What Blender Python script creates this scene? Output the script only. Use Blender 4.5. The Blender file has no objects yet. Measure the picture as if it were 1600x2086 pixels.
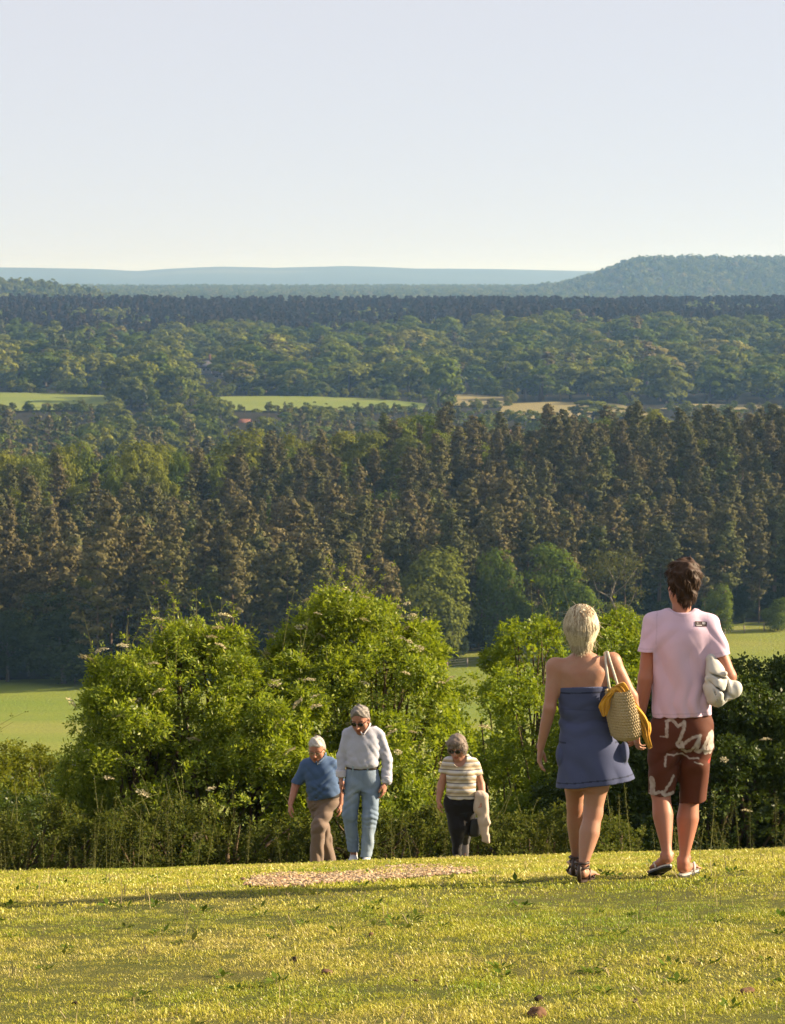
import bpy, math, random
import numpy as np
from math import radians, sin, cos, pi
SC = bpy.context.scene
COL = SC.collection
RNG = np.random.default_rng(7)

# ------------------------------------------------------------------ camera, sky, sun, exposure
F = 6953.0; PW, PH = 1600.0, 2086.0; HOR = 590.0
TH = math.atan((PH/2-HOR)/F)
cam_d = bpy.data.cameras.new('camera'); cam = bpy.data.objects.new('camera', cam_d); COL.objects.link(cam)
cam_d.sensor_fit = 'VERTICAL'; cam_d.sensor_height = 36.0; cam_d.lens = F*36.0/PH
cam_d.clip_start = 0.5; cam_d.clip_end = 60000
cam_d.dof.use_dof = True; cam_d.dof.focus_distance = 20.5; cam_d.dof.aperture_fstop = 18.0
cam.location = (0, 0, 0); cam.rotation_euler = (pi/2-TH, 0, 0)
SC.camera = cam

SUN_EL = radians(24.0)
SUN_AZ = radians(81.0)          # measured clockwise from the viewing direction (+Y): to the right, a little behind
world = bpy.data.worlds.new('World'); SC.world = world; world.use_nodes = True
wn = world.node_tree; bg = wn.nodes['Background']
sky = wn.nodes.new('ShaderNodeTexSky'); sky.sky_type = 'NISHITA'; sky.sun_disc = False
sky.sun_elevation = SUN_EL; sky.sun_rotation = SUN_AZ
sky.air_density = 0.6; sky.dust_density = 0.3; sky.ozone_density = 3.0; sky.altitude = 1500
veil = wn.nodes.new('ShaderNodeMix'); veil.data_type = 'RGBA'; veil.inputs[0].default_value = 0.82   # thin even veil over the whole sky
veil.inputs[7].default_value = (4.45, 4.3, 4.38, 1)
wn.links.new(sky.outputs[0], veil.inputs[6]); wn.links.new(veil.outputs[2], bg.inputs[0]); bg.inputs[1].default_value = 0.0595
sd = bpy.data.lights.new('sun', 'SUN'); sd.energy = 5.0; sd.angle = radians(0.53); sd.color = (1.0, 0.81, 0.55)
sun = bpy.data.objects.new('sun', sd); COL.objects.link(sun)
sun.location = (60, 0, 60)
sun.rotation_euler = (pi/2-SUN_EL, 0, pi-SUN_AZ)   # light travels away from the sun's azimuth
SC.view_settings.view_transform = 'Standard'; SC.view_settings.look = 'None'
SC.view_settings.exposure = 1.6; SC.view_settings.gamma = 1.0; SC.view_settings.use_curve_mapping = False
cy = SC.cycles
cy.use_denoising = True
try:
    cy.denoiser = 'OPENIMAGEDENOISE'; cy.denoising_input_passes = 'RGB_ALBEDO_NORMAL'; cy.denoising_prefilter = 'ACCURATE'
except Exception: pass
cy.max_bounces = 6; cy.diffuse_bounces = 3; cy.glossy_bounces = 2; cy.transmission_bounces = 4
cy.volume_bounces = 1; cy.transparent_max_bounces = 4
cy.sample_clamp_indirect = 4.0; cy.use_adaptive_sampling = True; cy.adaptive_threshold = 0.015

# ------------------------------------------------------------------ helpers
def at(px, py, Y):
    """point of the world at distance Y (metres ahead) that the photograph shows at pixel px, py"""
    u = (px-PW/2)/F; v = (PH/2-py)/F
    d = (u, cos(TH)+v*sin(TH), -sin(TH)+v*cos(TH))
    s = Y/d[1]
    return (d[0]*s, Y, d[2]*s)

def pchip(xs, ys):
    xs = np.array(xs, float); ys = np.array(ys, float)
    h = np.diff(xs); dl = np.diff(ys)/h; m = np.zeros_like(ys)
    m[0] = dl[0]; m[-1] = dl[-1]
    for i in range(1, len(xs)-1):
        if dl[i-1]*dl[i] <= 0: m[i] = 0
        else:
            w1 = 2*h[i]+h[i-1]; w2 = h[i]+2*h[i-1]
            m[i] = (w1+w2)/(w1/dl[i-1]+w2/dl[i])
    def f(x):
        x = np.asarray(x, float); xc = np.clip(x, xs[0], xs[-1])
        i = np.clip(np.searchsorted(xs, xc)-1, 0, len(xs)-2)
        t = (xc-xs[i])/h[i]
        return ((1+2*t)*(1-t)**2*ys[i]+t*(1-t)**2*h[i]*m[i]+t*t*(3-2*t)*ys[i+1]+t*t*(t-1)*h[i]*m[i+1])
    return f

def sstep(a, b, x):
    t = np.clip((np.asarray(x, float)-a)/(b-a), 0, 1); return t*t*(3-2*t)

class Noise:
    def __init__(s, seed):
        s.g = np.random.default_rng(seed).random((64, 64))
    def __call__(s, x, y):
        x = np.asarray(x, float); y = np.asarray(y, float)
        xi = np.floor(x).astype(int); yi = np.floor(y).astype(int); fx = x-xi; fy = y-yi
        fx = fx*fx*(3-2*fx); fy = fy*fy*(3-2*fy)
        g = s.g; a = g[xi % 64, yi % 64]; b = g[(xi+1) % 64, yi % 64]; c = g[xi % 64, (yi+1) % 64]; d = g[(xi+1) % 64, (yi+1) % 64]
        return (a*(1-fx)+b*fx)*(1-fy)+(c*(1-fx)+d*fx)*fy*1.0
N1, N2 = Noise(1), Noise(2)
def fbm(n, x, y):
    return n(x, y)*.55+n(x*2.1+7, y*2.1+3)*.28+n(x*4.3+1, y*4.3+9)*.17

def mesh_obj(name, verts, faces, mats, parent=None, smooth=False, mat_idx=None):
    me = bpy.data.meshes.new(name)
    verts = np.asarray(verts, np.float32)
    if isinstance(faces, np.ndarray):
        n = faces.shape[1]
        me.vertices.add(len(verts)); me.vertices.foreach_set('co', verts.ravel())
        me.loops.add(faces.size); me.loops.foreach_set('vertex_index', faces.astype(np.int32).ravel())
        me.polygons.add(len(faces)); me.polygons.foreach_set('loop_start', np.arange(0, faces.size, n, dtype=np.int32))
        me.polygons.foreach_set('loop_total', np.full(len(faces), n, np.int32))
        me.update(calc_edges=True)
    else:
        me.from_pydata([tuple(v) for v in verts.tolist()], [], faces); me.update()
    for m in (mats if isinstance(mats, (list, tuple)) else [mats]): me.materials.append(m)
    if mat_idx is not None: me.polygons.foreach_set('material_index', np.asarray(mat_idx, np.int32))
    if smooth: me.polygons.foreach_set('use_smooth', np.ones(len(me.polygons), bool))
    o = bpy.data.objects.new(name, me); COL.objects.link(o)
    if parent is not None: o.parent = parent
    return o

def tag(o, label=None, cat=None, group=None, kind=None):
    if label: o['label'] = label
    if cat: o['category'] = cat
    if group: o['group'] = group
    if kind: o['kind'] = kind
    return o
def empty(name, loc, rz=0.0, sc=1.0):
    o = bpy.data.objects.new(name, None); COL.objects.link(o); o.location = loc; o.rotation_euler = (0, 0, rz)
    o.scale = (sc, sc, sc); o.empty_display_size = 0.3
    return o

class NT:
    """small helper for procedural materials"""
    def __init__(s, name):
        s.m = bpy.data.materials.new(name); s.m.use_nodes = True; s.t = s.m.node_tree; s.t.nodes.clear()
        s.out = s.t.nodes.new('ShaderNodeOutputMaterial')
    def n(s, typ, ins=None, **kw):
        nd = s.t.nodes.new(typ)
        for k, v in kw.items(): setattr(nd, k, v)
        for k, v in (ins or {}).items():
            if isinstance(v, bpy.types.NodeSocket): s.t.links.new(v, nd.inputs[k])
            else: nd.inputs[k].default_value = v
        return nd
    def ramp(s, fac, stops):
        r = s.t.nodes.new('ShaderNodeValToRGB'); s.t.links.new(fac, r.inputs[0])
        el = r.color_ramp.elements
        while len(el) < len(stops): el.new(0.5)
        for e, (p, c) in zip(el, stops): e.position = p; e.color = (*c, 1) if len(c) == 3 else c
        return r.outputs[0]
    def mix(s, fac, a, b, mode='MIX'):
        nd = s.t.nodes.new('ShaderNodeMix'); nd.data_type = 'RGBA'; nd.blend_type = mode
        for k, v in ((0, fac), (6, a), (7, b)):
            if isinstance(v, bpy.types.NodeSocket): s.t.links.new(v, nd.inputs[k])
            elif k == 0: nd.inputs[0].default_value = v
            else: nd.inputs[k].default_value = (*v, 1)
        return nd.outputs[2]
    def noise(s, scale, detail=3, vec=None, rough=.55):
        nd = s.n('ShaderNodeTexNoise', {'Scale': scale, 'Detail': detail, 'Roughness': rough})
        if vec is not None: s.t.links.new(vec, nd.inputs['Vector'])
        return nd.outputs[0]
    def pos(s): return s.n('ShaderNodeNewGeometry').outputs['Position']
    def objco(s): return s.n('ShaderNodeTexCoord').outputs['Object']
    def end(s, shader):
        s.t.links.new(shader, s.out.inputs[0]); return s.m

KF, KC = .66, .74      # the exposure is set for a deep, clear contrast; base colours stay at their real, darker values
def cloth_mat(name, col, var=.12, scale=60, rough=.85, bump=.25, bscale=400, sheen=.15):
    col = tuple(x*KC for x in col); k = NT(name); co = k.objco()
    n1 = k.noise(scale*.12, 3, co); n2 = k.noise(scale, 4, co)
    c = k.mix(n1, tuple(x*(1-var) for x in col), tuple(min(1, x*(1+var)) for x in col))
    c = k.mix(k.n('ShaderNodeMath', {0: n2, 1: .35}, operation='MULTIPLY').outputs[0], c, tuple(x*.8 for x in col))
    b = k.n('ShaderNodeBump', {'Strength': bump, 'Distance': .002, 'Height': k.noise(bscale, 2, co)})
    p = k.n('ShaderNodeBsdfPrincipled', {'Base Color': c, 'Roughness': rough, 'Normal': b.outputs[0]})
    p.inputs['Sheen Weight'].default_value = sheen; p.inputs['Specular IOR Level'].default_value = .2
    return k.end(p.outputs[0])

def plain_mat(name, col, rough=.6, spec=.4, var=.1, scale=12, metallic=0):
    col = tuple(x*KC for x in col); k = NT(name); n1 = k.noise(scale, 4, k.objco())
    c = k.mix(n1, tuple(x*(1-var) for x in col), tuple(min(1, x*(1+var)) for x in col))
    p = k.n('ShaderNodeBsdfPrincipled', {'Base Color': c, 'Roughness': rough, 'Metallic': metallic})
    p.inputs['Specular IOR Level'].default_value = spec
    return k.end(p.outputs[0])

def leaf_mat(name, stops, trans=.3, tcol=None, gloss=.0, jitter=.22, objvar=True, nscale=None):
    """foliage: hue by plant (object random), by leaf (random per island) and by patch"""
    stops = [(p, tuple(x*KF for x in c)) for p, c in stops]; tcol = tuple(x*KF for x in (tcol or (0.22, 0.26, 0.03)))
    k = NT(name)
    oi = k.n('ShaderNodeObjectInfo').outputs['Random']
    geo = k.n('ShaderNodeNewGeometry')
    isl = geo.outputs['Random Per Island']
    c = k.ramp(oi if objvar else isl, stops)
    h = k.n('ShaderNodeHueSaturation', {'Color': c})
    a = k.n('ShaderNodeMapRange', {0: isl, 3: 1-jitter, 4: 1+jitter}); k.t.links.new(a.outputs[0], h.inputs['Value'])
    c = h.outputs[0]
    if nscale:
        nn = k.noise(nscale, 2, k.objco()); c = k.mix(nn, c, k.mix(.55, c, tuple(x*.55 for x in stops[0][1])))
    d = k.n('ShaderNodeBsdfDiffuse', {'Color': c})
    tc = k.mix(.5, c, tcol)
    t = k.n('ShaderNodeBsdfTranslucent', {'Color': tc})
    s = k.n('ShaderNodeMixShader', {0: trans, 1: d.outputs[0], 2: t.outputs[0]}).outputs[0]
    if gloss:
        g = k.n('ShaderNodeBsdfGlossy', {'Color': (1, 1, 1, 1), 'Roughness': .42})
        s = k.n('ShaderNodeMixShader', {0: gloss, 1: s, 2: g.outputs[0]}).outputs[0]
    return k.end(s)

_gn = [0]
def scatter(name, pts, rotz, scl, idx, protos, tilt=None, parent=None):
    """one object made of many instances of the prototype meshes (for what nobody could count)"""
    _gn[0] += 1
    c = bpy.data.collections.new('proto_%02d' % _gn[0])
    for p in protos:
        c.objects.link(p)
    order = {p.name: i for i, p in enumerate(sorted(protos, key=lambda o: o.name))}
    remap = np.array([order[p.name] for p in protos])
    me = bpy.data.meshes.new(name); pts = np.asarray(pts, np.float32); n = len(pts)
    me.vertices.add(n); me.vertices.foreach_set('co', pts.ravel())
    rot = np.zeros((n, 3), np.float32); rot[:, 2] = rotz
    if tilt is not None: rot[:, :2] = tilt
    a = me.attributes.new('rot', 'FLOAT_VECTOR', 'POINT'); a.data.foreach_set('vector', rot.ravel())
    s3 = np.asarray(scl, np.float32)
    if s3.ndim == 1: s3 = np.repeat(s3[:, None], 3, 1)
    a = me.attributes.new('scl', 'FLOAT_VECTOR', 'POINT'); a.data.foreach_set('vector', s3.ravel())
    a = me.attributes.new('idx', 'INT', 'POINT'); a.data.foreach_set('value', remap[np.asarray(idx, int)].astype(np.int32))
    o = bpy.data.objects.new(name, me); COL.objects.link(o)
    g = bpy.data.node_groups.new('scatter_%02d' % _gn[0], 'GeometryNodeTree')
    g.interface.new_socket('Geometry', in_out='INPUT', socket_type='NodeSocketGeometry')
    g.interface.new_socket('Geometry', in_out='OUTPUT', socket_type='NodeSocketGeometry')
    N = g.nodes; L = g.links
    gi = N.new('NodeGroupInput'); go = N.new('NodeGroupOutput'); mp = N.new('GeometryNodeMeshToPoints')
    iop = N.new('GeometryNodeInstanceOnPoints'); ci = N.new('GeometryNodeCollectionInfo')
    ci.inputs[0].default_value = c; ci.inputs[1].default_value = True; ci.inputs[2].default_value = True
    def attr(nm, ty):
        x = N.new('GeometryNodeInputNamedAttribute'); x.data_type = ty; x.inputs[0].default_value = nm; return x.outputs[0]
    L.new(gi.outputs[0], mp.inputs[0]); L.new(mp.outputs[0], iop.inputs['Points'])
    L.new(ci.outputs[0], iop.inputs['Instance']); iop.inputs['Pick Instance'].default_value = True
    L.new(attr('idx', 'INT'), iop.inputs['Instance Index']); L.new(attr('scl', 'FLOAT_VECTOR'), iop.inputs['Scale'])
    e2r = N.new('FunctionNodeEulerToRotation'); L.new(attr('rot', 'FLOAT_VECTOR'), e2r.inputs[0]); L.new(e2r.outputs[0], iop.inputs['Rotation'])
    L.new(iop.outputs[0], go.inputs[0])
    md = o.modifiers.new('scatter', 'NODES'); md.node_group = g
    o['kind'] = 'stuff'
    return o
def unlink(o):
    for c in list(o.users_collection): c.objects.unlink(o)
    return o
# ------------------------------------------------------------------ ground
ZC = pchip([-60, -20, 0, 8, 13.2, 16.5, 19.6, 22, 25, 30, 33, 37, 41, 50, 70, 100, 160, 230, 300, 430, 480, 540, 640, 700, 800, 950, 1200,
            1330, 1450, 1800, 2000, 2350, 2620, 2900, 3300, 4200, 6500, 9000, 12000, 16200],
           [1.0, -.6, -1.6, -2.34, -2.86, -3.13, -3.452, -3.82, -4.30, -5.12, -5.595, -6.247, -7.06, -9.5, -15.2, -22.5, -33.5, -38.5, -42.5, -51, -52, -49, -40.5, -43, -56, -63, -62,
            -48.2, -45.5, -43, -40, -29, -23.5, -35, -40, -30, -9, -6, -2, 0])
FARX = np.array([-1500, 0, 200, 280, 350, 450, 560, 700, 760, 850, 1000, 1100, 1200, 1400, 3200.])
FARY = np.array([548, 545, 548, 552, 547, 543, 546, 542, 543, 547, 548, 550, 552, 548, 545.])
RHX = np.array([-2000, 820, 900, 1000, 1080, 1150, 1220, 1290, 1400, 1600, 1900, 2600.])
RHY = np.array([640, 625, 606, 590, 581, 572, 552, 523, 521, 522, 530, 575.])
def ground_z(x, y):
    x = np.asarray(x, float); y = np.asarray(y, float)
    z = ZC(y)
    lat = .031*(1-sstep(60, 220, y))
    z = z+np.clip(x, -40, 40)*lat
    z = z-.00035*np.clip(np.abs(x)-9, 0, 60)**2*(1-sstep(80, 200, y))
    # spur with the near pine wood: higher to the right
    z = z+np.where(x < 0, 6.5, 4.0)*np.clip(x/70., -1.3, 2.2)*sstep(520, 640, y)*(1-sstep(700, 900, y))
    z = z+(fbm(N2, x/38.+11, y/55.+4)-.5)*9*sstep(500, 560, y)*(1-sstep(720, 850, y))
    z = z+np.clip(x/60., -1.5, 1.5)*1.0*sstep(300, 430, y)*(1-sstep(480, 560, y))
    # gentle relief of the middle distance
    z = z+(fbm(N1, x/160+3, y/160)-.5)*5*sstep(800, 1000, y)*(1-sstep(1250, 1330, y))
    z = z+(fbm(N1, x/300+3, y/300)-.5)*7*sstep(1800, 2050, y)*(1-sstep(2900, 3300, y))
    pxl = 800+x/np.maximum(y, 1)*F
    z = z+(3.5+7*sstep(650, 1000, pxl))*sstep(1480, 1900, y)*(1-sstep(2000, 2700, y))
    # far: wooded hill to the right, low hill to the left, a blue range behind
    px = 800+x/np.maximum(y, 1)*F
    zr = (590-np.interp(px, RHX, RHY))/F*5600-17
    z = np.maximum(z, -60+(zr+60)*np.exp(-((y-5600)/np.where(y < 5600, 900., 1500.))**2))
    zl = (590-np.interp(px, [-800, 0, 100, 180, 240, 330], [546, 567, 576, 588, 606, 640]))/F*3600-14
    z = np.maximum(z, -60+(zl+60)*np.exp(-((y-3600)/420.)**2))
    zf = (590-np.interp(px, FARX, FARY))/F*14000
    z = np.maximum(z, -60+(zf+60)*np.exp(-((y-14000)/2300.)**2))
    z = z+(fbm(N2, x/500., y/500.)-.5)*14*sstep(8000, 11000, y)*(1-sstep(13000, 14200, y))
    # small bumps on the near lawn
    z = z+(fbm(N2, x*.9, y*.9)-.5)*.05*(1-sstep(20, 30, y))
    return z
def gz(x, y): return float(ground_z(x, y))

def lawn_material():
    k = NT('lawn soil and thatch'); p = k.pos()
    c = k.ramp(k.noise(1.1, 4, p), [(.3, (.07, .085, .014)), (.5, (.10, .105, .02)), (.7, (.14, .12, .035))])
    c = k.mix(k.noise(38, 3, p), c, (.055, .06, .014))
    b = k.n('ShaderNodeBump', {'Strength': .6, 'Distance': .02, 'Height': k.noise(60, 4, p)})
    return k.end(k.n('ShaderNodeBsdfPrincipled', {'Base Color': c, 'Roughness': .95, 'Normal': b.outputs[0], 'Specular IOR Level': .1}).outputs[0])
def meadow_material(name, stops, sc=.02, fine=.6, stretch=.25):
    stops = [(q, tuple(v*.74 for v in c_)) for q, c_ in stops]; k = NT(name); p = k.pos()
    mp = k.n('ShaderNodeMapping', {0: p, 'Scale': (stretch, 1, 1)})
    c = k.ramp(k.noise(sc, 4, mp.outputs[0]), stops)
    c = k.mix(k.n('ShaderNodeMath', {0: k.noise(fine, 3, mp.outputs[0]), 1: .6}, operation='MULTIPLY').outputs[0], c, tuple(v*.6 for v in stops[0][1]))
    b = k.n('ShaderNodeBump', {'Strength': .5, 'Distance': .4, 'Height': k.noise(fine*2, 3, p)})
    return k.end(k.n('ShaderNodeBsdfPrincipled', {'Base Color': c, 'Roughness': .95, 'Normal': b.outputs[0], 'Specular IOR Level': .1}).outputs[0])
M_LAWN = lawn_material()
M_MEADOW = meadow_material('valley meadow grass', [(.3, (.19, .26, .035)), (.55, (.26, .29, .05)), (.75, (.33, .31, .08))], .05, 1.2)
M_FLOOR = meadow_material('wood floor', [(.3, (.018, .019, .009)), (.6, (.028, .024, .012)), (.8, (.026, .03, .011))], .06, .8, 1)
M_FAR = meadow_material('far wooded country', [(.35, (.03, .045, .018)), (.6, (.05, .066, .026)), (.72, (.16, .16, .08))], .0016, .012, .35)

yr = np.concatenate([np.arange(-30, 10, 2.), np.arange(10, 60, .5), np.arange(60, 200, 4.), np.arange(200, 700, 7.), np.arange(700, 3300, 25.), np.geomspace(3300, 16200, 90)])
uc = np.linspace(-1, 1, 221); uc = np.sign(uc)*np.abs(uc)**1.5
Yg, Ug = np.meshgrid(yr, uc, indexing='ij'); Xg = Ug*(55+.28*np.maximum(Yg, 0))
V = np.stack([Xg, Yg, ground_z(Xg, Yg)], -1).reshape(-1, 3)
nc = len(uc); ii = (np.arange(len(yr)-1)[:, None]*nc+np.arange(nc-1)[None, :]).ravel()
Fq = np.stack([ii, ii+1, ii+nc+1, ii+nc], 1)
fy = V[Fq].mean(1)
edge = lambda x: np.interp(x, [-70, -44, -39, -10, 4, 10, 55], [452, 452, 439, 441, 462, 476, 508])
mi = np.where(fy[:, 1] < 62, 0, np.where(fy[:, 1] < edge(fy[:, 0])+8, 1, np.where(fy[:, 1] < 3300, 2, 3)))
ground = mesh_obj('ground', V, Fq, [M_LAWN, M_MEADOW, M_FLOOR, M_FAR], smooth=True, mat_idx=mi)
tag(ground, 'grassy hillside falling to a wooded valley and far blue hills', None, kind='structure')

def field(name, outline, mat, label, lift=.4, n=26):
    """a sheet of grassland in the outline (pixel, distance) laid on the terrain"""
    pts = []
    for px, Y in outline: pts.append(((px-800)/F*Y, Y))
    P = np.array(pts); rows = []
    y0, y1 = P[:, 1].min(), P[:, 1].max()
    for y in np.linspace(y0+.01, y1-.01, n):
        xs = []
        for a, b in zip(P, np.roll(P, -1, 0)):
            if (a[1]-y)*(b[1]-y) < 0: xs.append(a[0]+(b[0]-a[0])*(y-a[1])/(b[1]-a[1]))
        if len(xs) >= 2:
            xs = np.linspace(min(xs), max(xs), n); rows.append(np.stack([xs, np.full(n, y), ground_z(xs, np.full(n, y))+lift], 1))
    R = np.array(rows); m = len(R); q = (np.arange(m-1)[:, None]*n+np.arange(n-1)[None, :]).ravel()
    o = mesh_obj(name, R.reshape(-1, 3), np.stack([q, q+1, q+n+1, q+n], 1), mat, smooth=True)
    return tag(o, label, kind='structure')
M_F1 = meadow_material('mown field', [(.3, (.17, .235, .045)), (.6, (.22, .26, .06)), (.8, (.26, .27, .08))], .02, .3)
M_F2 = meadow_material('dry pasture', [(.3, (.25, .22, .09)), (.6, (.32, .26, .12)), (.8, (.26, .25, .09))], .02, .3)
field('field', [(430, 1345), (700, 1330), (860, 1335), (870, 1385), (760, 1430), (600, 1452), (440, 1446)], M_F1, 'bright green field between the woods in the middle distance')
field('field', [(900, 1375), (1030, 1365), (1030, 1440), (960, 1470), (890, 1465)], M_F2, 'small sloping pasture below the pale poplars')
field('field', [(1010, 1310), (1180, 1305), (1330, 1320), (1260, 1385), (1130, 1400), (1030, 1385)], M_F2, 'dry pale pasture in front of the dark oak')
field('field', [(1340, 1350), (1620, 1345), (1620, 1372), (1400, 1385)], M_F2, 'thin strip of dry pasture at the right')
field('field', [(-150, 1330), (200, 1350), (240, 1450), (120, 1480), (-150, 1500)], M_F1, 'green field at the left edge of the middle distance')
M_STRAW = meadow_material('pale stubble', [(.3, (.42, .36, .25)), (.6, (.48, .41, .3)), (.8, (.4, .35, .22))], .01, .1)
field('field', [(868, 4180), (945, 4180), (942, 4420), (880, 4400)], M_STRAW, 'pale stubble field beyond the dark pine ridge', lift=10)
field('field', [(320, 9100), (360, 9100), (355, 9900), (325, 9900)], M_STRAW, 'pale field on the far plain at left', lift=14)
field('field', [(368, 9000), (412, 9000), (405, 9700), (372, 9700)], M_STRAW, 'pale field on the far plain right of another', lift=14)
M_TRACK = meadow_material('pale chalk track', [(.3, (.38, .34, .25)), (.6, (.46, .4, .3)), (.8, (.4, .36, .27))], .2, 2)
# ------------------------------------------------------------------ trees
M_PINE = leaf_mat('pine needles', [(0, (.112, .118, .048)), (.4, (.14, .128, .058)), (.75, (.175, .145, .068)), (1, (.115, .14, .046))], .12, (.1, .1, .03), jitter=.3)
M_PINEFAR = leaf_mat('dark ridge pine needles', [(0, (.040, .036, .022)), (.5, (.052, .042, .026)), (.85, (.066, .048, .03)), (1, (.045, .055, .022))], .1, (.08, .07, .03), jitter=.3)
M_SPRUCE = leaf_mat('light spruce needles', [(0, (.14, .20, .03)), (1, (.2, .23, .04))], .3, jitter=.3)
M_BROAD = leaf_mat('broadleaf foliage', [(0, (.095, .145, .022)), (.35, (.135, .185, .027)), (.6, (.20, .22, .034)), (.8, (.15, .18, .045)), (.93, (.27, .28, .04)), (1, (.24, .21, .075))], .32, jitter=.3)
M_BRIGHT = leaf_mat('fresh yellow green foliage', [(0, (.18, .21, .028)), (.5, (.23, .24, .036)), (1, (.17, .22, .04))], .36, jitter=.3)
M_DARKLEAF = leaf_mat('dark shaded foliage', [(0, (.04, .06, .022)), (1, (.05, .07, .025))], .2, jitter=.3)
M_POPLAR = leaf_mat('silvery poplar foliage', [(0, (.11, .135, .075)), (1, (.14, .155, .09))], .25, jitter=.25)
M_BARK = plain_mat('pine bark', (.17, .115, .085), .9, .1, .4, 3)
M_BARK2 = plain_mat('grey bark', (.12, .1, .08), .9, .1, .4, 3)
M_BIRCH = plain_mat('pale birch bark', (.24, .2, .16), .85, .1, .35, 2)

def quads(C, Nrm, ln, wd, rng, bend=0.0, T=None):
    """leaf shaped faces: centres C, facing Nrm, length and width per leaf"""
    n = len(C); Nrm = Nrm/np.maximum(np.linalg.norm(Nrm, axis=1, keepdims=True), 1e-6)
    if T is None: T = rng.normal(size=(n, 3))
    T = T-(T*Nrm).sum(1, keepdims=True)*Nrm; T /= np.maximum(np.linalg.norm(T, axis=1, keepdims=True), 1e-6)
    B = np.cross(Nrm, T); ln = np.broadcast_to(np.asarray(ln, float), (n,))[:, None]; wd = np.broadcast_to(np.asarray(wd, float), (n,))[:, None]
    V = np.stack([C-T*ln*.5, C-B*wd*.5+Nrm*wd*bend, C+T*ln*.5, C+B*wd*.5+Nrm*wd*bend], 1).reshape(-1, 3)
    return V, np.arange(4*n).reshape(n, 4)
def rdir(n, rng):
    d = rng.normal(size=(n, 3)); return d/np.linalg.norm(d, axis=1, keepdims=True)
def tube(path, radii, seg=6, cap=True):
    path = np.asarray(path, float); radii = np.asarray(radii, float); n = len(path)
    T = np.gradient(path, axis=0); T /= np.maximum(np.linalg.norm(T, axis=1, keepdims=True), 1e-9)
    ref = np.array([0, 0, 1.]) if abs(T[0, 2]) < .8 else np.array([1., 0, 0])
    V = []; a = np.linspace(0, 2*pi, seg, endpoint=False); u = ref-(ref@T[0])*T[0]; u /= np.linalg.norm(u)
    for i in range(n):
        u = u-(u@T[i])*T[i]; u /= max(np.linalg.norm(u), 1e-9); w = np.cross(T[i], u)
        V.append(path[i]+radii[i]*(np.cos(a)[:, None]*u+np.sin(a)[:, None]*w))
    V = np.concatenate(V); i = np.arange(n-1)[:, None]*seg; j = np.arange(seg)[None, :]; k = (j+1) % seg
    Fc = np.stack([i+j, i+k, i+seg+k, i+seg+j], -1).reshape(-1, 4)
    if cap:
        V = np.concatenate([V, path[:1], path[-1:]]); c0, c1 = n*seg, n*seg+1; jj = np.arange(seg); kk = (jj+1) % seg
        e = (n-1)*seg
        Fc = np.concatenate([Fc, np.stack([kk, jj, np.full(seg, c0), np.full(seg, c0)], 1), np.stack([e+jj, e+kk, np.full(seg, c1), np.full(seg, c1)], 1)])
    return V, Fc
class MB:
    """collects pieces (quads) into one mesh; degenerate quads become triangles"""
    def __init__(s): s.V = []; s.F = []; s.n = 0; s.mi = []
    def add(s, VF, mi=0):
        V, Fc = VF; V = np.asarray(V, float); s.V.append(V); s.F.append(np.asarray(Fc)+s.n); s.n += len(V); s.mi.append(np.full(len(Fc), mi)); return s
    def arrays(s): return np.concatenate(s.V), np.concatenate(s.F), np.concatenate(s.mi)
    def build(s, name, mats, parent=None, smooth=False):
        V, Fc, mi = s.arrays()
        if (Fc[:, 2] == Fc[:, 3]).any():
            fl = [tuple(f[:3]) if f[2] == f[3] else tuple(f) for f in Fc.tolist()]
            return mesh_obj(name, V, fl, mats, parent, smooth, mi)
        return mesh_obj(name, V, Fc, mats, parent, smooth, mi)

def wob_trunk(H, r0, rng, wob=.02, n=7, r1=.15):
    t = np.linspace(0, 1, n); p = np.stack([np.cumsum(rng.normal(0, wob*H/n, n)), np.cumsum(rng.normal(0, wob*H/n, n)), t*H-.4], 1)
    p[0, :2] = 0
    return p, r0*(1-(1-r1)*t**.9)

def crown_broad(H, R, seed, n_leaf, leaf, z0=.18, lobes=9, shape=(1, 1), spread=.27, narrow=False, up=.35):
    rng = np.random.default_rng(seed)
    cz, rz = H*(z0+1)/2, H*(1-z0)/2
    L = []
    for i in range(lobes):
        d = rdir(1, rng)[0]; d[2] = d[2]*.9+.1; f = rng.uniform(.35, .72)
        rr = rng.uniform(.34, .52)*min(R, rz)*(1.0 if i else 1.35)
        if i == 0: c = np.array([0, 0, cz])
        else: c = np.array([d[0]*R*f, d[1]*R*f, cz+d[2]*rz*f*1.12])
        L.append((c, rr))
    nc = max(30, n_leaf//48); per = n_leaf//nc
    C = []; D = []
    while len(C) < nc:
        c, rr = L[rng.integers(len(L))]; d = rdir(1, rng)[0]
        if d[2] < -.6: continue
        p = c+d*rr*rng.uniform(.7, 1.08)*np.array([1, 1, 1.05])
        if any(np.linalg.norm(p-c2) < r2*.66 for c2, r2 in L): continue
        C.append(p); D.append(d)
    C = np.repeat(np.array(C), per, 0); D = np.repeat(np.array(D), per, 0); n = len(C)
    rc = spread*min(R, rz*1.1)*np.repeat(rng.uniform(.65, 1.35, nc), per)[:, None]
    dd = rdir(n, rng); dd[:, 2] = np.abs(dd[:, 2])*rng.choice([1, 1, 1, -.5], n)
    dd = dd+D*.45; dd /= np.linalg.norm(dd, axis=1, keepdims=True)
    P = C+dd*rc*rng.uniform(.7, 1.15, (n, 1))*np.array([1, 1, .75])
    Nn = dd*.8+D*.3+rdir(n, rng)*.5+np.array([0, 0, up*.4])
    return quads(P, Nn, leaf*rng.uniform(.7, 1.35, n), leaf*rng.uniform(.6, 1.0, n), rng, .12)

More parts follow.
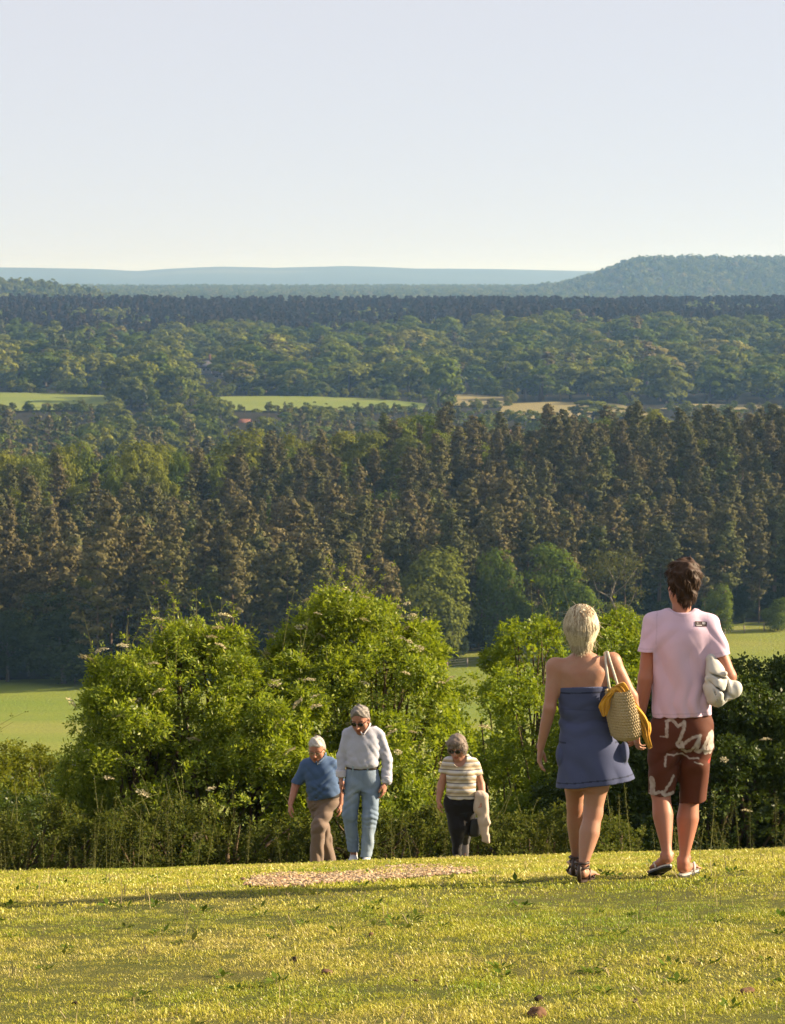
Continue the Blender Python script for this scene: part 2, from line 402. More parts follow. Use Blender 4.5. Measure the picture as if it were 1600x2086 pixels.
def make_broad(name, H, R, seed, n_leaf, leaf, mat, bark=None, z0=.18, lobes=9, limbs=6, **kw):
    rng = np.random.default_rng(seed+500)
    cr = MB().add(crown_broad(H, R, seed, n_leaf, leaf, z0, lobes, **kw))
    tr = MB(); p, r = wob_trunk(H*.72, .028*H, rng, .05); tr.add(tube(p, r, 7))
    for i in range(limbs):
        t = rng.uniform(.3, .8); b = p[int(t*6)]; d = rdir(1, rng)[0]; d[2] = abs(d[2])*.7+.35
        e = b+d*R*rng.uniform(.55, .85); m = (b+e)/2+rng.normal(size=3)*.05*R
        tr.add(tube([b, m, e], [.011*H, .007*H, .003*H], 5))
    c = unlink(cr.build('crown', mat)); t = unlink(tr.build('trunk', bark or M_BARK2, smooth=True))
    return c, t

def make_pine(H, seed, detail=1.0, mat=None, z0=.42, Rm=2.3, cone=.6, sz=.5, bark=None):
    rng = np.random.default_rng(seed); P = []; Nn = []; S = []
    tr = MB(); p, r = wob_trunk(H*.97, .011*H+.03, rng, .02, 8, .12); tr.add(tube(p, r, 6))
    axis = lambda z: np.array([np.interp(z, p[:, 2], p[:, 0]), np.interp(z, p[:, 2], p[:, 1])])
    z = z0*H*rng.uniform(.9, 1.1)
    while z < H*.985:
        t = (z/H-z0)/(1-z0); t = min(max(t, 0), 1)
        L = Rm*((1-t)**cone*(.55+.45*min(1, t*4)))+.25
        for b in range(rng.integers(5, 8) if detail > .8 else rng.integers(3, 6)):
            if rng.random() < .12: continue
            a = rng.uniform(0, 2*pi); l = L*rng.uniform(.55, 1.18); up = rng.uniform(-.05, .35)+t*.35
            dx = np.array([cos(a), sin(a), up]); o = np.array([*axis(z), z])
            if detail > .5 and l > 1: tr.add(tube([o, o+dx*l*.8], [.035, .012], 3, False))
            nc = max(2, int(l*2.3*detail+1))
            for q in range(nc):
                f = rng.uniform(.3, 1.0); c = o+dx*l*f+np.array([0, 0, .18*f*f*l])
                k = max(4, int(8*detail)); q3 = rdir(k, rng); q3[:, 2] = np.abs(q3[:, 2])*rng.choice([1, 1, -.6], k)
                P.append(c+q3*np.array([.62, .62, .24])*(.6+.4*l/2)*rng.uniform(.6, 1.1, (k, 1)))
                Nn.append(q3*.8+rdir(k, rng)*.35+np.array([cos(a)*.55, sin(a)*.55, .25]))
        z += (rng.uniform(.7, 1.15) if detail > .8 else rng.uniform(.42, .75)/max(detail, .45))*(1-.35*t)
    P = np.concatenate(P); Nn = np.concatenate(Nn); n = len(P)
    T = np.stack([rng.normal(size=n), rng.normal(size=n), rng.uniform(.1, 1.0, n)], 1)
    cr = MB().add(quads(P, Nn, sz*rng.uniform(.7, 1.3, n), sz*.55*rng.uniform(.7, 1.3, n), rng, .1, T))
    return unlink(cr.build('crown', mat or M_PINE)), unlink(tr.build('trunk', bark or M_BARK, smooth=True))

def merged(name, parts):
    mb = MB(); mats = []
    for o in parts:
        me = o.data; V = np.empty(len(me.vertices)*3, np.float32); me.vertices.foreach_get('co', V)
        fl = [tuple(p.vertices) for p in me.polygons]; fa = np.array([f if len(f) == 4 else (f[0], f[1], f[2], f[2]) for f in fl])
        mb.add((V.reshape(-1, 3), fa), len(mats)); mats.append(me.materials[0])
    return unlink(mb.build(name, mats))

# prototypes: (crown, trunk); near, middle, far
PINE = [make_pine(17+1.2*(i % 4), 20+i, 1.0, z0=[.36, .46, .28, .42, .3, .4][i], Rm=[3.1, 2.6, 3.4, 2.9, 3.5, 2.7][i], sz=.56, cone=[.5, .42, .6, .5, .45, .65][i]) for i in range(6)]
OAKN = [make_broad('oak', 14, 5.6, 40+i, 9000, .46, M_BROAD, z0=-.14, lobes=12, limbs=8) for i in range(3)]
OAKB = [make_broad('oak', 12, 4.6, 45+i, 6500, .44, M_BRIGHT, z0=-.12, lobes=10) for i in range(3)]
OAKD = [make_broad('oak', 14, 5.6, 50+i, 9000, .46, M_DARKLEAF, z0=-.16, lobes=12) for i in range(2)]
SPRU = [make_pine(12, 60+i, .9, M_SPRUCE, .1, 2.1, 1.0, .42) for i in range(2)]
BROM = [make_broad('oak', 14, 5.2, 70+i, 1700, .95, M_BROAD, z0=-.14, lobes=11, limbs=2) for i in range(5)]
BRIM = [make_broad('oak', 12, 4.6, 80+i, 1400, .9, M_BRIGHT, z0=-.12, lobes=10, limbs=2) for i in range(2)]
PINM = [make_pine(16, 90+i, .42, M_PINE, .3, 3.2, .6, 1.15) for i in range(4)]
POPM = [make_broad('poplar', 16, 2.4, 100+i, 1200, .7, M_POPLAR, z0=.02, lobes=8, limbs=0) for i in range(2)]
BROF = [make_broad('oak', 13, 5.0, 110+i, 480, 1.7, M_BROAD, z0=.0, lobes=8, limbs=0) for i in range(4)]
PINF = [make_pine(16, 120+i, .28, M_PINEFAR, .35, 3.4, .6, 1.9) for i in range(4)]

_first = {}
def plant(name, proto, loc, sc, rz, label, cat, group=None):
    """one tree: an empty at the foot with trunk and crown (meshes shared between alike trees)"""
    r = empty(name, loc, rz); r.scale = sc if isinstance(sc, tuple) else (sc, sc, sc)
    tag(r, label, cat, group)
    for src, nm in ((proto[0], 'crown'), (proto[1], 'trunk')):
        c = bpy.data.objects.new(nm, src.data); COL.objects.link(c); c.parent = r
    return r
def proto_h(p): return max(v[2] for v in p[0].bound_box)
def proto_w(p): return .84*(max(v[0] for v in p[0].bound_box)-min(v[0] for v in p[0].bound_box))
def plant_px(name, proto, px, top, Y, wpx, label, cat='tree', group=None, sink=0.0):
    x, _, zt = at(px, top, Y); zg = gz(x, Y)-sink; h = max(zt-zg, 2.0); w = wpx/F*Y
    sx = w/proto_w(proto); sz = h/proto_h(proto)
    return plant(name, proto, (x, Y, zg), (sx, sx, sz), RNG.uniform(0, 6.28), label, cat, group)
def jitter_grid(y0, y1, sp, margin=1.25, dens=1.0, seed=0):
    rng = np.random.default_rng(seed); out = []
    for y in np.arange(y0, y1, sp):
        hw = 800/F*y*margin+10
        xs = np.arange(-hw, hw, sp)+rng.uniform(0, sp)
        out.append(np.stack([xs+rng.uniform(-.45, .45, len(xs))*sp, y+rng.uniform(-.45, .45, len(xs))*sp], 1))
    P = np.concatenate(out); return P[rng.random(len(P)) < dens]
def pxy(P): return 800+P[:, 0]/P[:, 1]*F

# --- named trees at the edge of the pine wood and among it
E = 'trees along the edge of the pine wood'
SPECIAL = [
 (OAKN[0], 880, 1112, 470, 185, 'large round oak at the wood edge left of the blonde head'),
 (OAKN[1], 1030, 1112, 478, 120, 'middle one of three oaks at the wood edge above the bushes'),
 (OAKN[2], 1140, 1102, 474, 150, 'sunlit oak at the wood edge directly above the blonde woman'),
 (OAKB[0], 1268, 1226, 486, 84, 'low round bush beside the pale twisted birch'),
 (OAKN[1], 1462, 1186, 497, 80, 'small green tree right of the man\'s head'),
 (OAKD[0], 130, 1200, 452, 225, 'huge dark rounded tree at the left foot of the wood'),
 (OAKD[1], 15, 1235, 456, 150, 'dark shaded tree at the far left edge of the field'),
 (OAKN[2], 195, 1172, 462, 70, 'tree with yellowish top behind the huge dark tree at left'),
 (OAKB[1], 612, 1148, 474, 62, 'small yellowish tree among the pines above the tall elder'),
 (OAKN[0], 715, 1176, 466, 110, 'green tree peeping over the top of the elder bush'),
 (OAKN[2], 1585, 1216, 505, 60, 'small green tree at the right edge under the pines'),
]
occupied = []
for pr, px, top, Y, w, lab in SPECIAL:
    o = plant_px('broadleaf_tree', pr, px, top, Y, w, lab, 'tree', E); occupied.append((o.location[0], Y, w/F*Y*.4))
SPR = [(815, 952, 590, 44), (295, 1012, 560, 46), (98, 1000, 560, 36), (72, 1056, 540, 34), (548, 1008, 565, 26), (1155, 915, 600, 40), (700, 940, 600, 34), (1330, 1010, 560, 30)]
SPL = ['bright spruce in the middle of the dark pine wood', 'bright spruce in the pine wood above the left bush', 'pale green spruce at the upper left of the pine wood',
       'lowest of the pale spruces at the left of the pine wood', 'slim pale spruce between the two bright spruces', 'light spruce near the top of the pine wood above the blonde woman',
       'small light spruce upper left of the middle bright spruce', 'slim light spruce in the pines above the couple']
for (px, top, Y, w), lab in zip(SPR, SPL):
    o = plant_px('spruce_tree', SPRU[px % 2], px, top, Y, w, lab, 'spruce', 'light spruces among the pines'); occupied.append((o.location[0], Y, 2.2))
RDG = [(500, 872, 640, 120), (690, 876, 645, 110), (832, 846, 650, 110), (915, 868, 645, 90), (285, 894, 625, 120), (185, 896, 620, 130), (400, 922, 610, 70), (445, 926, 600, 60), (375, 912, 605, 64),
       (262, 918, 600, 50), (120, 905, 615, 90), (60, 935, 600, 90), (20, 915, 620, 80), (325, 900, 630, 80), (590, 905, 630, 70), (1415, 893, 620, 60), (1325, 832, 655, 90), (1220, 846, 650, 90), (755, 885, 640, 60), (600, 880, 650, 70),
       (240, 940, 590, 60), (330, 938, 590, 56), (40, 990, 570, 50), (1010, 915, 625, 50), (560, 945, 600, 50), (1030, 1050, 520, 40)]
ORD = 'first second third fourth fifth sixth seventh eighth ninth tenth eleventh twelfth thirteenth fourteenth fifteenth sixteenth seventeenth eighteenth nineteenth twentieth twenty-first twenty-second twenty-third twenty-fourth twenty-fifth twenty-sixth'.split()
for i, (px, top, Y, w) in enumerate(RDG):
    pr = (OAKB+OAKN)[(i*2) % 6] if i % 3 else OAKB[i % 3]
    o = plant_px('broadleaf_tree', pr, px, top, Y, w, ORD[sorted(q[0] for q in RDG).index(px)]+' light green tree from the left along the top of the near pine wood', 'tree', 'broadleaf trees on the spur above the pines')
    occupied.append((o.location[0], Y, w/F*Y*.35))
# the twisted birch
def birch():
    Y = 482; x, _, zt = at(1250, 1124, Y); g = gz(x, Y); h = zt-g; rng = np.random.default_rng(5)
    r = empty('birch_tree', (x, Y, g)); tag(r, 'pale twisted birch with bare trunk at the wood edge', 'birch')
    t = MB(); pts = [np.array(v)*h for v in ((0, 0, -.03), (-.02, 0, .2), (.05, 0, .38), (-.03, .02, .55), (.02, 0, .7), (-.06, 0, .85))]
    t.add(tube(pts, [.28, .24, .2, .16, .11, .05], 7))
    for a, b, c in ((2, (.18, .02, .5), (.22, 0, .62)), (3, (-.16, 0, .62), (-.2, .03, .75)), (3, (.12, 0, .68), (.24, 0, .85)), (4, (.1, 0, .82), (.12, 0, .95)), (1, (-.14, 0, .3), (-.24, 0, .36))):
        t.add(tube([pts[a], np.array(b)*h, np.array(c)*h], [.1, .06, .03], 5))
    t.build('trunk', M_BIRCH, r, True)
    C = []
    for c, k, s in (((-.05, 0, .9), 420, .1), ((.16, 0, .88), 300, .09), ((-.2, 0, .8), 240, .08), ((.05, 0, .78), 200, .1), ((.24, 0, .6), 90, .05), ((.2, .02, .5), 60, .05)):
        C.append(np.array(c)*h+rng.normal(size=(k, 3))*np.array([s, s, s*.6])*h)
    C = np.concatenate(C); n = len(C)
    MB().add(quads(C, rdir(n, rng)+np.array([0, 0, .4]), .34*rng.uniform(.7, 1.3, n), .22, rng, .1)).build('crown', leaf_mat('dull yellow birch leaves', [(0, (.14, .125, .035)), (1, (.1, .105, .03))], .3, objvar=False), r)
birch(); occupied.append((at(1250, 1200, 482)[0], 482, 4))

# --- the near pine wood: the nearest pines one by one, the others as one mass
P = jitter_grid(436, 690, 5.6, 1.22, .92, seed=3)
keep = P[:, 1] > edge(P[:, 0])+2.5+3*(np.abs(P[:, 0]) > 0)
for ox, oy, orr in occupied: keep &= ((P[:, 0]-ox)**2+(P[:, 1]-oy)**2) > orr**2
P = P[keep]; px = pxy(P)
skyl = np.interp(px, [0, 300, 600, 900, 1200, 1600], [960, 935, 905, 880, 862, 836])
hh = np.clip(RNG.normal(.92, .10, len(P)), .6, 1.15)*(.85+.3*fbm(N2, P[:, 0]/22, P[:, 1]/22)); pid = RNG.integers(0, 6, len(P)); rz = RNG.uniform(0, 6.28, len(P))
lo = sstep(600, 680, P[:, 1]); hh *= 1-.18*lo*(px < 700); hh *= np.interp(P[:, 1], [440, 500, 560, 680], [1.05, 1.0, .86, .74])
bl = (RNG.random(len(P)) < .03+.5*sstep(575, 650, P[:, 1])*sstep(1250, 700, px)+.55*sstep(540, 610, P[:, 1])*sstep(560, 300, px)) & (P[:, 1] > edge(P[:, 0])+18)
B_ = P[bl]; B_ = B_[RNG.random(len(B_)) < .62]; OM = [merged('leafy_%d' % i, p) for i, p in enumerate(OAKB+OAKN)]; nb_ = len(B_); hb_ = RNG.uniform(.62, 1.02, nb_)
tag(scatter('leafy_wood', np.column_stack([B_, ground_z(B_[:, 0], B_[:, 1])]), RNG.uniform(0, 6.28, nb_), np.stack([hb_*RNG.uniform(.8, 1.05, nb_)]*2+[hb_], 1), RNG.integers(0, 6, nb_), OM), 'yellow green broadleaf trees mixed into the upper left of the pine wood')
P, px, hh, pid, rz = P[~bl], px[~bl], hh[~bl], pid[~bl], rz[~bl]
vis = (px > -10) & (px < 1610); sc_rank = np.where(vis, 1/P[:, 1]*(.6+hh), -1)
top300 = np.zeros(len(P), bool); top300[np.argsort(-sc_rank)[:300]] = True
zg = ground_z(P[:, 0], P[:, 1])
for i in np.where(top300)[0]:
    plant('pine_tree', PINE[pid[i]], (P[i, 0], P[i, 1], float(zg[i])), (hh[i]*RNG.uniform(.9, 1.15), hh[i]*RNG.uniform(.9, 1.15), hh[i]), rz[i],
          'dark pine tree in the front rows of the near plantation', 'pine', 'pines in the front rows of the near plantation')
PINE_M = [merged('pine_%d' % i, p) for i, p in enumerate(PINE)]
m = ~top300
o = scatter('pine_wood', np.column_stack([P[m], zg[m]]), rz[m], hh[m], pid[m], PINE_M)
tag(o, 'dense mass of dark pines covering the near spur')

# --- middle distance
BM = [merged('mid_%d' % i, p) for i, p in enumerate(BROM+BRIM+PINM)]
def outside_fields(P):
    px = pxy(P); y = P[:, 1]
    k = np.ones(len(P), bool)
    k &= ~((px > 415) & (px < 880) & (y > 1325) & (y < 1462))
    k &= ~((px > 885) & (px < 1040) & (y > 1360) & (y < 1475))
    k &= ~((px > 1000) & (px < 1340) & (y > 1300) & (y < 1402))
    k &= ~((px > 1330) & (px < 1640) & (y > 1340) & (y < 1390))
    k &= ~((px < 245) & (y > 1325) & (y < 1505))
    return k
P = jitter_grid(880, 1325, 12.5, 1.22, .9, seed=11)
P2 = jitter_grid(1325, 1475, 15, 1.22, .9, seed=12); P2 = P2[outside_fields(P2)]
P = P[outside_fields(P)]
P3 = jitter_grid(1475, 1980, 18.5, 1.22, .92, seed=13); P3 = P3[outside_fields(P3)]
PM = np.concatenate([P, P2, P3]); px = pxy(PM); y = PM[:, 1]; n = len(PM)
con = fbm(N1, PM[:, 0]/45+20, PM[:, 1]/90) > np.where(y < 1325, .56, .7)
pid = np.where(con, RNG.integers(7, 11, n), np.where(RNG.random(n) < .1, RNG.integers(5, 7, n), RNG.integers(0, 5, n)))
hh = RNG.uniform(.55, 1.2, n)*np.where(y < 1325, 1.0, 1.25); rz = RNG.uniform(0, 6.28, n)
zg = ground_z(PM[:, 0], PM[:, 1])
# keep the view onto the fields open: trees in front must stay below them
HOUSES = [(418, 1700, 746), (440, 1665, 762), (1043, 1270, 884), (494, 1300, 864)]
topy = 590-(zg+14*hh)/y*F
clear = np.ones(n, bool)
for hp, hY, hpy in HOUSES:
    clear &= ~((np.abs(px-hp) < 40) & (y > hY-420) & (y < hY+14) & (topy < hpy+6))
PM, px, y, con, pid, hh, rz, zg, topy = [a[clear] for a in (PM, px, y, con, pid, hh, rz, zg, topy)]; n = len(PM)
lim = np.where(y < 1345, np.interp(px, [0, 200, 260, 430, 470, 700, 860, 900, 1040, 1180, 1300, 1420, 1600], [842, 836, 790, 795, 832, 828, 838, 838, 835, 850, 858, 835, 835]), 0)
bad = topy < lim
hh = np.where(bad, hh*np.clip(((590-lim)/F*y-zg)/np.maximum(14*hh, 1), .3, 1), hh)
vis = (px > -10) & (px < 1610)
wide = np.where(y > 1325, 1.42, 1.1)*RNG.uniform(.85, 1.2, len(y))
rank = np.where(vis & ~con, hh*(1+.2*RNG.random(n))/y*np.where(y > 1325, 1.25, 1), -1)
ind = np.zeros(n, bool); ind[np.argsort(-rank)[:230]] = True
for i in np.where(ind)[0]:
    plant('broadleaf_tree', (BROM+BRIM+PINM)[pid[i]], (PM[i, 0], y[i], float(zg[i])), (hh[i]*wide[i]*RNG.uniform(.9, 1.1), hh[i]*wide[i]*RNG.uniform(.9, 1.1), hh[i]), rz[i],
          'rounded broadleaf tree in the woods of the middle distance', 'tree', 'broadleaf trees in the middle distance')
m = ~ind
o = scatter('mixed_wood', np.column_stack([PM[m], zg[m]]), rz[m], np.stack([hh[m]*wide[m], hh[m]*wide[m], hh[m]], 1), pid[m], BM)
tag(o, 'mixed green woodland around the fields of the middle distance')
for pr, px_, top, Y, w, lab, c in [
    (BROM[0], 340, 756, 1352, 74, 'rounded sunlit tree left of the bright green field', 'tree'), (BROM[1], 268, 742, 1362, 92, 'big dark oak next to the left field', 'tree'),
    (BROM[3], 305, 735, 1385, 70, 'tall tree just behind the rounded sunlit tree', 'tree'), (BROM[2], 378, 745, 1470, 60, 'dark tree left of the house roof', 'tree'),
    (BROM[4], 484, 735, 1480, 70, 'round tree right of the house chimney', 'tree'), (BROM[1], 660, 728, 1490, 110, 'broad dome shaped tree above the bright green field', 'tree'), (BROM[2], 580, 735, 1485, 70, 'upright tree left of the dome shaped tree', 'tree'),
    (POPM[0], 1036, 770, 1420, 26, 'leftmost of the three pale poplars', 'poplar'), (POPM[1], 1070, 758, 1415, 34, 'middle one of the three pale poplars', 'poplar'), (POPM[0], 1103, 762, 1412, 42, 'rightmost and widest of the three pale poplars', 'poplar'),
    (BROM[3], 1210, 814, 1302, 95, 'dark oak in front of the dry pasture', 'tree'), (BROM[0], 855, 745, 1470, 90, 'tall tree at the right end of the bright green field', 'tree'), (BROM[2], 890, 778, 1440, 34, 'small pointed tree between the green field and the pasture', 'tree'),
    (BROM[4], 975, 742, 1500, 60, 'round tree above the small pasture', 'tree'), (BROM[1], 1240, 735, 1480, 70, 'rounded tree right of the poplars', 'tree')]:
    plant_px('poplar_tree' if c == 'poplar' else 'broadleaf_tree', pr, px_, top, Y, w, lab, c)
# --- dark pine ridge, far woods
P = jitter_grid(1960, 2780, 9.5, 1.2, .93, seed=21); n = len(P); zg = ground_z(P[:, 0], P[:, 1]); px = pxy(P)
gr = (fbm(N2, P[:, 0]/70+5, P[:, 1]/120) > .6) & (P[:, 1] < 2400)
RF = [merged('far_%d' % i, p) for i, p in enumerate(BROF+PINF)]
pid = np.where(gr, RNG.integers(0, 4, n), RNG.integers(4, 8, n)); hh = RNG.uniform(.8, 1.18, n)
o = scatter('pine_ridge', np.column_stack([P, zg]), RNG.uniform(0, 6.28, n), hh, pid, RF); tag(o, 'dark brownish pine forest covering the long ridge')
P = jitter_grid(3150, 7200, 17, 1.15, .92, seed=31); px = pxy(P); n = len(P); zg = ground_z(P[:, 0], P[:, 1])
fl = fbm(N1, P[:, 0]/260+9, P[:, 1]/700); k = ~((px > 860) & (px < 950) & (P[:, 1] > 4000) & (P[:, 1] < 4450)) & ((fl > .38) | (P[:, 1] < 4300) | (px > 900))
P, zg = P[k], zg[k]; n = len(P)
RF2 = [merged('hill_%d' % i, p) for i, p in enumerate(BROF)]
o = scatter('far_wood', np.column_stack([P, zg]), RNG.uniform(0, 6.28, n), RNG.uniform(.95, 1.5, n), RNG.integers(0, 4, n), RF2)
tag(o, 'blue green woods on the far hill and plain')

# hedgerows round the fields
Hd = []; rh = np.random.default_rng(91)
for pts, n_ in (([(880, 1345), (882, 1400), (875, 1470)], 16), ([(1035, 1370), (1040, 1440)], 9), ([(250, 1345), (245, 1450)], 12), ([(430, 1345), (560, 1337), (700, 1328), (860, 1332)], 34), ([(-150, 1326), (60, 1338), (200, 1346)], 34), ([(900, 1372), (1030, 1362)], 14), ([(1010, 1308), (1180, 1303), (1330, 1318)], 30), ([(1340, 1348), (1620, 1343)], 26),
                ([(440, 1450), (600, 1456), (760, 1434), (870, 1390)], 40), ([(1260, 1388), (1330, 1330)], 10), ([(890, 1470), (960, 1474), (1030, 1445)], 18), ([(-150, 1503), (120, 1484), (240, 1455)], 36)):
    p_ = np.array(pts, float); s_ = np.sort(rh.random(n_)); t0 = np.linspace(0, 1, len(p_)); Yh = np.interp(s_, t0, p_[:, 1])+rh.normal(0, 2, n_); ph = np.interp(s_, t0, p_[:, 0])+rh.normal(0, 5, n_)
    Hd += list(zip((ph-800)/F*Yh, Yh))
Hd = np.array(Hd); n = len(Hd); sc_ = np.where(Hd[:, 1] > 1380, rh.uniform(.25, .6, n), rh.uniform(.16, .36, n))
tag(scatter('hedgerow', np.column_stack([Hd, ground_z(Hd[:, 0], Hd[:, 1])-.3]), rh.uniform(0, 6.28, n), np.stack([sc_*1.2, sc_*1.2, sc_], 1), rh.integers(0, 7, n), [merged('hedge_%d' % i, p) for i, p in enumerate(BROM+BRIM)]), 'low green hedges bounding the fields of the middle distance')

# dark shrubs under the first rows of pines
U = jitter_grid(440, 640, 5.0, 1.15, .95, seed=55); U = U[(U[:, 1] > edge(U[:, 0])+5) & (U[:, 1] < edge(U[:, 0])+110)]; n = len(U); su = RNG.uniform(.14, .34, n)
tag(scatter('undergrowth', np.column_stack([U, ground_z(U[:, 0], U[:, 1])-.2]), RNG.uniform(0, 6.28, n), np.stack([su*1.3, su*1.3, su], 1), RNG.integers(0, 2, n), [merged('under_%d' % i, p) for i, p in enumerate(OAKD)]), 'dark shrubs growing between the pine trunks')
# ------------------------------------------------------------------ foreground: lawn, path, bushes, weeds
def hit(px, py, y0=11.0, y1=42.0):
    """where the ray through a pixel of the photograph first meets the near hillside"""
    u = (px-PW/2)/F; v = (PH/2-py)/F; dy = cos(TH)+v*sin(TH); Ys = np.arange(y0, y1, .25)
    xs = u/dy*Ys; zs = (-sin(TH)+v*cos(TH))/dy*Ys; d = zs-ground_z(xs, Ys); k = np.where(d < 0)[0]
    i = k[0] if len(k) else len(Ys)-1; Y = Ys[i]
    if 0 < i and len(k): Y = Ys[i-1]+.25*d[i-1]/max(d[i-1]-d[i], 1e-6)
    return u/dy*Y, Y, gz(u/dy*Y, Y)

def in_poly(x, y, P):
    P = np.asarray(P, float); r = np.zeros(np.shape(x), bool)
    for (x0, y0), (x1, y1) in zip(P, np.roll(P, -1, 0)):
        c = ((y0 > y) != (y1 > y)); 
        with np.errstate(divide='ignore', invalid='ignore'):
            r ^= c & (x < (x1-x0)*(y-y0)/(y1-y0)+x0)
    return r
PATH = [(496, 1804), (520, 1790), (545, 1780), (590, 1776), (640, 1783), (700, 1779), (760, 1771), (800, 1766), (850, 1763), (905, 1766), (985, 1773), (960, 1779), (900, 1784), (820, 1790), (740, 1797), (660, 1803), (590, 1808), (530, 1809)]
def proj(x, y, z):
    f = y*cos(TH)-z*sin(TH); v = y*sin(TH)+z*cos(TH)
    return 800+x/f*F, PH/2-v/f*F
# --- grass
def tuft(name, seed, nb, h, r, w, mat, lean=.5):
    rng = np.random.default_rng(seed); a = rng.uniform(0, 2*pi, nb); rr = r*np.sqrt(rng.random(nb))
    base = np.stack([rr*np.cos(a), rr*np.sin(a), np.full(nb, -.006)], 1); hh = h*rng.uniform(.45, 1.2, nb)
    d = rng.normal(size=(nb, 3)); d[:, 2] = 0; d /= np.linalg.norm(d, axis=1, keepdims=True)
    ln = rng.uniform(.1, 1.0, nb)[:, None]*lean
    mid = base+np.stack([np.zeros(nb), np.zeros(nb), hh*.55], 1)+d*ln*hh[:, None]*.35
    tip = base+np.stack([np.zeros(nb), np.zeros(nb), hh*(1-.35*ln[:, 0])], 1)+d*ln*hh[:, None]*1.1
    s = np.cross(d, [0, 0, 1.])+d*rng.normal(0, .6, (nb, 1)); s /= np.linalg.norm(s, axis=1, keepdims=True); s *= (w*rng.uniform(.7, 1.4, nb))[:, None]
    V = np.stack([base-s*.5, base+s*.5, mid+s*.45, mid-s*.45, tip], 1).reshape(-1, 3)
    i = np.arange(nb)*5; Fc = np.concatenate([np.stack([i, i+1, i+2, i+3], 1), np.stack([i+3, i+2, i+4, i+4], 1)])
    return unlink(MB().add((V, Fc)).build(name, mat))
def grass_mat():
    k = NT('lawn grass blades'); oi = k.n('ShaderNodeObjectInfo'); isl = k.n('ShaderNodeNewGeometry').outputs['Random Per Island']
    big = k.noise(.55, 3, oi.outputs['Location'])
    mixv = k.n('ShaderNodeMath', {0: big, 1: k.n('ShaderNodeMath', {0: oi.outputs['Random'], 1: .25}, operation='MULTIPLY').outputs[0]}, operation='ADD').outputs[0]
    c = k.ramp(mixv, [(.36, (.19, .29, .016)), (.50, (.35, .38, .030)), (.66, (.47, .435, .055)), (.82, (.55, .47, .13))])
    c = k.mix(k.n('ShaderNodeMath', {0: isl, 1: .92}, operation='GREATER_THAN').outputs[0], c, (.38, .31, .14))
    h = k.n('ShaderNodeHueSaturation', {'Color': c, 'Value': k.n('ShaderNodeMapRange', {0: isl, 3: .84, 4: 1.18}).outputs[0]})
    d = k.n('ShaderNodeBsdfDiffuse', {'Color': h.outputs[0]}); t = k.n('ShaderNodeBsdfTranslucent', {'Color': k.mix(.4, h.outputs[0], (.27, .26, .02))})
    g = k.n('ShaderNodeBsdfGlossy', {'Roughness': .45})
    s = k.n('ShaderNodeMixShader', {0: .35, 1: d.outputs[0], 2: t.outputs[0]}).outputs[0]
    return k.end(k.n('ShaderNodeMixShader', {0: .03, 1: s, 2: g.outputs[0]}).outputs[0])
M_GRASS = grass_mat()
TU1 = [tuft('tuft_a%d' % i, 300+i, 44, [.010, .013, .016, .024][i % 4], .075, .0030, M_GRASS, 1.3) for i in range(8)]
TU2 = [tuft('tuft_b%d' % i, 320+i, 38, [.010, .013, .016, .023][i % 4], .10, .0045, M_GRASS, 1.2) for i in range(6)]
TU3 = [tuft('tuft_c%d' % i, 340+i, 30, [.014, .018, .021, .026][i % 4], .14, .0075, M_GRASS, 1.1) for i in range(6)]
def lawn_points(y0, y1, dens, seed, margin=1.3):
    rng = np.random.default_rng(seed); hw = 800/F*y1*margin+.6; n = int((y1-y0)*2*hw*dens)
    x = rng.uniform(-hw, hw, n); y = rng.uniform(y0, y1, n); z = ground_z(x, y)
    k = np.abs(x) < 800/F*y*margin+.6; u, v = proj(x, y, z)
    k &= ~(in_poly(u+rng.normal(0, 5, n), v+rng.normal(0, 2.0, n), PATH) & (rng.random(n) < .80))
    return np.stack([x, y, z], 1)[k]
for nm, y0, y1, dn, T, sd_ in (('a', 11.3, 18, 270, TU1, 1), ('b', 18, 27, 150, TU2, 2), ('c', 27, 44, 95, TU3, 3)):
    G = lawn_points(y0, y1, dn, sd_); n = len(G); r2 = np.random.default_rng(sd_+50)
    patch = np.clip(.25+1.5*fbm(N1, G[:, 0]*.8+3, G[:, 1]*.8), .4, 1.6)
    o = scatter('grass', G, r2.uniform(0, 6.28, n), r2.uniform(.7, 1.3, n)*patch, r2.integers(0, len(T), n), T)
    tag(o, 'short sunlit yellow green grass of the hillside lawn')
STRAW = [tuft('straw_%d' % i, 360+i, 3, .09, .03, .003, plain_mat('dry straw', (.42, .34, .18), .8, .2, .2, 9), 1.3) for i in range(4)]
G = lawn_points(11.3, 26, 5, 9); n = len(G)
o = scatter('straw', G, RNG.uniform(0, 6.28, n), RNG.uniform(.5, 1.4, n), RNG.integers(0, 4, n), STRAW); tag(o, 'thin dry grass stalks scattered in the lawn')

def rosette(name, seed, mat):
    rng = np.random.default_rng(seed); k = 9; a = np.linspace(0, 6.28, k, endpoint=False)+rng.normal(0, .2, k); A = np.stack([np.cos(a), np.sin(a), rng.uniform(.15, .6, k)], 1)
    return unlink(MB().add(compound(np.zeros((k, 3)), A, np.tile([0, 0, 1.], (k, 1)), rng.uniform(.03, .06, k), rng, 1, .45)).build(name, mat))
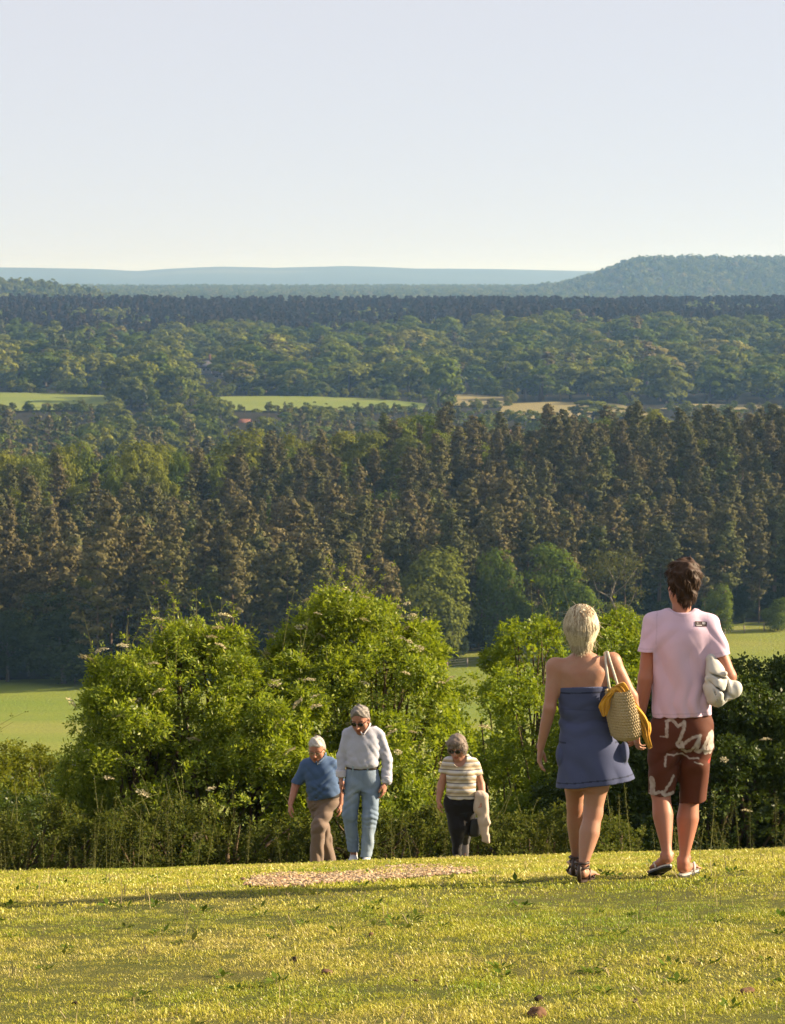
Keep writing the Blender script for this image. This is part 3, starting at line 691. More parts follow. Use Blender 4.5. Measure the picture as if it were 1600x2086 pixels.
# --- stony patch of path
def path_sheet():
    us = np.arange(488, 996, 6.); vs = np.arange(1760, 1812, 1.6); V = []; idx = {}
    for i, u in enumerate(us):
        for j, v in enumerate(vs):
            x, y, z = hit(u, v, 18, 41); idx[i, j] = len(V); V.append((x, y, z+.012))
    Fs = []
    nz = np.random.default_rng(4)
    for i in range(len(us)-1):
        for j in range(len(vs)-1):
            if in_poly(np.array(us[i]+3+nz.normal(0, 7)), np.array(vs[j]+.8+nz.normal(0, 2.2)), PATH) and V[idx[i, j]][1] < 36.5 and V[idx[i, j]][1] > 18.2:
                Fs.append((idx[i, j], idx[i, j+1], idx[i+1, j+1], idx[i+1, j]))
    k = NT('reddish path earth'); p = k.pos()
    c = k.ramp(k.noise(3, 4, p), [(.35, (.21, .095, .04)), (.55, (.28, .155, .075)), (.7, (.20, .17, .05))])
    m = k.end(k.n('ShaderNodeBsdfPrincipled', {'Base Color': c, 'Roughness': .95}).outputs[0])
    return tag(mesh_obj('path', V, Fs, m, smooth=True), 'worn patch of reddish earth path on the hill crest', kind='structure')
path_sheet()
def stone_mesh(name, seed, mat, r=1.0, flat=.6, n=1):
    import bmesh
    bm = bmesh.new(); bmesh.ops.create_icosphere(bm, subdivisions=n, radius=r); rng = np.random.default_rng(seed)
    ph = rng.uniform(0, 6, 9)
    for v in bm.verts:
        c = v.co; f = 1+.22*sin(c.x*2.3/r+ph[0])+.2*sin(c.y*2.9/r+ph[1]+c.z*1.3/r)+.18*sin(c.z*3.7/r+ph[2])+(.1*sin(c.x*7/r+ph[3])*sin(c.y*6/r+ph[4])*sin(c.z*7/r+ph[5]))+rng.normal(0, .05)
        v.co = (c.x*f, c.y*f*.9, c.z*f*flat)
    me = bpy.data.meshes.new(name); bm.to_mesh(me); bm.free(); me.materials.append(mat)
    return bpy.data.objects.new(name, me)
kk = NT('pale flint chips'); oi = kk.n('ShaderNodeObjectInfo').outputs['Random']
M_CHIP = kk.end(kk.n('ShaderNodeBsdfPrincipled', {'Base Color': kk.ramp(oi, [(0, (.25, .15, .075)), (.4, (.35, .235, .125)), (.8, (.47, .37, .24)), (1, (.18, .12, .06))]), 'Roughness': .85}).outputs[0])
ST = [stone_mesh('chip_%d' % i, 70+i, M_CHIP) for i in range(5)]
rs = np.random.default_rng(12); pts = []
while len(pts) < 1900:
    u, v = rs.uniform(495, 985), rs.uniform(1762, 1809)
    if in_poly(np.array(u+rs.normal(0, 9)), np.array(v+rs.normal(0, 2.0)), PATH) and (rs.random() < .25+.75*fbm(N2, u/45., v/7.)):
        x, y, z = hit(u, v, 18.2, 36.6); pts.append((x, y, z+.012))
n = len(pts); s = rs.gamma(3, .0058, n)+.007
tag(scatter('gravel', pts, rs.uniform(0, 6.28, n), np.clip(s, 0, .03)*.62, rs.integers(0, 5, n), ST), 'pale broken stones strewn on the path patch')

# --- clods of earth
M_CLOD = plain_mat('dry earth', (.17, .095, .06), .95, .1, .45, 40); M_CLODD = plain_mat('dark damp earth', (.06, .045, .03), .95, .1, .4, 40)
for i, (px, py, w, m, lab) in enumerate([(668, 1984, 28, M_CLOD, 'reddish brown clod of earth alone in the lawn left of centre'), (1091, 2070, 50, M_CLOD, 'largest brown clod of earth at the bottom edge of the lawn'),
        (1096, 2040, 26, M_CLODD, 'dark clod just behind the largest brown clod'), (1524, 2024, 34, M_CLOD, 'upright brown clod in the lower right corner'),
        (600, 1957, 18, M_CLODD, 'small dark clod left of the reddish clod'), (152, 2046, 14, M_CLODD, 'tiny dark clod in the lower left corner of the lawn'), (1292, 2043, 22, M_CLODD, 'flat dark clod between the two brown clods'),
        (756, 1906, 14, M_CLOD, 'tiny brown clod below the long shadow'), (848, 1999, 13, M_CLOD, 'tiny brown clod right of the reddish clod')]):
    x, y, z = hit(px, py, 11.0, 30); o = stone_mesh('earth_clod', 200+i, m, w/F*y*.40, .7, 3); COL.objects.link(o); o.location = (x, y, z+w/F*y*.12); o.rotation_euler = (0, 0, i*1.3)
    o.data.polygons.foreach_set('use_smooth', np.ones(len(o.data.polygons), bool)); tag(o, lab, 'clod', 'clods of earth in the lawn')

# --- bushes
M_ELDER = leaf_mat('elder leaves', [(0, (.13, .21, .012)), (.35, (.18, .265, .015)), (.7, (.25, .32, .022)), (1, (.35, .37, .05))], .40, (.58, .70, .02), gloss=.012, jitter=.42, objvar=False)
M_MAPLE = leaf_mat('maple leaves', [(0, (.13, .22, .014)), (.5, (.18, .27, .018)), (1, (.24, .31, .025))], .42, (.56, .64, .02), gloss=.01, jitter=.3, objvar=False)
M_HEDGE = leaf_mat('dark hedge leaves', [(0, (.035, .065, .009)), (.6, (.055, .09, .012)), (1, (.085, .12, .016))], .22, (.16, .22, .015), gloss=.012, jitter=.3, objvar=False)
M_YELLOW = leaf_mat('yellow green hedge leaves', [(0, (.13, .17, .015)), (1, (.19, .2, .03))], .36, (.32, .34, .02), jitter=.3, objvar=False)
M_STEM = plain_mat('bush stems', (.12, .085, .05), .9, .1, .4, 20)
M_SHOOT = plain_mat('green shoots', (.17, .17, .05), .8, .2, .3, 20)
M_FLOWER = leaf_mat('cream elder flowers', [(0, (.7, .6, .32)), (1, (.85, .76, .5))], .2, (.6, .5, .2), jitter=.15, objvar=False)

def compound(C, A, N, ln, rng, k=5, wd=.42):
    """pinnate leaves at C along axis A, upper side N: k leaflets each"""
    A = A/np.linalg.norm(A, axis=1, keepdims=True); N = N-(N*A).sum(1, keepdims=True)*A; N /= np.maximum(np.linalg.norm(N, axis=1, keepdims=True), 1e-6); S = np.cross(A, N)
    Cs, Ts, Ns, Ls = [], [], [], []; n = len(C); ln = np.broadcast_to(ln, (n,))[:, None]
    lay = {5: [(1.0, 0), (.62, 1), (.62, -1), (.3, 1), (.3, -1)], 3: [(.9, 0), (.5, 1), (.5, -1)], 1: [(.5, 0)]}[k]
    for f, sd_ in lay:
        T = A*(1.0 if sd_ == 0 else .45)+S*sd_*.95-N*.18*rng.uniform(.3, 1.6, (n, 1)); T /= np.linalg.norm(T, axis=1, keepdims=True)
        L = ln*(.52 if k > 1 else 1.0)*rng.uniform(.8, 1.2, (n, 1)); Cs.append(C+A*ln*f*.85+T*L*.5-N*.12*ln*f*f); Ts.append(T); Ns.append(N+rng.normal(0, .25, (n, 3))); Ls.append(L)
    C2 = np.concatenate(Cs); T2 = np.concatenate(Ts); N2_ = np.concatenate(Ns); L2 = np.concatenate(Ls)[:, 0]
    return quads(C2, N2_, L2, L2*wd, rng, .12, T2)

def make_bush(name, lobes, seed, n_sprig, label, mat, leaf=.17, k=5, per=6, wd=.42, flowers=0, shoots=0, base=None, cat='bush', group=None, ground_lift=0, inner=.75):
    """lobes: (x, y, z, rx, ry, rz) in world metres; leaves sit on sprigs that point out of the lobes"""
    rng = np.random.default_rng(seed); L = np.array(lobes, float)
    cx, cyy = L[:, 0].mean(), L[:, 1].mean(); g = gz(cx, cyy); org = np.array([cx, cyy, g])
    root = empty(name, tuple(org)); tag(root, label, cat, group); L[:, :3] -= org
    area = (L[:, 3]*L[:, 4]*L[:, 5])**(2/3); pr = area/area.sum()
    # sub lobes give the uneven outline
    sub = []
    for l in L:
        for q in range(26):
            d = rdir(1, rng)[0]; f = rng.uniform(.75, 1.13)
            sub.append((*(l[:3]+d*l[3:]*f*rng.uniform(.9, 1.12)), rng.uniform(.13, .38)*min(l[3:])))
    sub = np.array(sub); allc = np.concatenate([L[:, :3], sub[:, :3]]); allr = np.concatenate([L[:, 3:], np.repeat(sub[:, 3:], 3, 1)])
    w = np.concatenate([area*.45, (sub[:, 3]**2)*3.0]); w /= w.sum()
    C, D = [], []; tries = 0; need = n_sprig
    while need > 0 and tries < 40:
        m = need*3; i = rng.choice(len(allc), m, p=w); d = rdir(m, rng); P = allc[i]+d*allr[i]*rng.uniform(.86, 1.06, (m, 1))
        ok = np.ones(m, bool)
        for c, r in zip(allc, allr): ok &= (((P-c)/r)**2).sum(1) > .62
        ok &= P[:, 2] > -.3
        P, d = P[ok][:need], d[ok][:need]; C.append(P); D.append(d); need -= len(P); tries += 1
    C = np.concatenate(C); D = np.concatenate(D); n = len(C)
    up = D*.75+np.array([0, 0, .45])+rng.normal(0, .3, (n, 3)); up /= np.linalg.norm(up, axis=1, keepdims=True)
    mb = MB(); sl = rng.uniform(.10, .26, n)[:, None]*(leaf/.17)
    for q in range(per):
        f = rng.uniform(.0, 1.0, (n, 1)); ang = rdir(n, rng); A = ang-(ang*up).sum(1, keepdims=True)*up; A = A*.9+up*.45
        mb.add(compound(C+up*sl*(f-.4), A, up*.8+D*.35+np.array([0, 0, .2]), leaf*rng.uniform(.7, 1.2, n), rng, k, wd))
    # inner, sparser foliage so that the bush is not hollow
    m = int(n*inner); i = rng.choice(len(allc), m, p=w); d = rdir(m, rng); P = allc[i]+d*allr[i]*rng.uniform(.3, .9, (m, 1)); P = P[P[:, 2] > -.2]; m = len(P)
    mb.add(compound(P, rdir(m, rng), rdir(m, rng)+np.array([0, 0, .8]), leaf*1.25, rng, k, wd*1.25))
    if shoots:
        sm = MB()
        tops = np.argsort(-(C[:, 2]+rng.uniform(0, 1.2, n)))[:shoots*4]; rng.shuffle(tops)
        for j in tops[:shoots]:
            d = up[j]*.6+np.array([rng.normal(0, .35), rng.normal(0, .3), .75]); d /= np.linalg.norm(d); l = rng.uniform(.25, .85); bend = rng.normal(0, .35, 3); t = np.linspace(0, 1, 6)[:, None]
            pth = C[j]-d*.15+d*l*t+bend*l*t*t*.6; sm.add(tube(pth, .006*(1-.7*t[:, 0]), 4, False))
            kk_ = 6; pp = pth[rng.integers(1, 6, kk_)]; mb.add(compound(pp, rdir(kk_, rng)+d*.4, rdir(kk_, rng)*.4+np.array([0, 0, 1.]), leaf*.7, rng, k, wd))
        sm.build('shoots', M_SHOOT, root, True)['kind'] = 'stuff'
    mb.build('foliage', mat, root)['kind'] = 'stuff'
    st = MB()
    for l in L:
        for q in range(6):
            d = rdir(1, rng)[0]; d[2] = abs(d[2]); e = l[:3]+d*l[3:]*.85; b = np.array([l[0]*.35+rng.normal(0, .2), l[1]*.4, min(0, l[2]-.5)-.3]); mm = (b+e)/2+rng.normal(0, .18, 3)
            st.add(tube([b, mm, e], [.05, .03, .01], 5, False))
    st.build('stems', M_STEM, root, True)['kind'] = 'stuff'
    if flowers:
        fr = np.random.default_rng(seed+1); m = 60; rr = .07*np.sqrt(fr.random(m)); a = fr.uniform(0, 6.28, m)
        V, Fq_ = quads(np.stack([rr*np.cos(a), rr*np.sin(a), -.9*rr**2/.07*.35+fr.normal(0, .004, m)], 1), fr.normal(0, .35, (m, 3))+np.array([0, 0, 1]), .026, .024, fr)
        fm = mesh_obj('flower_head', V, Fq_, M_FLOWER, root); me = fm.data; bpy.data.objects.remove(fm)
        cand = np.where((D[:, 1] < .35) & (C[:, 2] > .4))[0]; fr.shuffle(cand)
        for j in cand[:flowers]:
            f = bpy.data.objects.new('flower_head', me); COL.objects.link(f); f.parent = root
            f.location = tuple(C[j]+D[j]*.16+up[j]*.13); s_ = fr.uniform(.7, 1.35); f.scale = (s_*1.1, s_*1.1, s_); f.rotation_euler = (fr.normal(.15, .3), fr.normal(0, .3), fr.uniform(0, 6))
    return root
def lobe(px, py, Y, wpx, hpx, depth):
    x, y, z = at(px, py, Y); return (x, y, z, wpx/2/F*Y, depth/2, hpx/2/F*Y)
G_E = 'bushes below the crest of the hill'
make_bush('elder_bush', [lobe(400, 1435, 46.5, 260, 270, 2.4), lobe(260, 1490, 46, 200, 230, 2.2), lobe(330, 1590, 45.6, 330, 300, 2.6), lobe(530, 1505, 46.2, 220, 280, 2.4), lobe(480, 1650, 45.2, 380, 260, 2.2), lobe(385, 1318, 47, 90, 90, .8), lobe(240, 1385, 46.6, 90, 80, .8), lobe(320, 1340, 46.8, 60, 60, .6)],
          31, 4200, 'wide flowering elder bush with ragged top behind the weeds at left', M_ELDER, leaf=.135, wd=.38, flowers=90, shoots=80, inner=.4, group=G_E)
make_bush('elder_bush', [lobe(720, 1340, 48, 270, 210, 2.4), lobe(690, 1255, 48.3, 150, 80, 1.3), lobe(650, 1490, 47, 220, 320, 2.4), lobe(780, 1480, 47.2, 260, 340, 2.4), lobe(838, 1400, 47.8, 130, 230, 1.6), lobe(740, 1650, 45.8, 360, 260, 2.2), lobe(870, 1580, 46.6, 120, 260, 1.5)],
          32, 4200, 'tallest flowering elder bush directly behind the man in jeans', M_ELDER, leaf=.135, wd=.38, flowers=120, shoots=75, inner=.4, group=G_E)
make_bush('maple_bush', [lobe(1090, 1400, 57, 170, 280, 2.6), lobe(1080, 1320, 57.4, 110, 130, 1.4), lobe(980, 1500, 55, 200, 240, 2.2), lobe(1230, 1400, 58, 190, 260, 2.6), lobe(1150, 1560, 55, 330, 340, 3.0), lobe(985, 1640, 54, 210, 260, 2.2), lobe(1250, 1310, 58.4, 90, 90, 1.2), lobe(1275, 1420, 57.6, 120, 180, 1.6)],
          33, 4300, 'bright green maple bush behind the blonde woman', M_MAPLE, leaf=.10, k=3, per=8, wd=.7, shoots=18, group=G_E)
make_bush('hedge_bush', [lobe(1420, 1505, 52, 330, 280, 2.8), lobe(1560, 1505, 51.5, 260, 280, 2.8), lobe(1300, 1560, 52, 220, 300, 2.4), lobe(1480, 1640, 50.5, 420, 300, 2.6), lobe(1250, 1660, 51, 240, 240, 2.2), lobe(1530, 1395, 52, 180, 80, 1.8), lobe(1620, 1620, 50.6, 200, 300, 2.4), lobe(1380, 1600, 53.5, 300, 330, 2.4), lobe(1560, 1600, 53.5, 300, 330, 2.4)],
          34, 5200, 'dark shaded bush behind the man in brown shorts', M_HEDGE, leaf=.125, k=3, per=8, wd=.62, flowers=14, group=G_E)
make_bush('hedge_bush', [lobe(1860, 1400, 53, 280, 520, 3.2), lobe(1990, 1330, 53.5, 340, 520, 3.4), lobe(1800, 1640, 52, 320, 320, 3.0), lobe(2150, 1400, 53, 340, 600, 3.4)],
          35, 4200, 'unseen bush added beyond the right edge to shade the dark bush', M_HEDGE, leaf=.26, k=3, per=7, wd=.62, group=G_E)  # added out of view; tall and dense to shade the bush at its left
make_bush('hedge_bush', [lobe(40, 1610, 78, 190, 150, 2.6), lobe(-60, 1590, 79, 200, 170, 2.6), lobe(70, 1575, 80, 70, 70, 1.2), lobe(-20, 1700, 74, 280, 200, 3)],
          36, 1300, 'sunlit yellow green bush at the left edge below the field', M_YELLOW, leaf=.16, k=3, per=7, wd=.6, shoots=14, group=G_E)
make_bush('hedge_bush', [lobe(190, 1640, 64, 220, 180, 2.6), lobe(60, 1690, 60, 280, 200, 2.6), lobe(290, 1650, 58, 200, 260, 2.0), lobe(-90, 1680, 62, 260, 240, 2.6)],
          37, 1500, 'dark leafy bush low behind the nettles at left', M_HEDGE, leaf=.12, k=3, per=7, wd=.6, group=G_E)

# --- nettles along the crest
M_NETTLE = leaf_mat('nettle leaves', [(0, (.075, .10, .02)), (.5, (.10, .115, .03)), (1, (.14, .135, .05))], .3, (.24, .24, .04), jitter=.3)
M_NETTLE2 = leaf_mat('bramble leaves', [(0, (.07, .105, .018)), (.5, (.10, .13, .025)), (1, (.15, .16, .04))], .3, (.26, .28, .03), jitter=.3, objvar=False)
def nettle(name, seed, H):
    rng = np.random.default_rng(seed); cr = MB(); z = .12*H; a = rng.uniform(0, 6)
    while z < H:
        t = z/H; ln = .10*(1-.72*t)*rng.uniform(.8, 1.2)+.012
        for q in range(2):
            aa = a+q*pi; A = np.array([[cos(aa), sin(aa), -.15-.25*rng.random()]]); cr.add(compound(np.array([[0, 0, z]]), A, np.array([[0, 0, 1.]])+rng.normal(0, .2, (1, 3)), ln, rng, 1, .5))
        if t > .45:
            k = 5; cr.add(quads(np.array([[0, 0, z]])+rng.normal(0, .018+.01*(1-t), (k, 3)), rdir(k, rng), .035, .016, rng))
        a += pi/2+rng.normal(0, .2); z += .045+.05*(1-t)
    st = MB().add(tube([(0, 0, -.1), (.01, 0, H*.5), (0, .01, H)], [.006, .005, .002], 4, False))
    return unlink(cr.build('leaves', M_NETTLE)), unlink(st.build('stem', M_SHOOT, smooth=True))
NET = [nettle('nettle', 400+i, [1.2, 1.35, 1.05, 1.5, .9][i]) for i in range(5)]
NETM = [merged('nettle_%d' % i, p) for i, p in enumerate(NET)]
def nettle_thing(px, top, Y, label, i):
    x, _, zt = at(px, top, Y); g = gz(x, Y); h = max(.5, zt-g); p = NET[i % 5]; s = h/proto_h(p)
    r = empty('nettle_plant', (x, Y, g), RNG.uniform(0, 6)); r.scale = (min(s, 1.2),)*2+(s,); tag(r, label, 'nettle', 'tall nettles standing out of the weeds')
    for src, nm in ((p[0], 'leaves'), (p[1], 'stem')):
        c = bpy.data.objects.new(nm, src.data); COL.objects.link(c); c.parent = r
NL = [(193, 1662, 'tallest nettle of the weeds at left'), (231, 1690, 'sunlit nettle right of the tallest nettle'), (88, 1698, 'lone nettle at the far left of the weeds'), (266, 1698, 'nettle left of the forked pair of nettles'),
      (292, 1686, 'taller nettle of the forked pair'), (314, 1700, 'rightmost sunlit nettle of the left group'), (217, 1672, 'thin nettle close behind the tallest nettle'), (142, 1722, 'short nettle between the lone and the tallest nettle'), (173, 1698, 'nettle left of the tallest nettle'), (350, 1690, 'nettle standing by the dark gap of the elder')]
for i, (px, top, lab) in enumerate(NL): nettle_thing(px, top, 41.3+.15*(i % 4), lab, i)
rs = np.random.default_rng(77); Q = []
for i in range(480):
    px = rs.uniform(-250, 1850); Y = rs.uniform(41.6, 46); d = 1.0
    if 1240 < px < 1900: d = .35
    if rs.random() < d: Q.append(((px-800)/F*Y, Y))
Q = np.array(Q); n = len(Q); sc = rs.uniform(.4, .88, n)*np.where(Q[:, 0]/Q[:, 1]*F+800 > 620, .92, 1.05)
tag(scatter('nettle_bed', np.column_stack([Q, ground_z(Q[:, 0], Q[:, 1])]), rs.uniform(0, 6.28, n), sc, rs.integers(0, 5, n), NETM, tilt=rs.normal(0, .2, (n, 2))), 'tangle of nettles and weeds along the crest')

for i, (pxs, lab) in enumerate([((-180, -60, 60, 170), 'low bramble thicket among the nettles at the far left'), ((270, 380, 480, 590), 'low bramble thicket at the foot of the wide elder'), ((680, 800, 870), 'low bramble thicket behind the tall man\'s legs'), ((980, 1080, 1180, 1230), 'low bramble thicket left of the blonde woman\'s legs')]):
    make_bush('bramble_bush', [lobe(p, 1728+8*(j % 2), 43.2+.4*(j % 3), 170, 120+20*((j+i) % 3), 1.5) for j, p in enumerate(pxs)], 60+i, 1000, lab, M_NETTLE2, leaf=.085, k=3, per=7, wd=.6, shoots=14, group='brambles along the crest')

M_WEED = leaf_mat('lawn weeds', [(0, (.09, .16, .02)), (.6, (.13, .19, .03)), (1, (.2, .2, .05))], .25, (.2, .26, .02), jitter=.3)
G = lawn_points(11.3, 24, 7, 19); n = len(G); kpt = fbm(N2, G[:, 0]*1.3, G[:, 1]*1.3) > .5; G = G[kpt]; n = len(G)
tag(scatter('lawn_weeds', G+np.array([0, 0, .004]), RNG.uniform(0, 6.28, n), RNG.uniform(.5, 1.2, n), RNG.integers(0, 3, n), [rosette('rosette_%d' % i, 500+i, M_WEED) for i in range(3)]), 'small flat weeds and clover scattered in the lawn')
# ------------------------------------------------------------------ modelling by distance fields: bodies and clothes as continuous skins
def rotm(yaw=0, pitch=0, roll=0):
    """head/limb frames: yaw about z, pitch about x (positive lifts +y), roll about y"""
    cz, sz, cx, sx, cyy, sy = cos(yaw), sin(yaw), cos(pitch), sin(pitch), cos(roll), sin(roll)
    Rz = np.array([[cz, -sz, 0], [sz, cz, 0], [0, 0, 1.]]); Rx = np.array([[1, 0, 0], [0, cx, -sx], [0, sx, cx]]); Ry = np.array([[cyy, 0, sy], [0, 1, 0], [-sy, 0, cyy]])
    return Rz@Rx@Ry
class Sdf:
    def __init__(s, lo, hi, h):
        s.lo = np.array(lo, float); s.h = h; s.n = np.ceil((np.array(hi)-s.lo)/h).astype(int)+1
        s.f = np.full(tuple(s.n), .25, np.float32); s.soft = False
        s.ax = [s.lo[i]+h*np.arange(s.n[i]) for i in range(3)]
    def box(s, lo, hi, pad):
        a = np.clip(np.floor((np.array(lo)-pad-s.lo)/s.h).astype(int), 0, s.n); b = np.clip(np.ceil((np.array(hi)+pad-s.lo)/s.h).astype(int)+1, 0, s.n)
        sl = tuple(slice(a[i], b[i]) for i in range(3))
        X = np.meshgrid(*[s.ax[i][sl[i]].astype(np.float32) for i in range(3)], indexing='ij', sparse=True)
        return sl, X
    def put(s, sl, d, k, op):
        f = s.f[sl]
        if f.size == 0: return
        if op == 'u':
            if k <= 0: s.f[sl] = np.minimum(f, d)
            else:
                h = np.maximum(k-np.abs(f-d), 0)/k; s.f[sl] = np.minimum(f, d)-h*h*k*.25
        elif op == 's':
            if k <= 0: s.f[sl] = np.maximum(f, -d)
            else:
                h = np.maximum(k-np.abs(f+d), 0)/k; s.f[sl] = np.maximum(f, -d)+h*h*k*.25
    def limb(s, a, b, prof, k=.02, side=(1, 0, 0), op='u'):
        """prof: [(t, r_side, r_front)] along the bone a-b"""
        a = np.array(a, float); b = np.array(b, float); L = np.linalg.norm(b-a); w = (b-a)/L; P = np.array([(p if len(p) == 3 else (p[0], p[1], p[1])) for p in prof], float)
        u = np.array(side, float); u = u-(u@w)*w; u /= np.linalg.norm(u); v = np.cross(w, u); rm = P[:, 1:].max()
        sl, X = s.box(np.minimum(a, b)-rm, np.maximum(a, b)+rm, k+.03)
        q = [X[i]-np.float32(a[i]) for i in range(3)]
        dt = lambda e: q[0]*np.float32(e[0])+q[1]*np.float32(e[1])+q[2]*np.float32(e[2])
        sw = dt(w); t = np.clip(sw/L, 0, 1); e = sw-t*L
        tt = np.linspace(0, 1, 65); ru = np.interp(tt, P[:, 0], P[:, 1]); rv = np.interp(tt, P[:, 0], P[:, 2]); ker = np.array([1, 2, 3, 4, 3, 2, 1.]); ker /= ker.sum()
        sm = lambda r: np.convolve(np.pad(r, 3, mode='edge'), ker, 'valid').astype(np.float32)
        ru, rv = sm(ru), sm(rv); ti = (t*64); i0 = np.minimum(ti.astype(np.int32), 63); fr = ti-i0
        RU = ru[i0]*(1-fr)+ru[i0+1]*fr; RV = rv[i0]*(1-fr)+rv[i0+1]*fr; m = np.minimum(RU, RV)
        d = (np.sqrt((dt(u)/RU)**2+(dt(v)/RV)**2+(e/m)**2)-1)*m
        s.put(sl, d, k, op); return s
    def ell(s, c, r, k=.02, R=None, op='u'):
        c = np.array(c, float); r = np.array(r, float); rm = r.max() if R is not None else r
        sl, X = s.box(c-rm, c+rm, k+.03); q = [X[i]-np.float32(c[i]) for i in range(3)]
        if R is not None: q = [sum(np.float32(R[j, i])*q[j] for j in range(3)) for i in range(3)]
        k0 = np.sqrt((q[0]/r[0])**2+(q[1]/r[1])**2+(q[2]/r[2])**2); k1 = np.sqrt((q[0]/r[0]**2)**2+(q[1]/r[1]**2)**2+(q[2]/r[2]**2)**2)
        s.put(sl, (k0*(k0-1)/np.maximum(k1, 1e-6)).astype(np.float32), k, op); return s
    def loft(s, sec, k=.02, op='u', n=2.3, cap=0.0):
        """sections along z: (z, cx, cy, rx, ry)"""
        S = np.array(sorted(sec), float); z0, z1 = S[0, 0], S[-1, 0]; zz = np.linspace(z0, z1, 129); fs = [pchip(S[:, 0], S[:, j])(zz).astype(np.float32) for j in range(1, 5)]
        lo = np.array([(S[:, 1]-S[:, 3]).min(), (S[:, 2]-S[:, 4]).min(), z0-cap]); hi = np.array([(S[:, 1]+S[:, 3]).max(), (S[:, 2]+S[:, 4]).max(), z1+cap])
        sl, X = s.box(lo, hi, k+.04); zc = np.clip((X[2]-z0)/(z1-z0), 0, 1)*128; i0 = np.minimum(zc.astype(np.int32), 127); fr = (zc-i0).astype(np.float32)
        cx, cyy, rx, ry = [f[i0]*(1-fr)+f[i0+1]*fr for f in fs]
        m = np.minimum(rx, ry); g = (np.abs((X[0]-cx)/rx)**n+np.abs((X[1]-cyy)/ry)**n)**(1/n); d = (g-1)*m
        e = np.maximum(np.maximum(z0-X[2], X[2]-z1), 0)
        if cap > 0: d = np.where(e > 0, np.sqrt(np.maximum(d+cap, 0)**2+e**2)-cap, d)
        else: d = np.maximum(d, np.maximum(z0-X[2], X[2]-z1))
        s.put(sl, d.astype(np.float32), k, op); return s
    def plane(s, p, n, op='cut'):
        """keep the side the normal points away from"""
        n = np.array(n, float); n /= np.linalg.norm(n); X = np.meshgrid(*[a.astype(np.float32) for a in s.ax], indexing='ij', sparse=True)
        s.f = np.maximum(s.f, ((X[0]-p[0])*n[0]+(X[1]-p[1])*n[1]+(X[2]-p[2])*n[2]).astype(np.float32)); return s
    def warp(s, waves, band=.06):
        """folds: (kx, ky, kz, phase, amplitude[, zlo, zhi])"""
        m = np.abs(s.f) < band; I = np.where(m); p = [s.ax[i][I[i]] for i in range(3)]
        add = np.zeros(len(I[0]))
        for w in waves:
            kx, ky, kz, ph, am = w[:5]; q = kx*p[0]+ky*p[1]+kz*p[2]+ph+1.3*np.sin(.37*kz*p[0]+.31*kx*p[2]+ph*2); env = .55+.45*np.sin(9*p[0]-7*p[2]+5*p[1]+ph*3)
            q = am*(np.sin(q) if s.soft else env*(1-2*np.abs(np.sin(q*.5))**1.25))
            if len(w) > 5: q *= sstep(w[5]-.05, w[5]+.05, p[2])*(1-sstep(w[6]-.05, w[6]+.05, p[2]))
            add += q
        s.f[I] += add.astype(np.float32); return s
    def mesh(s, smooth=2):
        f = s.f; ins = f < 0; nx, ny, nz = f.shape
        c = np.zeros((nx-1, ny-1, nz-1), np.int8)
        for i in (0, 1):
            for j in (0, 1):
                for k in (0, 1): c += ins[i:nx-1+i, j:ny-1+j, k:nz-1+k]
        I = np.argwhere((c > 0) & (c < 8)); idx = np.full(c.shape, -1, np.int32); idx[tuple(I.T)] = np.arange(len(I))
        corners = [(i, j, k) for i in (0, 1) for j in (0, 1) for k in (0, 1)]
        val = {cr: f[I[:, 0]+cr[0], I[:, 1]+cr[1], I[:, 2]+cr[2]].astype(np.float64) for cr in corners}
        acc = np.zeros((len(I), 3)); cnt = np.zeros(len(I))
        for a in corners:
            for d in range(3):
                if a[d] == 0:
                    b = list(a); b[d] = 1; b = tuple(b); va, vb = val[a], val[b]; m = (va < 0) != (vb < 0); t = np.where(m, va/np.where(m, va-vb, 1), 0)
                    p = np.tile(np.array(a, float), (len(I), 1)); p[:, d] += t; acc[m] += p[m]; cnt[m] += 1
        V = s.lo+s.h*(I+acc/np.maximum(cnt, 1)[:, None]); Q = []
        for d in range(3):
            e1, e2 = [(1, 2), (2, 0), (0, 1)][d]
            sa = [slice(None)]*3; sb = [slice(None)]*3; sa[d] = slice(0, -1); sb[d] = slice(1, None)
            A = ins[tuple(sa)]; B = ins[tuple(sb)]; E = np.argwhere(A != B)
            ok = (E[:, e1] > 0) & (E[:, e2] > 0) & (E[:, e1] < f.shape[e1]-1) & (E[:, e2] < f.shape[e2]-1); E = E[ok]
            def cell(o1, o2):
                q = E.copy(); q[:, e1] -= o1; q[:, e2] -= o2; return idx[q[:, 0], q[:, 1], q[:, 2]]
            q = np.stack([cell(1, 1), cell(0, 1), cell(0, 0), cell(1, 0)], 1); fl = ~A[tuple(E.T)]; q[fl] = q[fl][:, ::-1]; Q.append(q)
        Q = np.concatenate(Q); Q = Q[(Q >= 0).all(1)]
        for it in range(smooth):
            a = np.concatenate([Q[:, 0], Q[:, 1], Q[:, 2], Q[:, 3]]); b = np.concatenate([Q[:, 1], Q[:, 2], Q[:, 3], Q[:, 0]])
            deg = np.bincount(a, minlength=len(V))+np.bincount(b, minlength=len(V)); S = np.stack([np.bincount(a, V[b][:, j], len(V))+np.bincount(b, V[a][:, j], len(V)) for j in range(3)], 1)
            V = V+(S/np.maximum(deg, 1)[:, None]-V)*(.5 if it % 2 == 0 else -.3)
        return V, Q
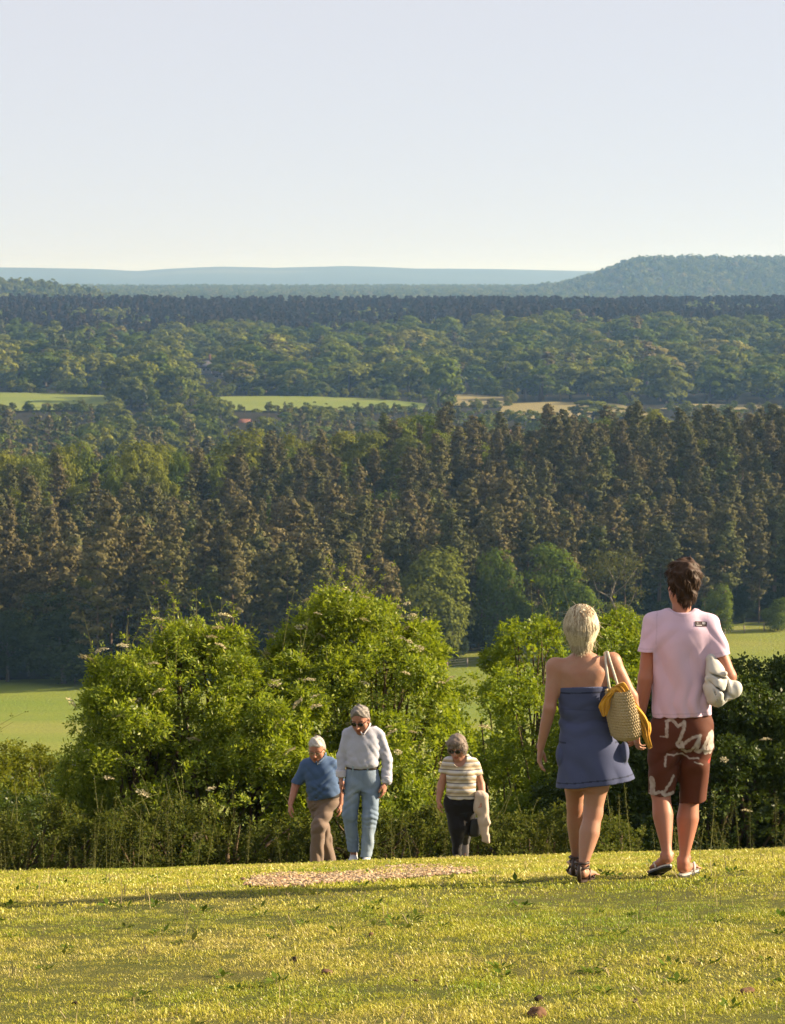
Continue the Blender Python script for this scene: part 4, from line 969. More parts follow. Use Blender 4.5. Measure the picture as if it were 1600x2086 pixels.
    def build(s, name, mat, parent, smooth=3, col=None):
        V, Q = s.mesh(smooth); o = mesh_obj(name, V, Q, mat, parent, True)
        if col is not None:
            at_ = o.data.color_attributes.new('Col', 'FLOAT_COLOR', 'POINT'); c = np.ones((len(V), 4), np.float32); c[:, :3] = col(V, o); at_.data.foreach_set('color', c.ravel())
        return o
def seg_dist(P, a, b):
    a = np.array(a, float); b = np.array(b, float); ab = b-a; t = np.clip(((P-a)@ab)/(ab@ab), 0, 1); return np.linalg.norm(P-a-t[:, None]*ab, axis=1), t

def hand(S, wrist, d, side, palm, size=1.0, curl=.5, thumb=1, spread=1.0, k=.008):
    """palm and five bent fingers: d points from wrist to fingertips, side towards the thumb, palm = direction the palm faces"""
    d = np.array(d, float); d /= np.linalg.norm(d); side = np.array(side, float); side = side-(side@d)*d; side /= np.linalg.norm(side); pn = np.cross(d, side)
    if pn@np.array(palm, float) < 0: pn = -pn
    w = np.array(wrist, float); z = size
    c = w+d*.05*z; S.limb(w-d*.01, w+d*.085*z, [(0, .026*z, .019*z), (.4, .037*z, .0165*z), (1, .041*z, .014*z)], .014, side=side)
    for i, (o, l) in enumerate(((.030, .072), (.011, .080), (-.009, .075), (-.028, .058))):
        b = w+d*(.083 if i != 3 else .076)*z+side*o*z*spread; r = (.0096 if i < 3 else .0082)*z; c1 = curl*(.7+.14*i); 
        p = b; ang = 0
        for j, (fr, rr) in enumerate(((.45, 1.0), (.32, .9), (.25, .8))):
            ang += c1*(.55 if j == 0 else .75); e = p+(d*cos(ang)+pn*sin(ang))*l*fr*z+side*o*.08; S.limb(p, e, [(0, r*rr), (1, r*rr*.92)], .004 if j == 0 else .003); p = e
    b = w+d*.026*z+side*.026*z; m = b+(d*.62+side*.62+pn*.3)*.036*z; e = m+(d*.85+side*.18+pn*.38)*.032*z; t = e+(d*.9-side*.1+pn*.35)*.022*z
    S.limb(b, m, [(0, .016*z), (1, .0125*z)], .012); S.limb(m, e, [(0, .0122*z), (1, .0105*z)], .004); S.limb(e, t, [(0, .0105*z), (1, .0088*z)], .003)
    return S
def head(S, c, R, s=1.0, jaw=1.0, nose=1.0, old=0.0):
    """head with face; c = centre of the skull, local axes: x right, y face, z up"""
    c = np.array(c, float); L = lambda p: c+R@(np.array(p, float)*s)
    S.ell(L((0, -.012, .035)), np.array([.076, .095, .088])*s, .02, R)                       # skull
    S.ell(L((0, .022, -.03)), np.array([.064*jaw, .066, .09])*s, .035, R)                    # face mass
    S.ell(L((0, .05, -.092)), np.array([.034*jaw, .034, .026])*s, .03, R)                    # chin
    for sg in (-1, 1):
        S.ell(L((sg*.044, .045, -.03)), np.array([.024, .024, .026])*s, .025, R)             # cheek
        S.ell(L((sg*.046*jaw, .012, -.07)), np.array([.02, .034, .03])*s, .03, R)            # jaw corner
        S.ell(L((sg*.076, -.008, -.008)), np.array([.011, .019, .032])*s, .008, R)           # ear
        S.ell(L((sg*.079, -.001, -.008)), np.array([.007, .009, .018])*s, .004, R, 's')
        S.ell(L((sg*.03, .083, .008)), np.array([.020, .018, .0135])*s, .012, R, 's')        # eye socket
        S.ell(L((sg*.031, .068, .006)), np.array([.0145, .0125, .0125])*s, .003, R)          # eye ball with lid
        S.limb(L((sg*.012, .081, .026)), L((sg*.05, .066, .026)), [(0, .009*s), (1, .006*s)], .012)
        S.ell(L((sg*.011, .098, -.032)), np.array([.0085, .010, .008])*s, .008, R)
    S.limb(L((0, .080, .018)), L((0, .107*nose, -.026)), [(0, .008*s), (.7, .0105*s), (1, .0125*s)], .012)
    S.limb(L((-.02, .083, -.062)), L((.02, .083, -.062)), [(0, .004*s), (.5, .0085*s), (1, .004*s)], .008)
    S.limb(L((-.018, .081, -.073)), L((.018, .081, -.073)), [(0, .004*s), (.5, .009*s), (1, .004*s)], .008)
    S.limb(L((-.021, .093, -.0675)), L((.021, .093, -.0675)), [(0, .0022*s), (1, .0022*s)], .003, op='s')
    return L
def skin_mat(name, col, red=(.55, .16, .09)):
    col = tuple(x*.74 for x in col); red = tuple(x*.74 for x in red); k = NT(name); co = k.objco(); n = k.noise(9, 3, co); n2 = k.noise(60, 3, co)
    c = k.mix(k.n('ShaderNodeMapRange', {0: n, 1: .3, 2: .75, 3: 0, 4: .45}).outputs[0], col, red); c = k.mix(k.n('ShaderNodeMath', {0: n2, 1: .32}, operation='MULTIPLY').outputs[0], c, tuple(x*.7 for x in col))
    at_ = k.n('ShaderNodeVertexColor', layer_name='Col'); c = k.mix(1.0, c, at_.outputs[0], 'MULTIPLY')
    b = k.n('ShaderNodeBump', {'Strength': .15, 'Distance': .001, 'Height': k.noise(350, 2, co)})
    p = k.n('ShaderNodeBsdfPrincipled', {'Base Color': c, 'Roughness': .52, 'Normal': b.outputs[0]}); p.inputs['Subsurface Weight'].default_value = .12; p.inputs['Subsurface Radius'].default_value = (.012, .005, .003); p.inputs['Subsurface Scale'].default_value = 1.0
    p.inputs['Specular IOR Level'].default_value = .35
    return k.end(p.outputs[0])
def strands(name, roots, dirs, length, rng, mat, parent, r=.0022, n=6, grav=.5, curl=.1, hug=None, clump=None):
    """hair: tapered strands that leave the scalp, fall and keep to the head"""
    mb = MB()
    for i in range(len(roots)):
        p = roots[i].copy(); d = dirs[i]/np.linalg.norm(dirs[i]); l = length[i]/n; pts = [p.copy()]; w = rng.normal(0, curl, 3)
        for j in range(n):
            d = d+np.array([0, 0, -grav/n])+w/n+rng.normal(0, curl*.5/n, 3)
            p = p+d/np.linalg.norm(d)*l
            if hug is not None: p, d = hug(p, d, j/n)
            d = d/np.linalg.norm(d); pts.append(p.copy())
        rr = r*np.linspace(1.15, .25, n+1)*rng.uniform(.7, 1.3); mb.add(tube(pts, rr, 3, False))
    return mb.build(name, mat, parent, True)
def hair_mat(name, stops, rough=.6):
    stops = [(p, tuple(x*.72 for x in c)) for p, c in stops]; k = NT(name); isl = k.n('ShaderNodeNewGeometry').outputs['Random Per Island']
    p = k.n('ShaderNodeBsdfPrincipled', {'Base Color': k.ramp(isl, stops), 'Roughness': rough}); p.inputs['Specular IOR Level'].default_value = .22
    return k.end(p.outputs[0])
# ------------------------------------------------------------------ the young couple, seen from behind
YM, YW = 19.75, 19.40
def man():
    x0 = (1392-800)/F*YM; g = gz(x0+.05, YM+.05)+.012; print('MAN dz', g-at(1392, 1790, YM)[2])
    root = empty('person', (x0, YM, g)); tag(root, 'man in pink t-shirt and brown printed shorts walking away, white jacket under his arm', 'person')
    skin = skin_mat('man skin', (.50, .225, .14)); h = .0055
    B = Sdf((-.36, -.34, -.03), (.36, .36, 1.87), h)
    # torso and pelvis
    B.loft([(.77, 0, 0, .11, .07), (.86, 0, 0, .14, .095), (.98, .003, .005, .132, .09), (1.10, .004, .01, .132, .085), (1.25, .004, .005, .140, .090), (1.38, .002, 0, .140, .088), (1.45, 0, -.005, .13, .08), (1.52, -.002, -.005, .07, .055)], .03)
    B.limb((-.003, -.005, 1.48), (.0, .012, 1.63), [(0, .065, .06), (.5, .054, .056), (1, .054, .058)], .03)
    Rh = rotm(yaw=.30, pitch=-.04, roll=.04); head(B, (.006, .012, 1.708), Rh, 1.0)
    for sg, a in ((-1, (-.172, -.005, 1.455)), (1, (.166, -.005, 1.445))): B.ell(a, (.048, .05, .048), .04)
    # left arm hanging to the woman's hand
    B.limb((-.174, -.005, 1.45), (-.212, -.035, 1.16), [(0, .043), (.35, .047, .052), (.7, .045, .046), (1, .041)], .03)
    B.limb((-.212, -.035, 1.16), (-.246, .01, .885), [(0, .042), (.25, .043, .043), (.7, .032, .032), (1, .026, .024)], .02)
    hand(B, (-.247, .012, .878), (-.20, .05, -1), (.2, .9, 0), (-1, 0, 0), .98, .75)
    # right arm bent round the jacket
    B.limb((.166, -.005, 1.44), (.268, -.075, 1.175), [(0, .043), (.4, .046, .05), (.8, .043), (1, .041)], .03)
    B.limb((.268, -.075, 1.175), (.245, .16, 1.095), [(0, .041), (.3, .042), (.8, .03), (1, .027)], .02)
    hand(B, (.243, .168, 1.09), (-.35, .85, -.2), (0, 0, 1), (-1, 0, 0), .95, .7)
    # legs: left foot trailing with raised heel, right foot planted
    B.limb((-.080, .0, .84), (-.122, -.032, .50), [(0, .072, .078), (.5, .064, .068), (1, .056, .058)], .03)
    B.limb((-.122, -.032, .50), (-.094, -.185, .150), [(0, .056, .058), (.18, .055, .058), (.38, .061, .063), (.62, .047, .05), (.88, .031, .036), (1, .031, .037)], .02)
    B.limb((-.094, -.200, .130), (-.150, -.022, .044), [(0, .033, .03), (.3, .034, .034), (.75, .043, .022), (1, .04, .014)], .02)
    for i in range(5): B.limb((-.128-.014*i+.006, -.032-.006*i, .036), (-.150-.0145*i+.012, .012-.011*i, .024), [(0, .0105-.0008*i), (1, .0095-.0008*i)], .006)
    B.limb((.080, .0, .84), (.058, .038, .47), [(0, .072, .078), (.5, .064, .068), (1, .058, .058)], .03)
    B.limb((.056, .04, .47), (.018, -.02, .085), [(0, .058, .058), (.16, .057, .058), (.36, .066, .064), (.6, .05, .05), (.86, .032, .037), (1, .032, .036)], .02)
    B.limb((.010, -.04, .048), (.075, .12, .038), [(0, .034, .03), (.3, .035, .035), (.75, .042, .021), (1, .04, .014)], .02); B.ell((.012, -.03, .08), (.034, .034, .03), .02)
    for i in range(5): B.limb((.050+.015*i, .128-.010*i, .03), (.064+.0165*i, .172-.017*i, .024), [(0, .0105-.0008*i), (1, .0095-.0008*i)], .006)
    for sg, c in ((-1, (-.094, -.185, .150)), (1, (.018, -.02, .1))):
        B.ell((c[0]-.03, c[1], c[2]), (.012, .014, .014), .012); B.ell((c[0]+.03, c[1], c[2]+.006), (.012, .014, .014), .012)
    one = lambda V, o: np.ones((len(V), 3))
    B.build('body', skin, root, 3, one)
    # t-shirt
    S = Sdf((-.33, -.25, .90), (.33, .22, 1.60), .0055)
    S.loft([(.935, .004, .0, .166, .128), (1.0, .004, .0, .168, .126), (1.12, .003, .003, .165, .12), (1.25, .002, 0, .167, .122), (1.36, .0, -.003, .176, .124), (1.44, -.001, -.006, .168, .112), (1.50, -.002, -.008, .125, .085), (1.545, -.003, -.006, .078, .07)], .03, n=2.4)
    S.limb((-.160, -.006, 1.465), (-.203, -.026, 1.305), [(0, .066, .068), (.4, .062, .070), (1, .056, .070)], .04)
    S.limb((.155, -.006, 1.455), (.220, -.046, 1.275), [(0, .066, .068), (.4, .062, .070), (1, .060, .072)], .04)
    S.limb((-.07, -.012, 1.535), (-.185, -.006, 1.50), [(0, .03), (1, .03)], .05); S.limb((.07, -.012, 1.53), (.175, -.006, 1.49), [(0, .03), (1, .03)], .05)
    S.warp([(9, 2, 10, .4, .005, 1.0, 1.5), (42, 8, 2, 1.9, .010, .9, 1.32), (30, 4, 12, 3.1, .005, .95, 1.4), (80, 5, 3, .7, .007, .9, 1.16), (-34, 0, 30, .3, .005, 1.15, 1.45), (46, 0, 34, 1.1, .004, 1.3, 1.5)])
    S.plane((0, 0, .938), (.05, 0, -1)); S.plane((-.205, -.026, 1.313), (-.05, 0, -1)) if False else None
    f0 = S.f.copy(); X = np.meshgrid(*[a.astype(np.float32) for a in S.ax], indexing='ij', sparse=True)
    # sleeve hems: cut only the sleeves, beyond the sides of the shirt body
    S.f = np.where((X[0] < -.172) & (X[2] < 1.40), np.maximum(S.f, 1.316-.02*(X[0]+.2)-X[2]), S.f); S.f = np.where((X[0] > .172) & (X[2] < 1.40), np.maximum(S.f, 1.288+.22*(X[0]-.2)-X[2]), S.f)
    S.loft([(.90, .004, 0, .152, .114), (.985, .004, 0, .150, .108)], 0, 's')
    S.loft([(1.535, -.003, .006, .064, .062), (1.60, -.002, .01, .075, .075)], .006, 's')
    km = NT('pink cotton'); co = km.objco(); c = km.mix(km.noise(5, 3, co), (.55, .40, .52), (.60, .45, .56))
    bb = km.n('ShaderNodeBump', {'Strength': .25, 'Distance': .002, 'Height': km.noise(300, 2, co)})
    pp = km.n('ShaderNodeBsdfPrincipled', {'Base Color': km.mix(1.0, c, km.n('ShaderNodeVertexColor', layer_name='Col').outputs[0], 'MULTIPLY'), 'Roughness': .9, 'Normal': bb.outputs[0]}); pp.inputs['Sheen Weight'].default_value = .15; pp.inputs['Specular IOR Level'].default_value = .15
    def shirt_col(V, o):
        c_ = np.ones((len(V), 3)); hem = np.abs(V[:, 2]-(.962+.05*V[:, 0])) < .0032; c_[hem] *= .82; c_[np.abs(np.hypot(V[:, 0]+.003, V[:, 1]-.006)-.088+.35*(1.54-V[:, 2])*0) < .0035] *= .9
        for sg_, xa in ((-1, -.150), (1, .148)): c_[(np.abs(V[:, 0]-xa-sg_*.05*(1.5-V[:, 2])) < .003) & (V[:, 2] > 1.36)] *= .86
        c_[(V[:, 0] < -.172) & (np.abs(V[:, 2]-1.336) < .003)] *= .84; c_[(V[:, 0] > .172) & (np.abs(V[:, 2]-1.312-.22*(V[:, 0]-.2)) < .003)] *= .84
        return c_
    t = S.build('t_shirt', km.end(pp.outputs[0]), root, 2, shirt_col)
    # printed label at the right shoulder: dark block with pale marks
    def on_shirt(V): return V
    lab_m = plain_mat('dark shirt print', (.10, .075, .075), .8, .1, .15, 80); lab_w = plain_mat('pale shirt print', (.62, .58, .6), .8, .1, .1, 80)
    Vt = np.array([v.co[:] for v in t.data.vertices])
    def surf_y(x, z):
        k = Vt[(Vt[:, 1] < 0)]; d = (k[:, 0]-x)**2+(k[:, 2]-z)**2; return k[np.argsort(d)[:6], 1].mean()
    def patch(name, x0_, x1_, z0_, z1_, m, lift, sl=-.06, n=6):
        xs = np.linspace(x0_, x1_, n); zs = np.linspace(z0_, z1_, 4); V = [(x, surf_y(x, z+sl*(x-x0_))-lift, z+sl*(x-x0_)) for z in zs for x in xs]
        return mesh_obj(name, V, [(i*n+j, i*n+j+1, (i+1)*n+j+1, (i+1)*n+j) for i in range(3) for j in range(n-1)], m, t)
    patch('print_block', .068, .138, 1.470, 1.498, lab_m, .003)
    patch('print_mark', .112, .130, 1.480, 1.493, lab_w, .005); patch('print_mark', .074, .108, 1.4735, 1.478, lab_w, .005); patch('print_mark', .078, .088, 1.484, 1.492, plain_mat('grey shirt print', (.25, .22, .22)), .005)
    # shorts
    S = Sdf((-.26, -.20, .38), (.26, .24, 1.02), .0042)
    S.loft([(.76, .0, .0, .172, .118), (.86, .003, .0, .172, .122), (.955, .005, .0, .163, .115), (1.0, .005, 0, .155, .108)], .03, n=2.3)
    S.limb((-.092, .0, .84), (-.118, -.03, .46), [(0, .098, .118), (.35, .090, .106), (.7, .080, .092), (1, .073, .086)], .04)
    S.limb((.088, .0, .84), (.070, .03, .40), [(0, .098, .118), (.35, .092, .106), (.7, .085, .094), (1, .084, .092)], .04)
    S.warp([(14, 6, 26, .4, .004, .4, .9), (40, 10, 8, 1.2, .009, .38, .7), (8, 4, 40, 2.0, .0035, .6, .95), (40, 5, -18, .3, .004, .4, .65), (-30, 0, 44, 2.2, .007, .6, .8)])
    X = np.meshgrid(*[a.astype(np.float32) for a in S.ax], indexing='ij', sparse=True)
    S.f = np.where(X[0] < -.025, np.maximum(S.f, .480-.006*np.sin(X[0]*40)-X[2]), S.f); S.f = np.where(X[0] >= -.025, np.maximum(S.f, .428+.10*(X[0]-.05)+.004*np.sin(X[0]*50)-X[2]), S.f)
    S.limb((-.118, -.03, .43), (-.118, -.03, .52), [(0, .066, .078), (1, .060, .07)], 0, op='s'); S.limb((.070, .03, .37), (.070, .03, .47), [(0, .076, .085), (1, .066, .075)], 0, op='s')
    S.limb((-.012, -.08, .66), (-.018, -.09, .44), [(0, .004, .03), (.4, .012, .05), (1, .022, .06)], .012, op='s')
    # the white painted print, as strokes on the back of the cloth
    q = lambda zx, zy: ((1300+zx/8.0-1392)/352.0, (1790-1440-zy/8.0)/352.0)
    STR = [([(470, 460), (470, 340), (480, 215)], .011), ([(470, 215), (540, 180), (600, 230), (650, 290), (700, 265), (760, 215)], .011), ([(760, 220), (750, 330), (715, 420), (690, 500), (640, 590), (690, 640), (720, 560)], .012), ([(370, 460), (480, 470)], .004),
           ([(1020, 440), (900, 470), (800, 540), (735, 610), (730, 680), (800, 725), (870, 700), (930, 620), (980, 520), (1020, 440)], .010), ([(1000, 500), (985, 620), (950, 700), (1000, 720), (1060, 680)], .012),
           ([(1060, 680), (1120, 560), (1170, 440), (1215, 400)], .012), ([(1140, 740), (1170, 600), (1200, 470)], .010), ([(1200, 740), (1220, 600), (1235, 430)], .012), ([(1170, 640), (1225, 640)], .018), ([(1080, 640), (1110, 740)], .012),
           ([(450, 950), (450, 850), (475, 750), (580, 775), (640, 755), (740, 760), (800, 800), (850, 830), (1000, 825)], .0055), ([(445, 940), (455, 800)], .007),
           ([(240, 1170), (255, 1260), (250, 1340), (250, 1440)], .017), ([(215, 1430), (300, 1400), (350, 1380)], .012), ([(590, 1120), (540, 1230), (480, 1310), (430, 1400)], .009), ([(400, 1380), (450, 1440), (580, 1400)], .012), ([(930, 890), (1070, 930)], .004)]
    def shorts_col(V, o):
        nrm = np.empty(len(V)*3, np.float32); o.data.vertices.foreach_get('normal', nrm); back = nrm.reshape(-1, 3)[:, 1] < .25
        P2 = V[:, [0, 2]]; wob = .0010*np.sin(V[:, 0]*230+V[:, 2]*120)+.0008*np.sin(V[:, 2]*310-V[:, 0]*90)
        m = np.zeros(len(V)); red = np.zeros(len(V))
        for pts, w in STR:
            for a, b in zip(pts[:-1], pts[1:]):
                d, _ = seg_dist(P2, q(*a), q(*b)); m = np.maximum(m, 1-sstep(w*.82-.0018, w*.82+.0018, d+wob))
        d, _ = seg_dist(P2, q(1175, 900), q(1215, 860)); red = (1-sstep(.005, .009, d+wob))*back
        m = m*back*(.86+.14*np.sin(V[:, 0]*160+np.sin(V[:, 2]*90)*2)); base = np.array([.098, .031, .017]); wh = np.array([.45, .41, .37])
        c = base*(1-m[:, None])+wh*m[:, None]; return c*(1-red[:, None])+np.array([.42, .045, .03])*red[:, None]
    ks = NT('brown printed shorts cloth'); co = ks.objco(); ac = ks.n('ShaderNodeVertexColor', layer_name='Col').outputs[0]; c = ks.mix(ks.n('ShaderNodeMath', {0: ks.noise(40, 4, co), 1: .4}, operation='MULTIPLY').outputs[0], ac, ks.mix(.4, ac, (.05, .015, .01)))
    bb = ks.n('ShaderNodeBump', {'Strength': .2, 'Distance': .002, 'Height': ks.noise(260, 2, co)})
    pp = ks.n('ShaderNodeBsdfPrincipled', {'Base Color': c, 'Roughness': .75, 'Normal': bb.outputs[0]}); pp.inputs['Specular IOR Level'].default_value = .2
    S.build('shorts', ks.end(pp.outputs[0]), root, 3, shorts_col)
    # hair: cap and tousled strands
    hc = np.array((.006, .012, 1.708)); H = Sdf((-.14, -.15, 1.54), (.16, .16, 1.87), .005); L = lambda p: hc+Rh@np.array(p, float)
    H.ell(L((0, -.016, .04)), (.092, .108, .098), .02, Rh); H.ell(L((0, -.062, -.03)), (.066, .045, .07), .03, Rh); H.ell(L((0, .02, .085)), (.07, .075, .05), .03, Rh); H.ell(L((.01, -.02, .10)), (.05, .05, .04), .03, Rh); H.ell(L((0, -.055, -.085)), (.05, .03, .05), .03, Rh)
    H.soft = True; H.warp([(70, 40, 55, .3, .005), (-50, 70, 80, 1.2, .004), (120, -60, 90, 2.0, .003), (90, 130, 60, .7, .0025)])
    H.plane(L((0, .045, -.02)), Rh@np.array((0, 1, -.62))); H.ell(L((-.085, .025, -.03)), (.02, .034, .05), .008, Rh, 's'); H.ell(L((.085, .025, -.03)), (.02, .034, .05), .008, Rh, 's')
    mh = hair_mat('dark brown hair', [(0, (.035, .018, .010)), (.6, (.06, .03, .016)), (1, (.10, .05, .026))])
    cap = H.build('hair', mh, root, 3); Vc = np.array([v.co[:] for v in cap.data.vertices]); Nc = np.array([v.normal[:] for v in cap.data.vertices]); rng = np.random.default_rng(3)
    i = rng.choice(len(Vc), 1500); low = Vc[i, 2] < 1.66
    cw = L((.02, -.05, .13)); D = Vc[i]-cw; D = D/np.linalg.norm(D, axis=1, keepdims=True); D = D-(D*Nc[i]).sum(1, keepdims=True)*Nc[i]*.82+rng.normal(0, .13, (1500, 3))+np.stack([0*low, 0*low, np.where(low, -.5, 0)], 1)
    strands('hair_strands', Vc[i]-Nc[i]*.004, D, np.where(low, .026, .036)*rng.uniform(.6, 1.4, 1500), rng, mh, cap, .0028, 4, .7, .22)
    # flip-flops: dark under the lifted one
    rub = plain_mat('white rubber sole', (.62, .62, .58), .6, .3, .1, 20); drk = plain_mat('dark rubber sole', (.05, .055, .06), .7, .2, .2, 20); pale = plain_mat('pale strap', (.72, .66, .58), .6, .3, .1, 20)
    def flipflop(heel, toe, width, up, name):
        a = np.array(heel, float); b = np.array(toe, float); d = (b-a)/np.linalg.norm(b-a); up = np.array(up, float); up = up-(up@d)*d; up /= np.linalg.norm(up); sd_ = np.cross(d, up); l = np.linalg.norm(b-a)
        r = empty(name, tuple(np.array(root.location)+a)); out = []
        for lay, t0, t1, m in (('sole', -.017, -.007, drk), ('footbed', -.0072, .002, rub)):
            V = []; k = 28
            for tt in (t0, t1):
                for j in range(k):
                    an = 2*pi*j/k; u = .5-.56*cos(an); w = sin(an)*width*(.78+.24*sstep(.3, .9, u)-.12*np.exp(-((u-.42)/.16)**2)); V.append(d*l*u*1.0+sd_*w+up*tt)
            Fs = [tuple(range(k))[::-1], tuple(range(k, 2*k))]+[(j, (j+1) % k, k+(j+1) % k, k+j) for j in range(k)]
            mesh_obj(lay, V, Fs, m, r)
        mb = MB(); toep = d*l*.80+up*.004
        for sg in (-1, 1): mb.add(tube([toep, d*l*.70+sd_*sg*width*.35+up*.044, d*l*.52+sd_*sg*width*.75+up*.035, d*l*.40+sd_*sg*width*.88+up*.0], [.005, .008, .009, .006], 6))
        mb.build('strap', pale, r, True); return r
    f1 = flipflop((-.084, -.222, .098), (-.168, .012, .010), .047, (.10, .35, 1), 'flip_flop'); tag(f1, 'dark soled flip-flop on the man\'s lifted left foot', 'flip-flop', 'flip-flops worn by the man')
    f2 = flipflop((.000, -.078, .018), (.100, .165, .014), .047, (0, 0, 1), 'flip_flop'); tag(f2, 'pale flip-flop flat on the grass under the man\'s right foot', 'flip-flop', 'flip-flops worn by the man')
    # white jacket under the right arm
    J = Sdf((.06, -.30, .96), (.37, .24, 1.36), .0045)
    J.limb((.160, -.09, 1.275), (.215, -.13, 1.10), [(0, .034, .04), (.4, .056, .066), (1, .064, .07)], .02); J.limb((.205, -.13, 1.075), (.290, -.11, 1.105), [(0, .060, .07), (1, .046, .05)], .02)
    J.limb((.150, -.11, 1.12), (.185, -.11, 1.06), [(0, .032, .05), (1, .046, .06)], .02); J.limb((.2, -.06, 1.15), (.235, .14, 1.09), [(0, .06), (1, .05)], .03); J.limb((.145, -.14, 1.165), (.235, -.165, 1.20), [(0, .022), (1, .018)], .012)
    J.limb((.150, -.20, 1.138), (.245, -.215, 1.178), [(0, .010), (1, .014)], .010, op='s'); J.limb((.205, -.225, 1.150), (.190, -.215, 1.035), [(0, .017), (1, .008)], .014, op='s'); J.limb((.250, -.205, 1.15), (.235, -.21, 1.06), [(0, .006), (1, .012)], .02, op='s')
    J.limb((.18, -.18, 1.26), (.20, -.20, 1.20), [(0, .004), (1, .008)], .015, op='s')
    J.ell((.205, -.20, 1.175), (.12, .07, .0045), .012, rotm(.1, .2, .35), 's'); J.ell((.215, -.20, 1.10), (.12, .07, .0045), .012, rotm(-.2, .1, .62), 's'); J.ell((.255, -.19, 1.12), (.0045, .07, .075), .012, rotm(.2, 0, .25), 's'); J.ell((.185, -.20, 1.07), (.005, .06, .05), .014, rotm(0, 0, -.3), 's')
    J.warp([(36, 15, 22, .5, .007), (-30, 20, 48, 1.7, .006), (60, 10, -44, 2.4, .003)])
    wj = J.build('jacket', cloth_mat('white quilted cotton', (.70, .68, .62), .05, 30), None, 3); wj.location = root.location; tag(wj, 'bundled white jacket clamped under the man\'s right arm', 'jacket')
    return root
man()

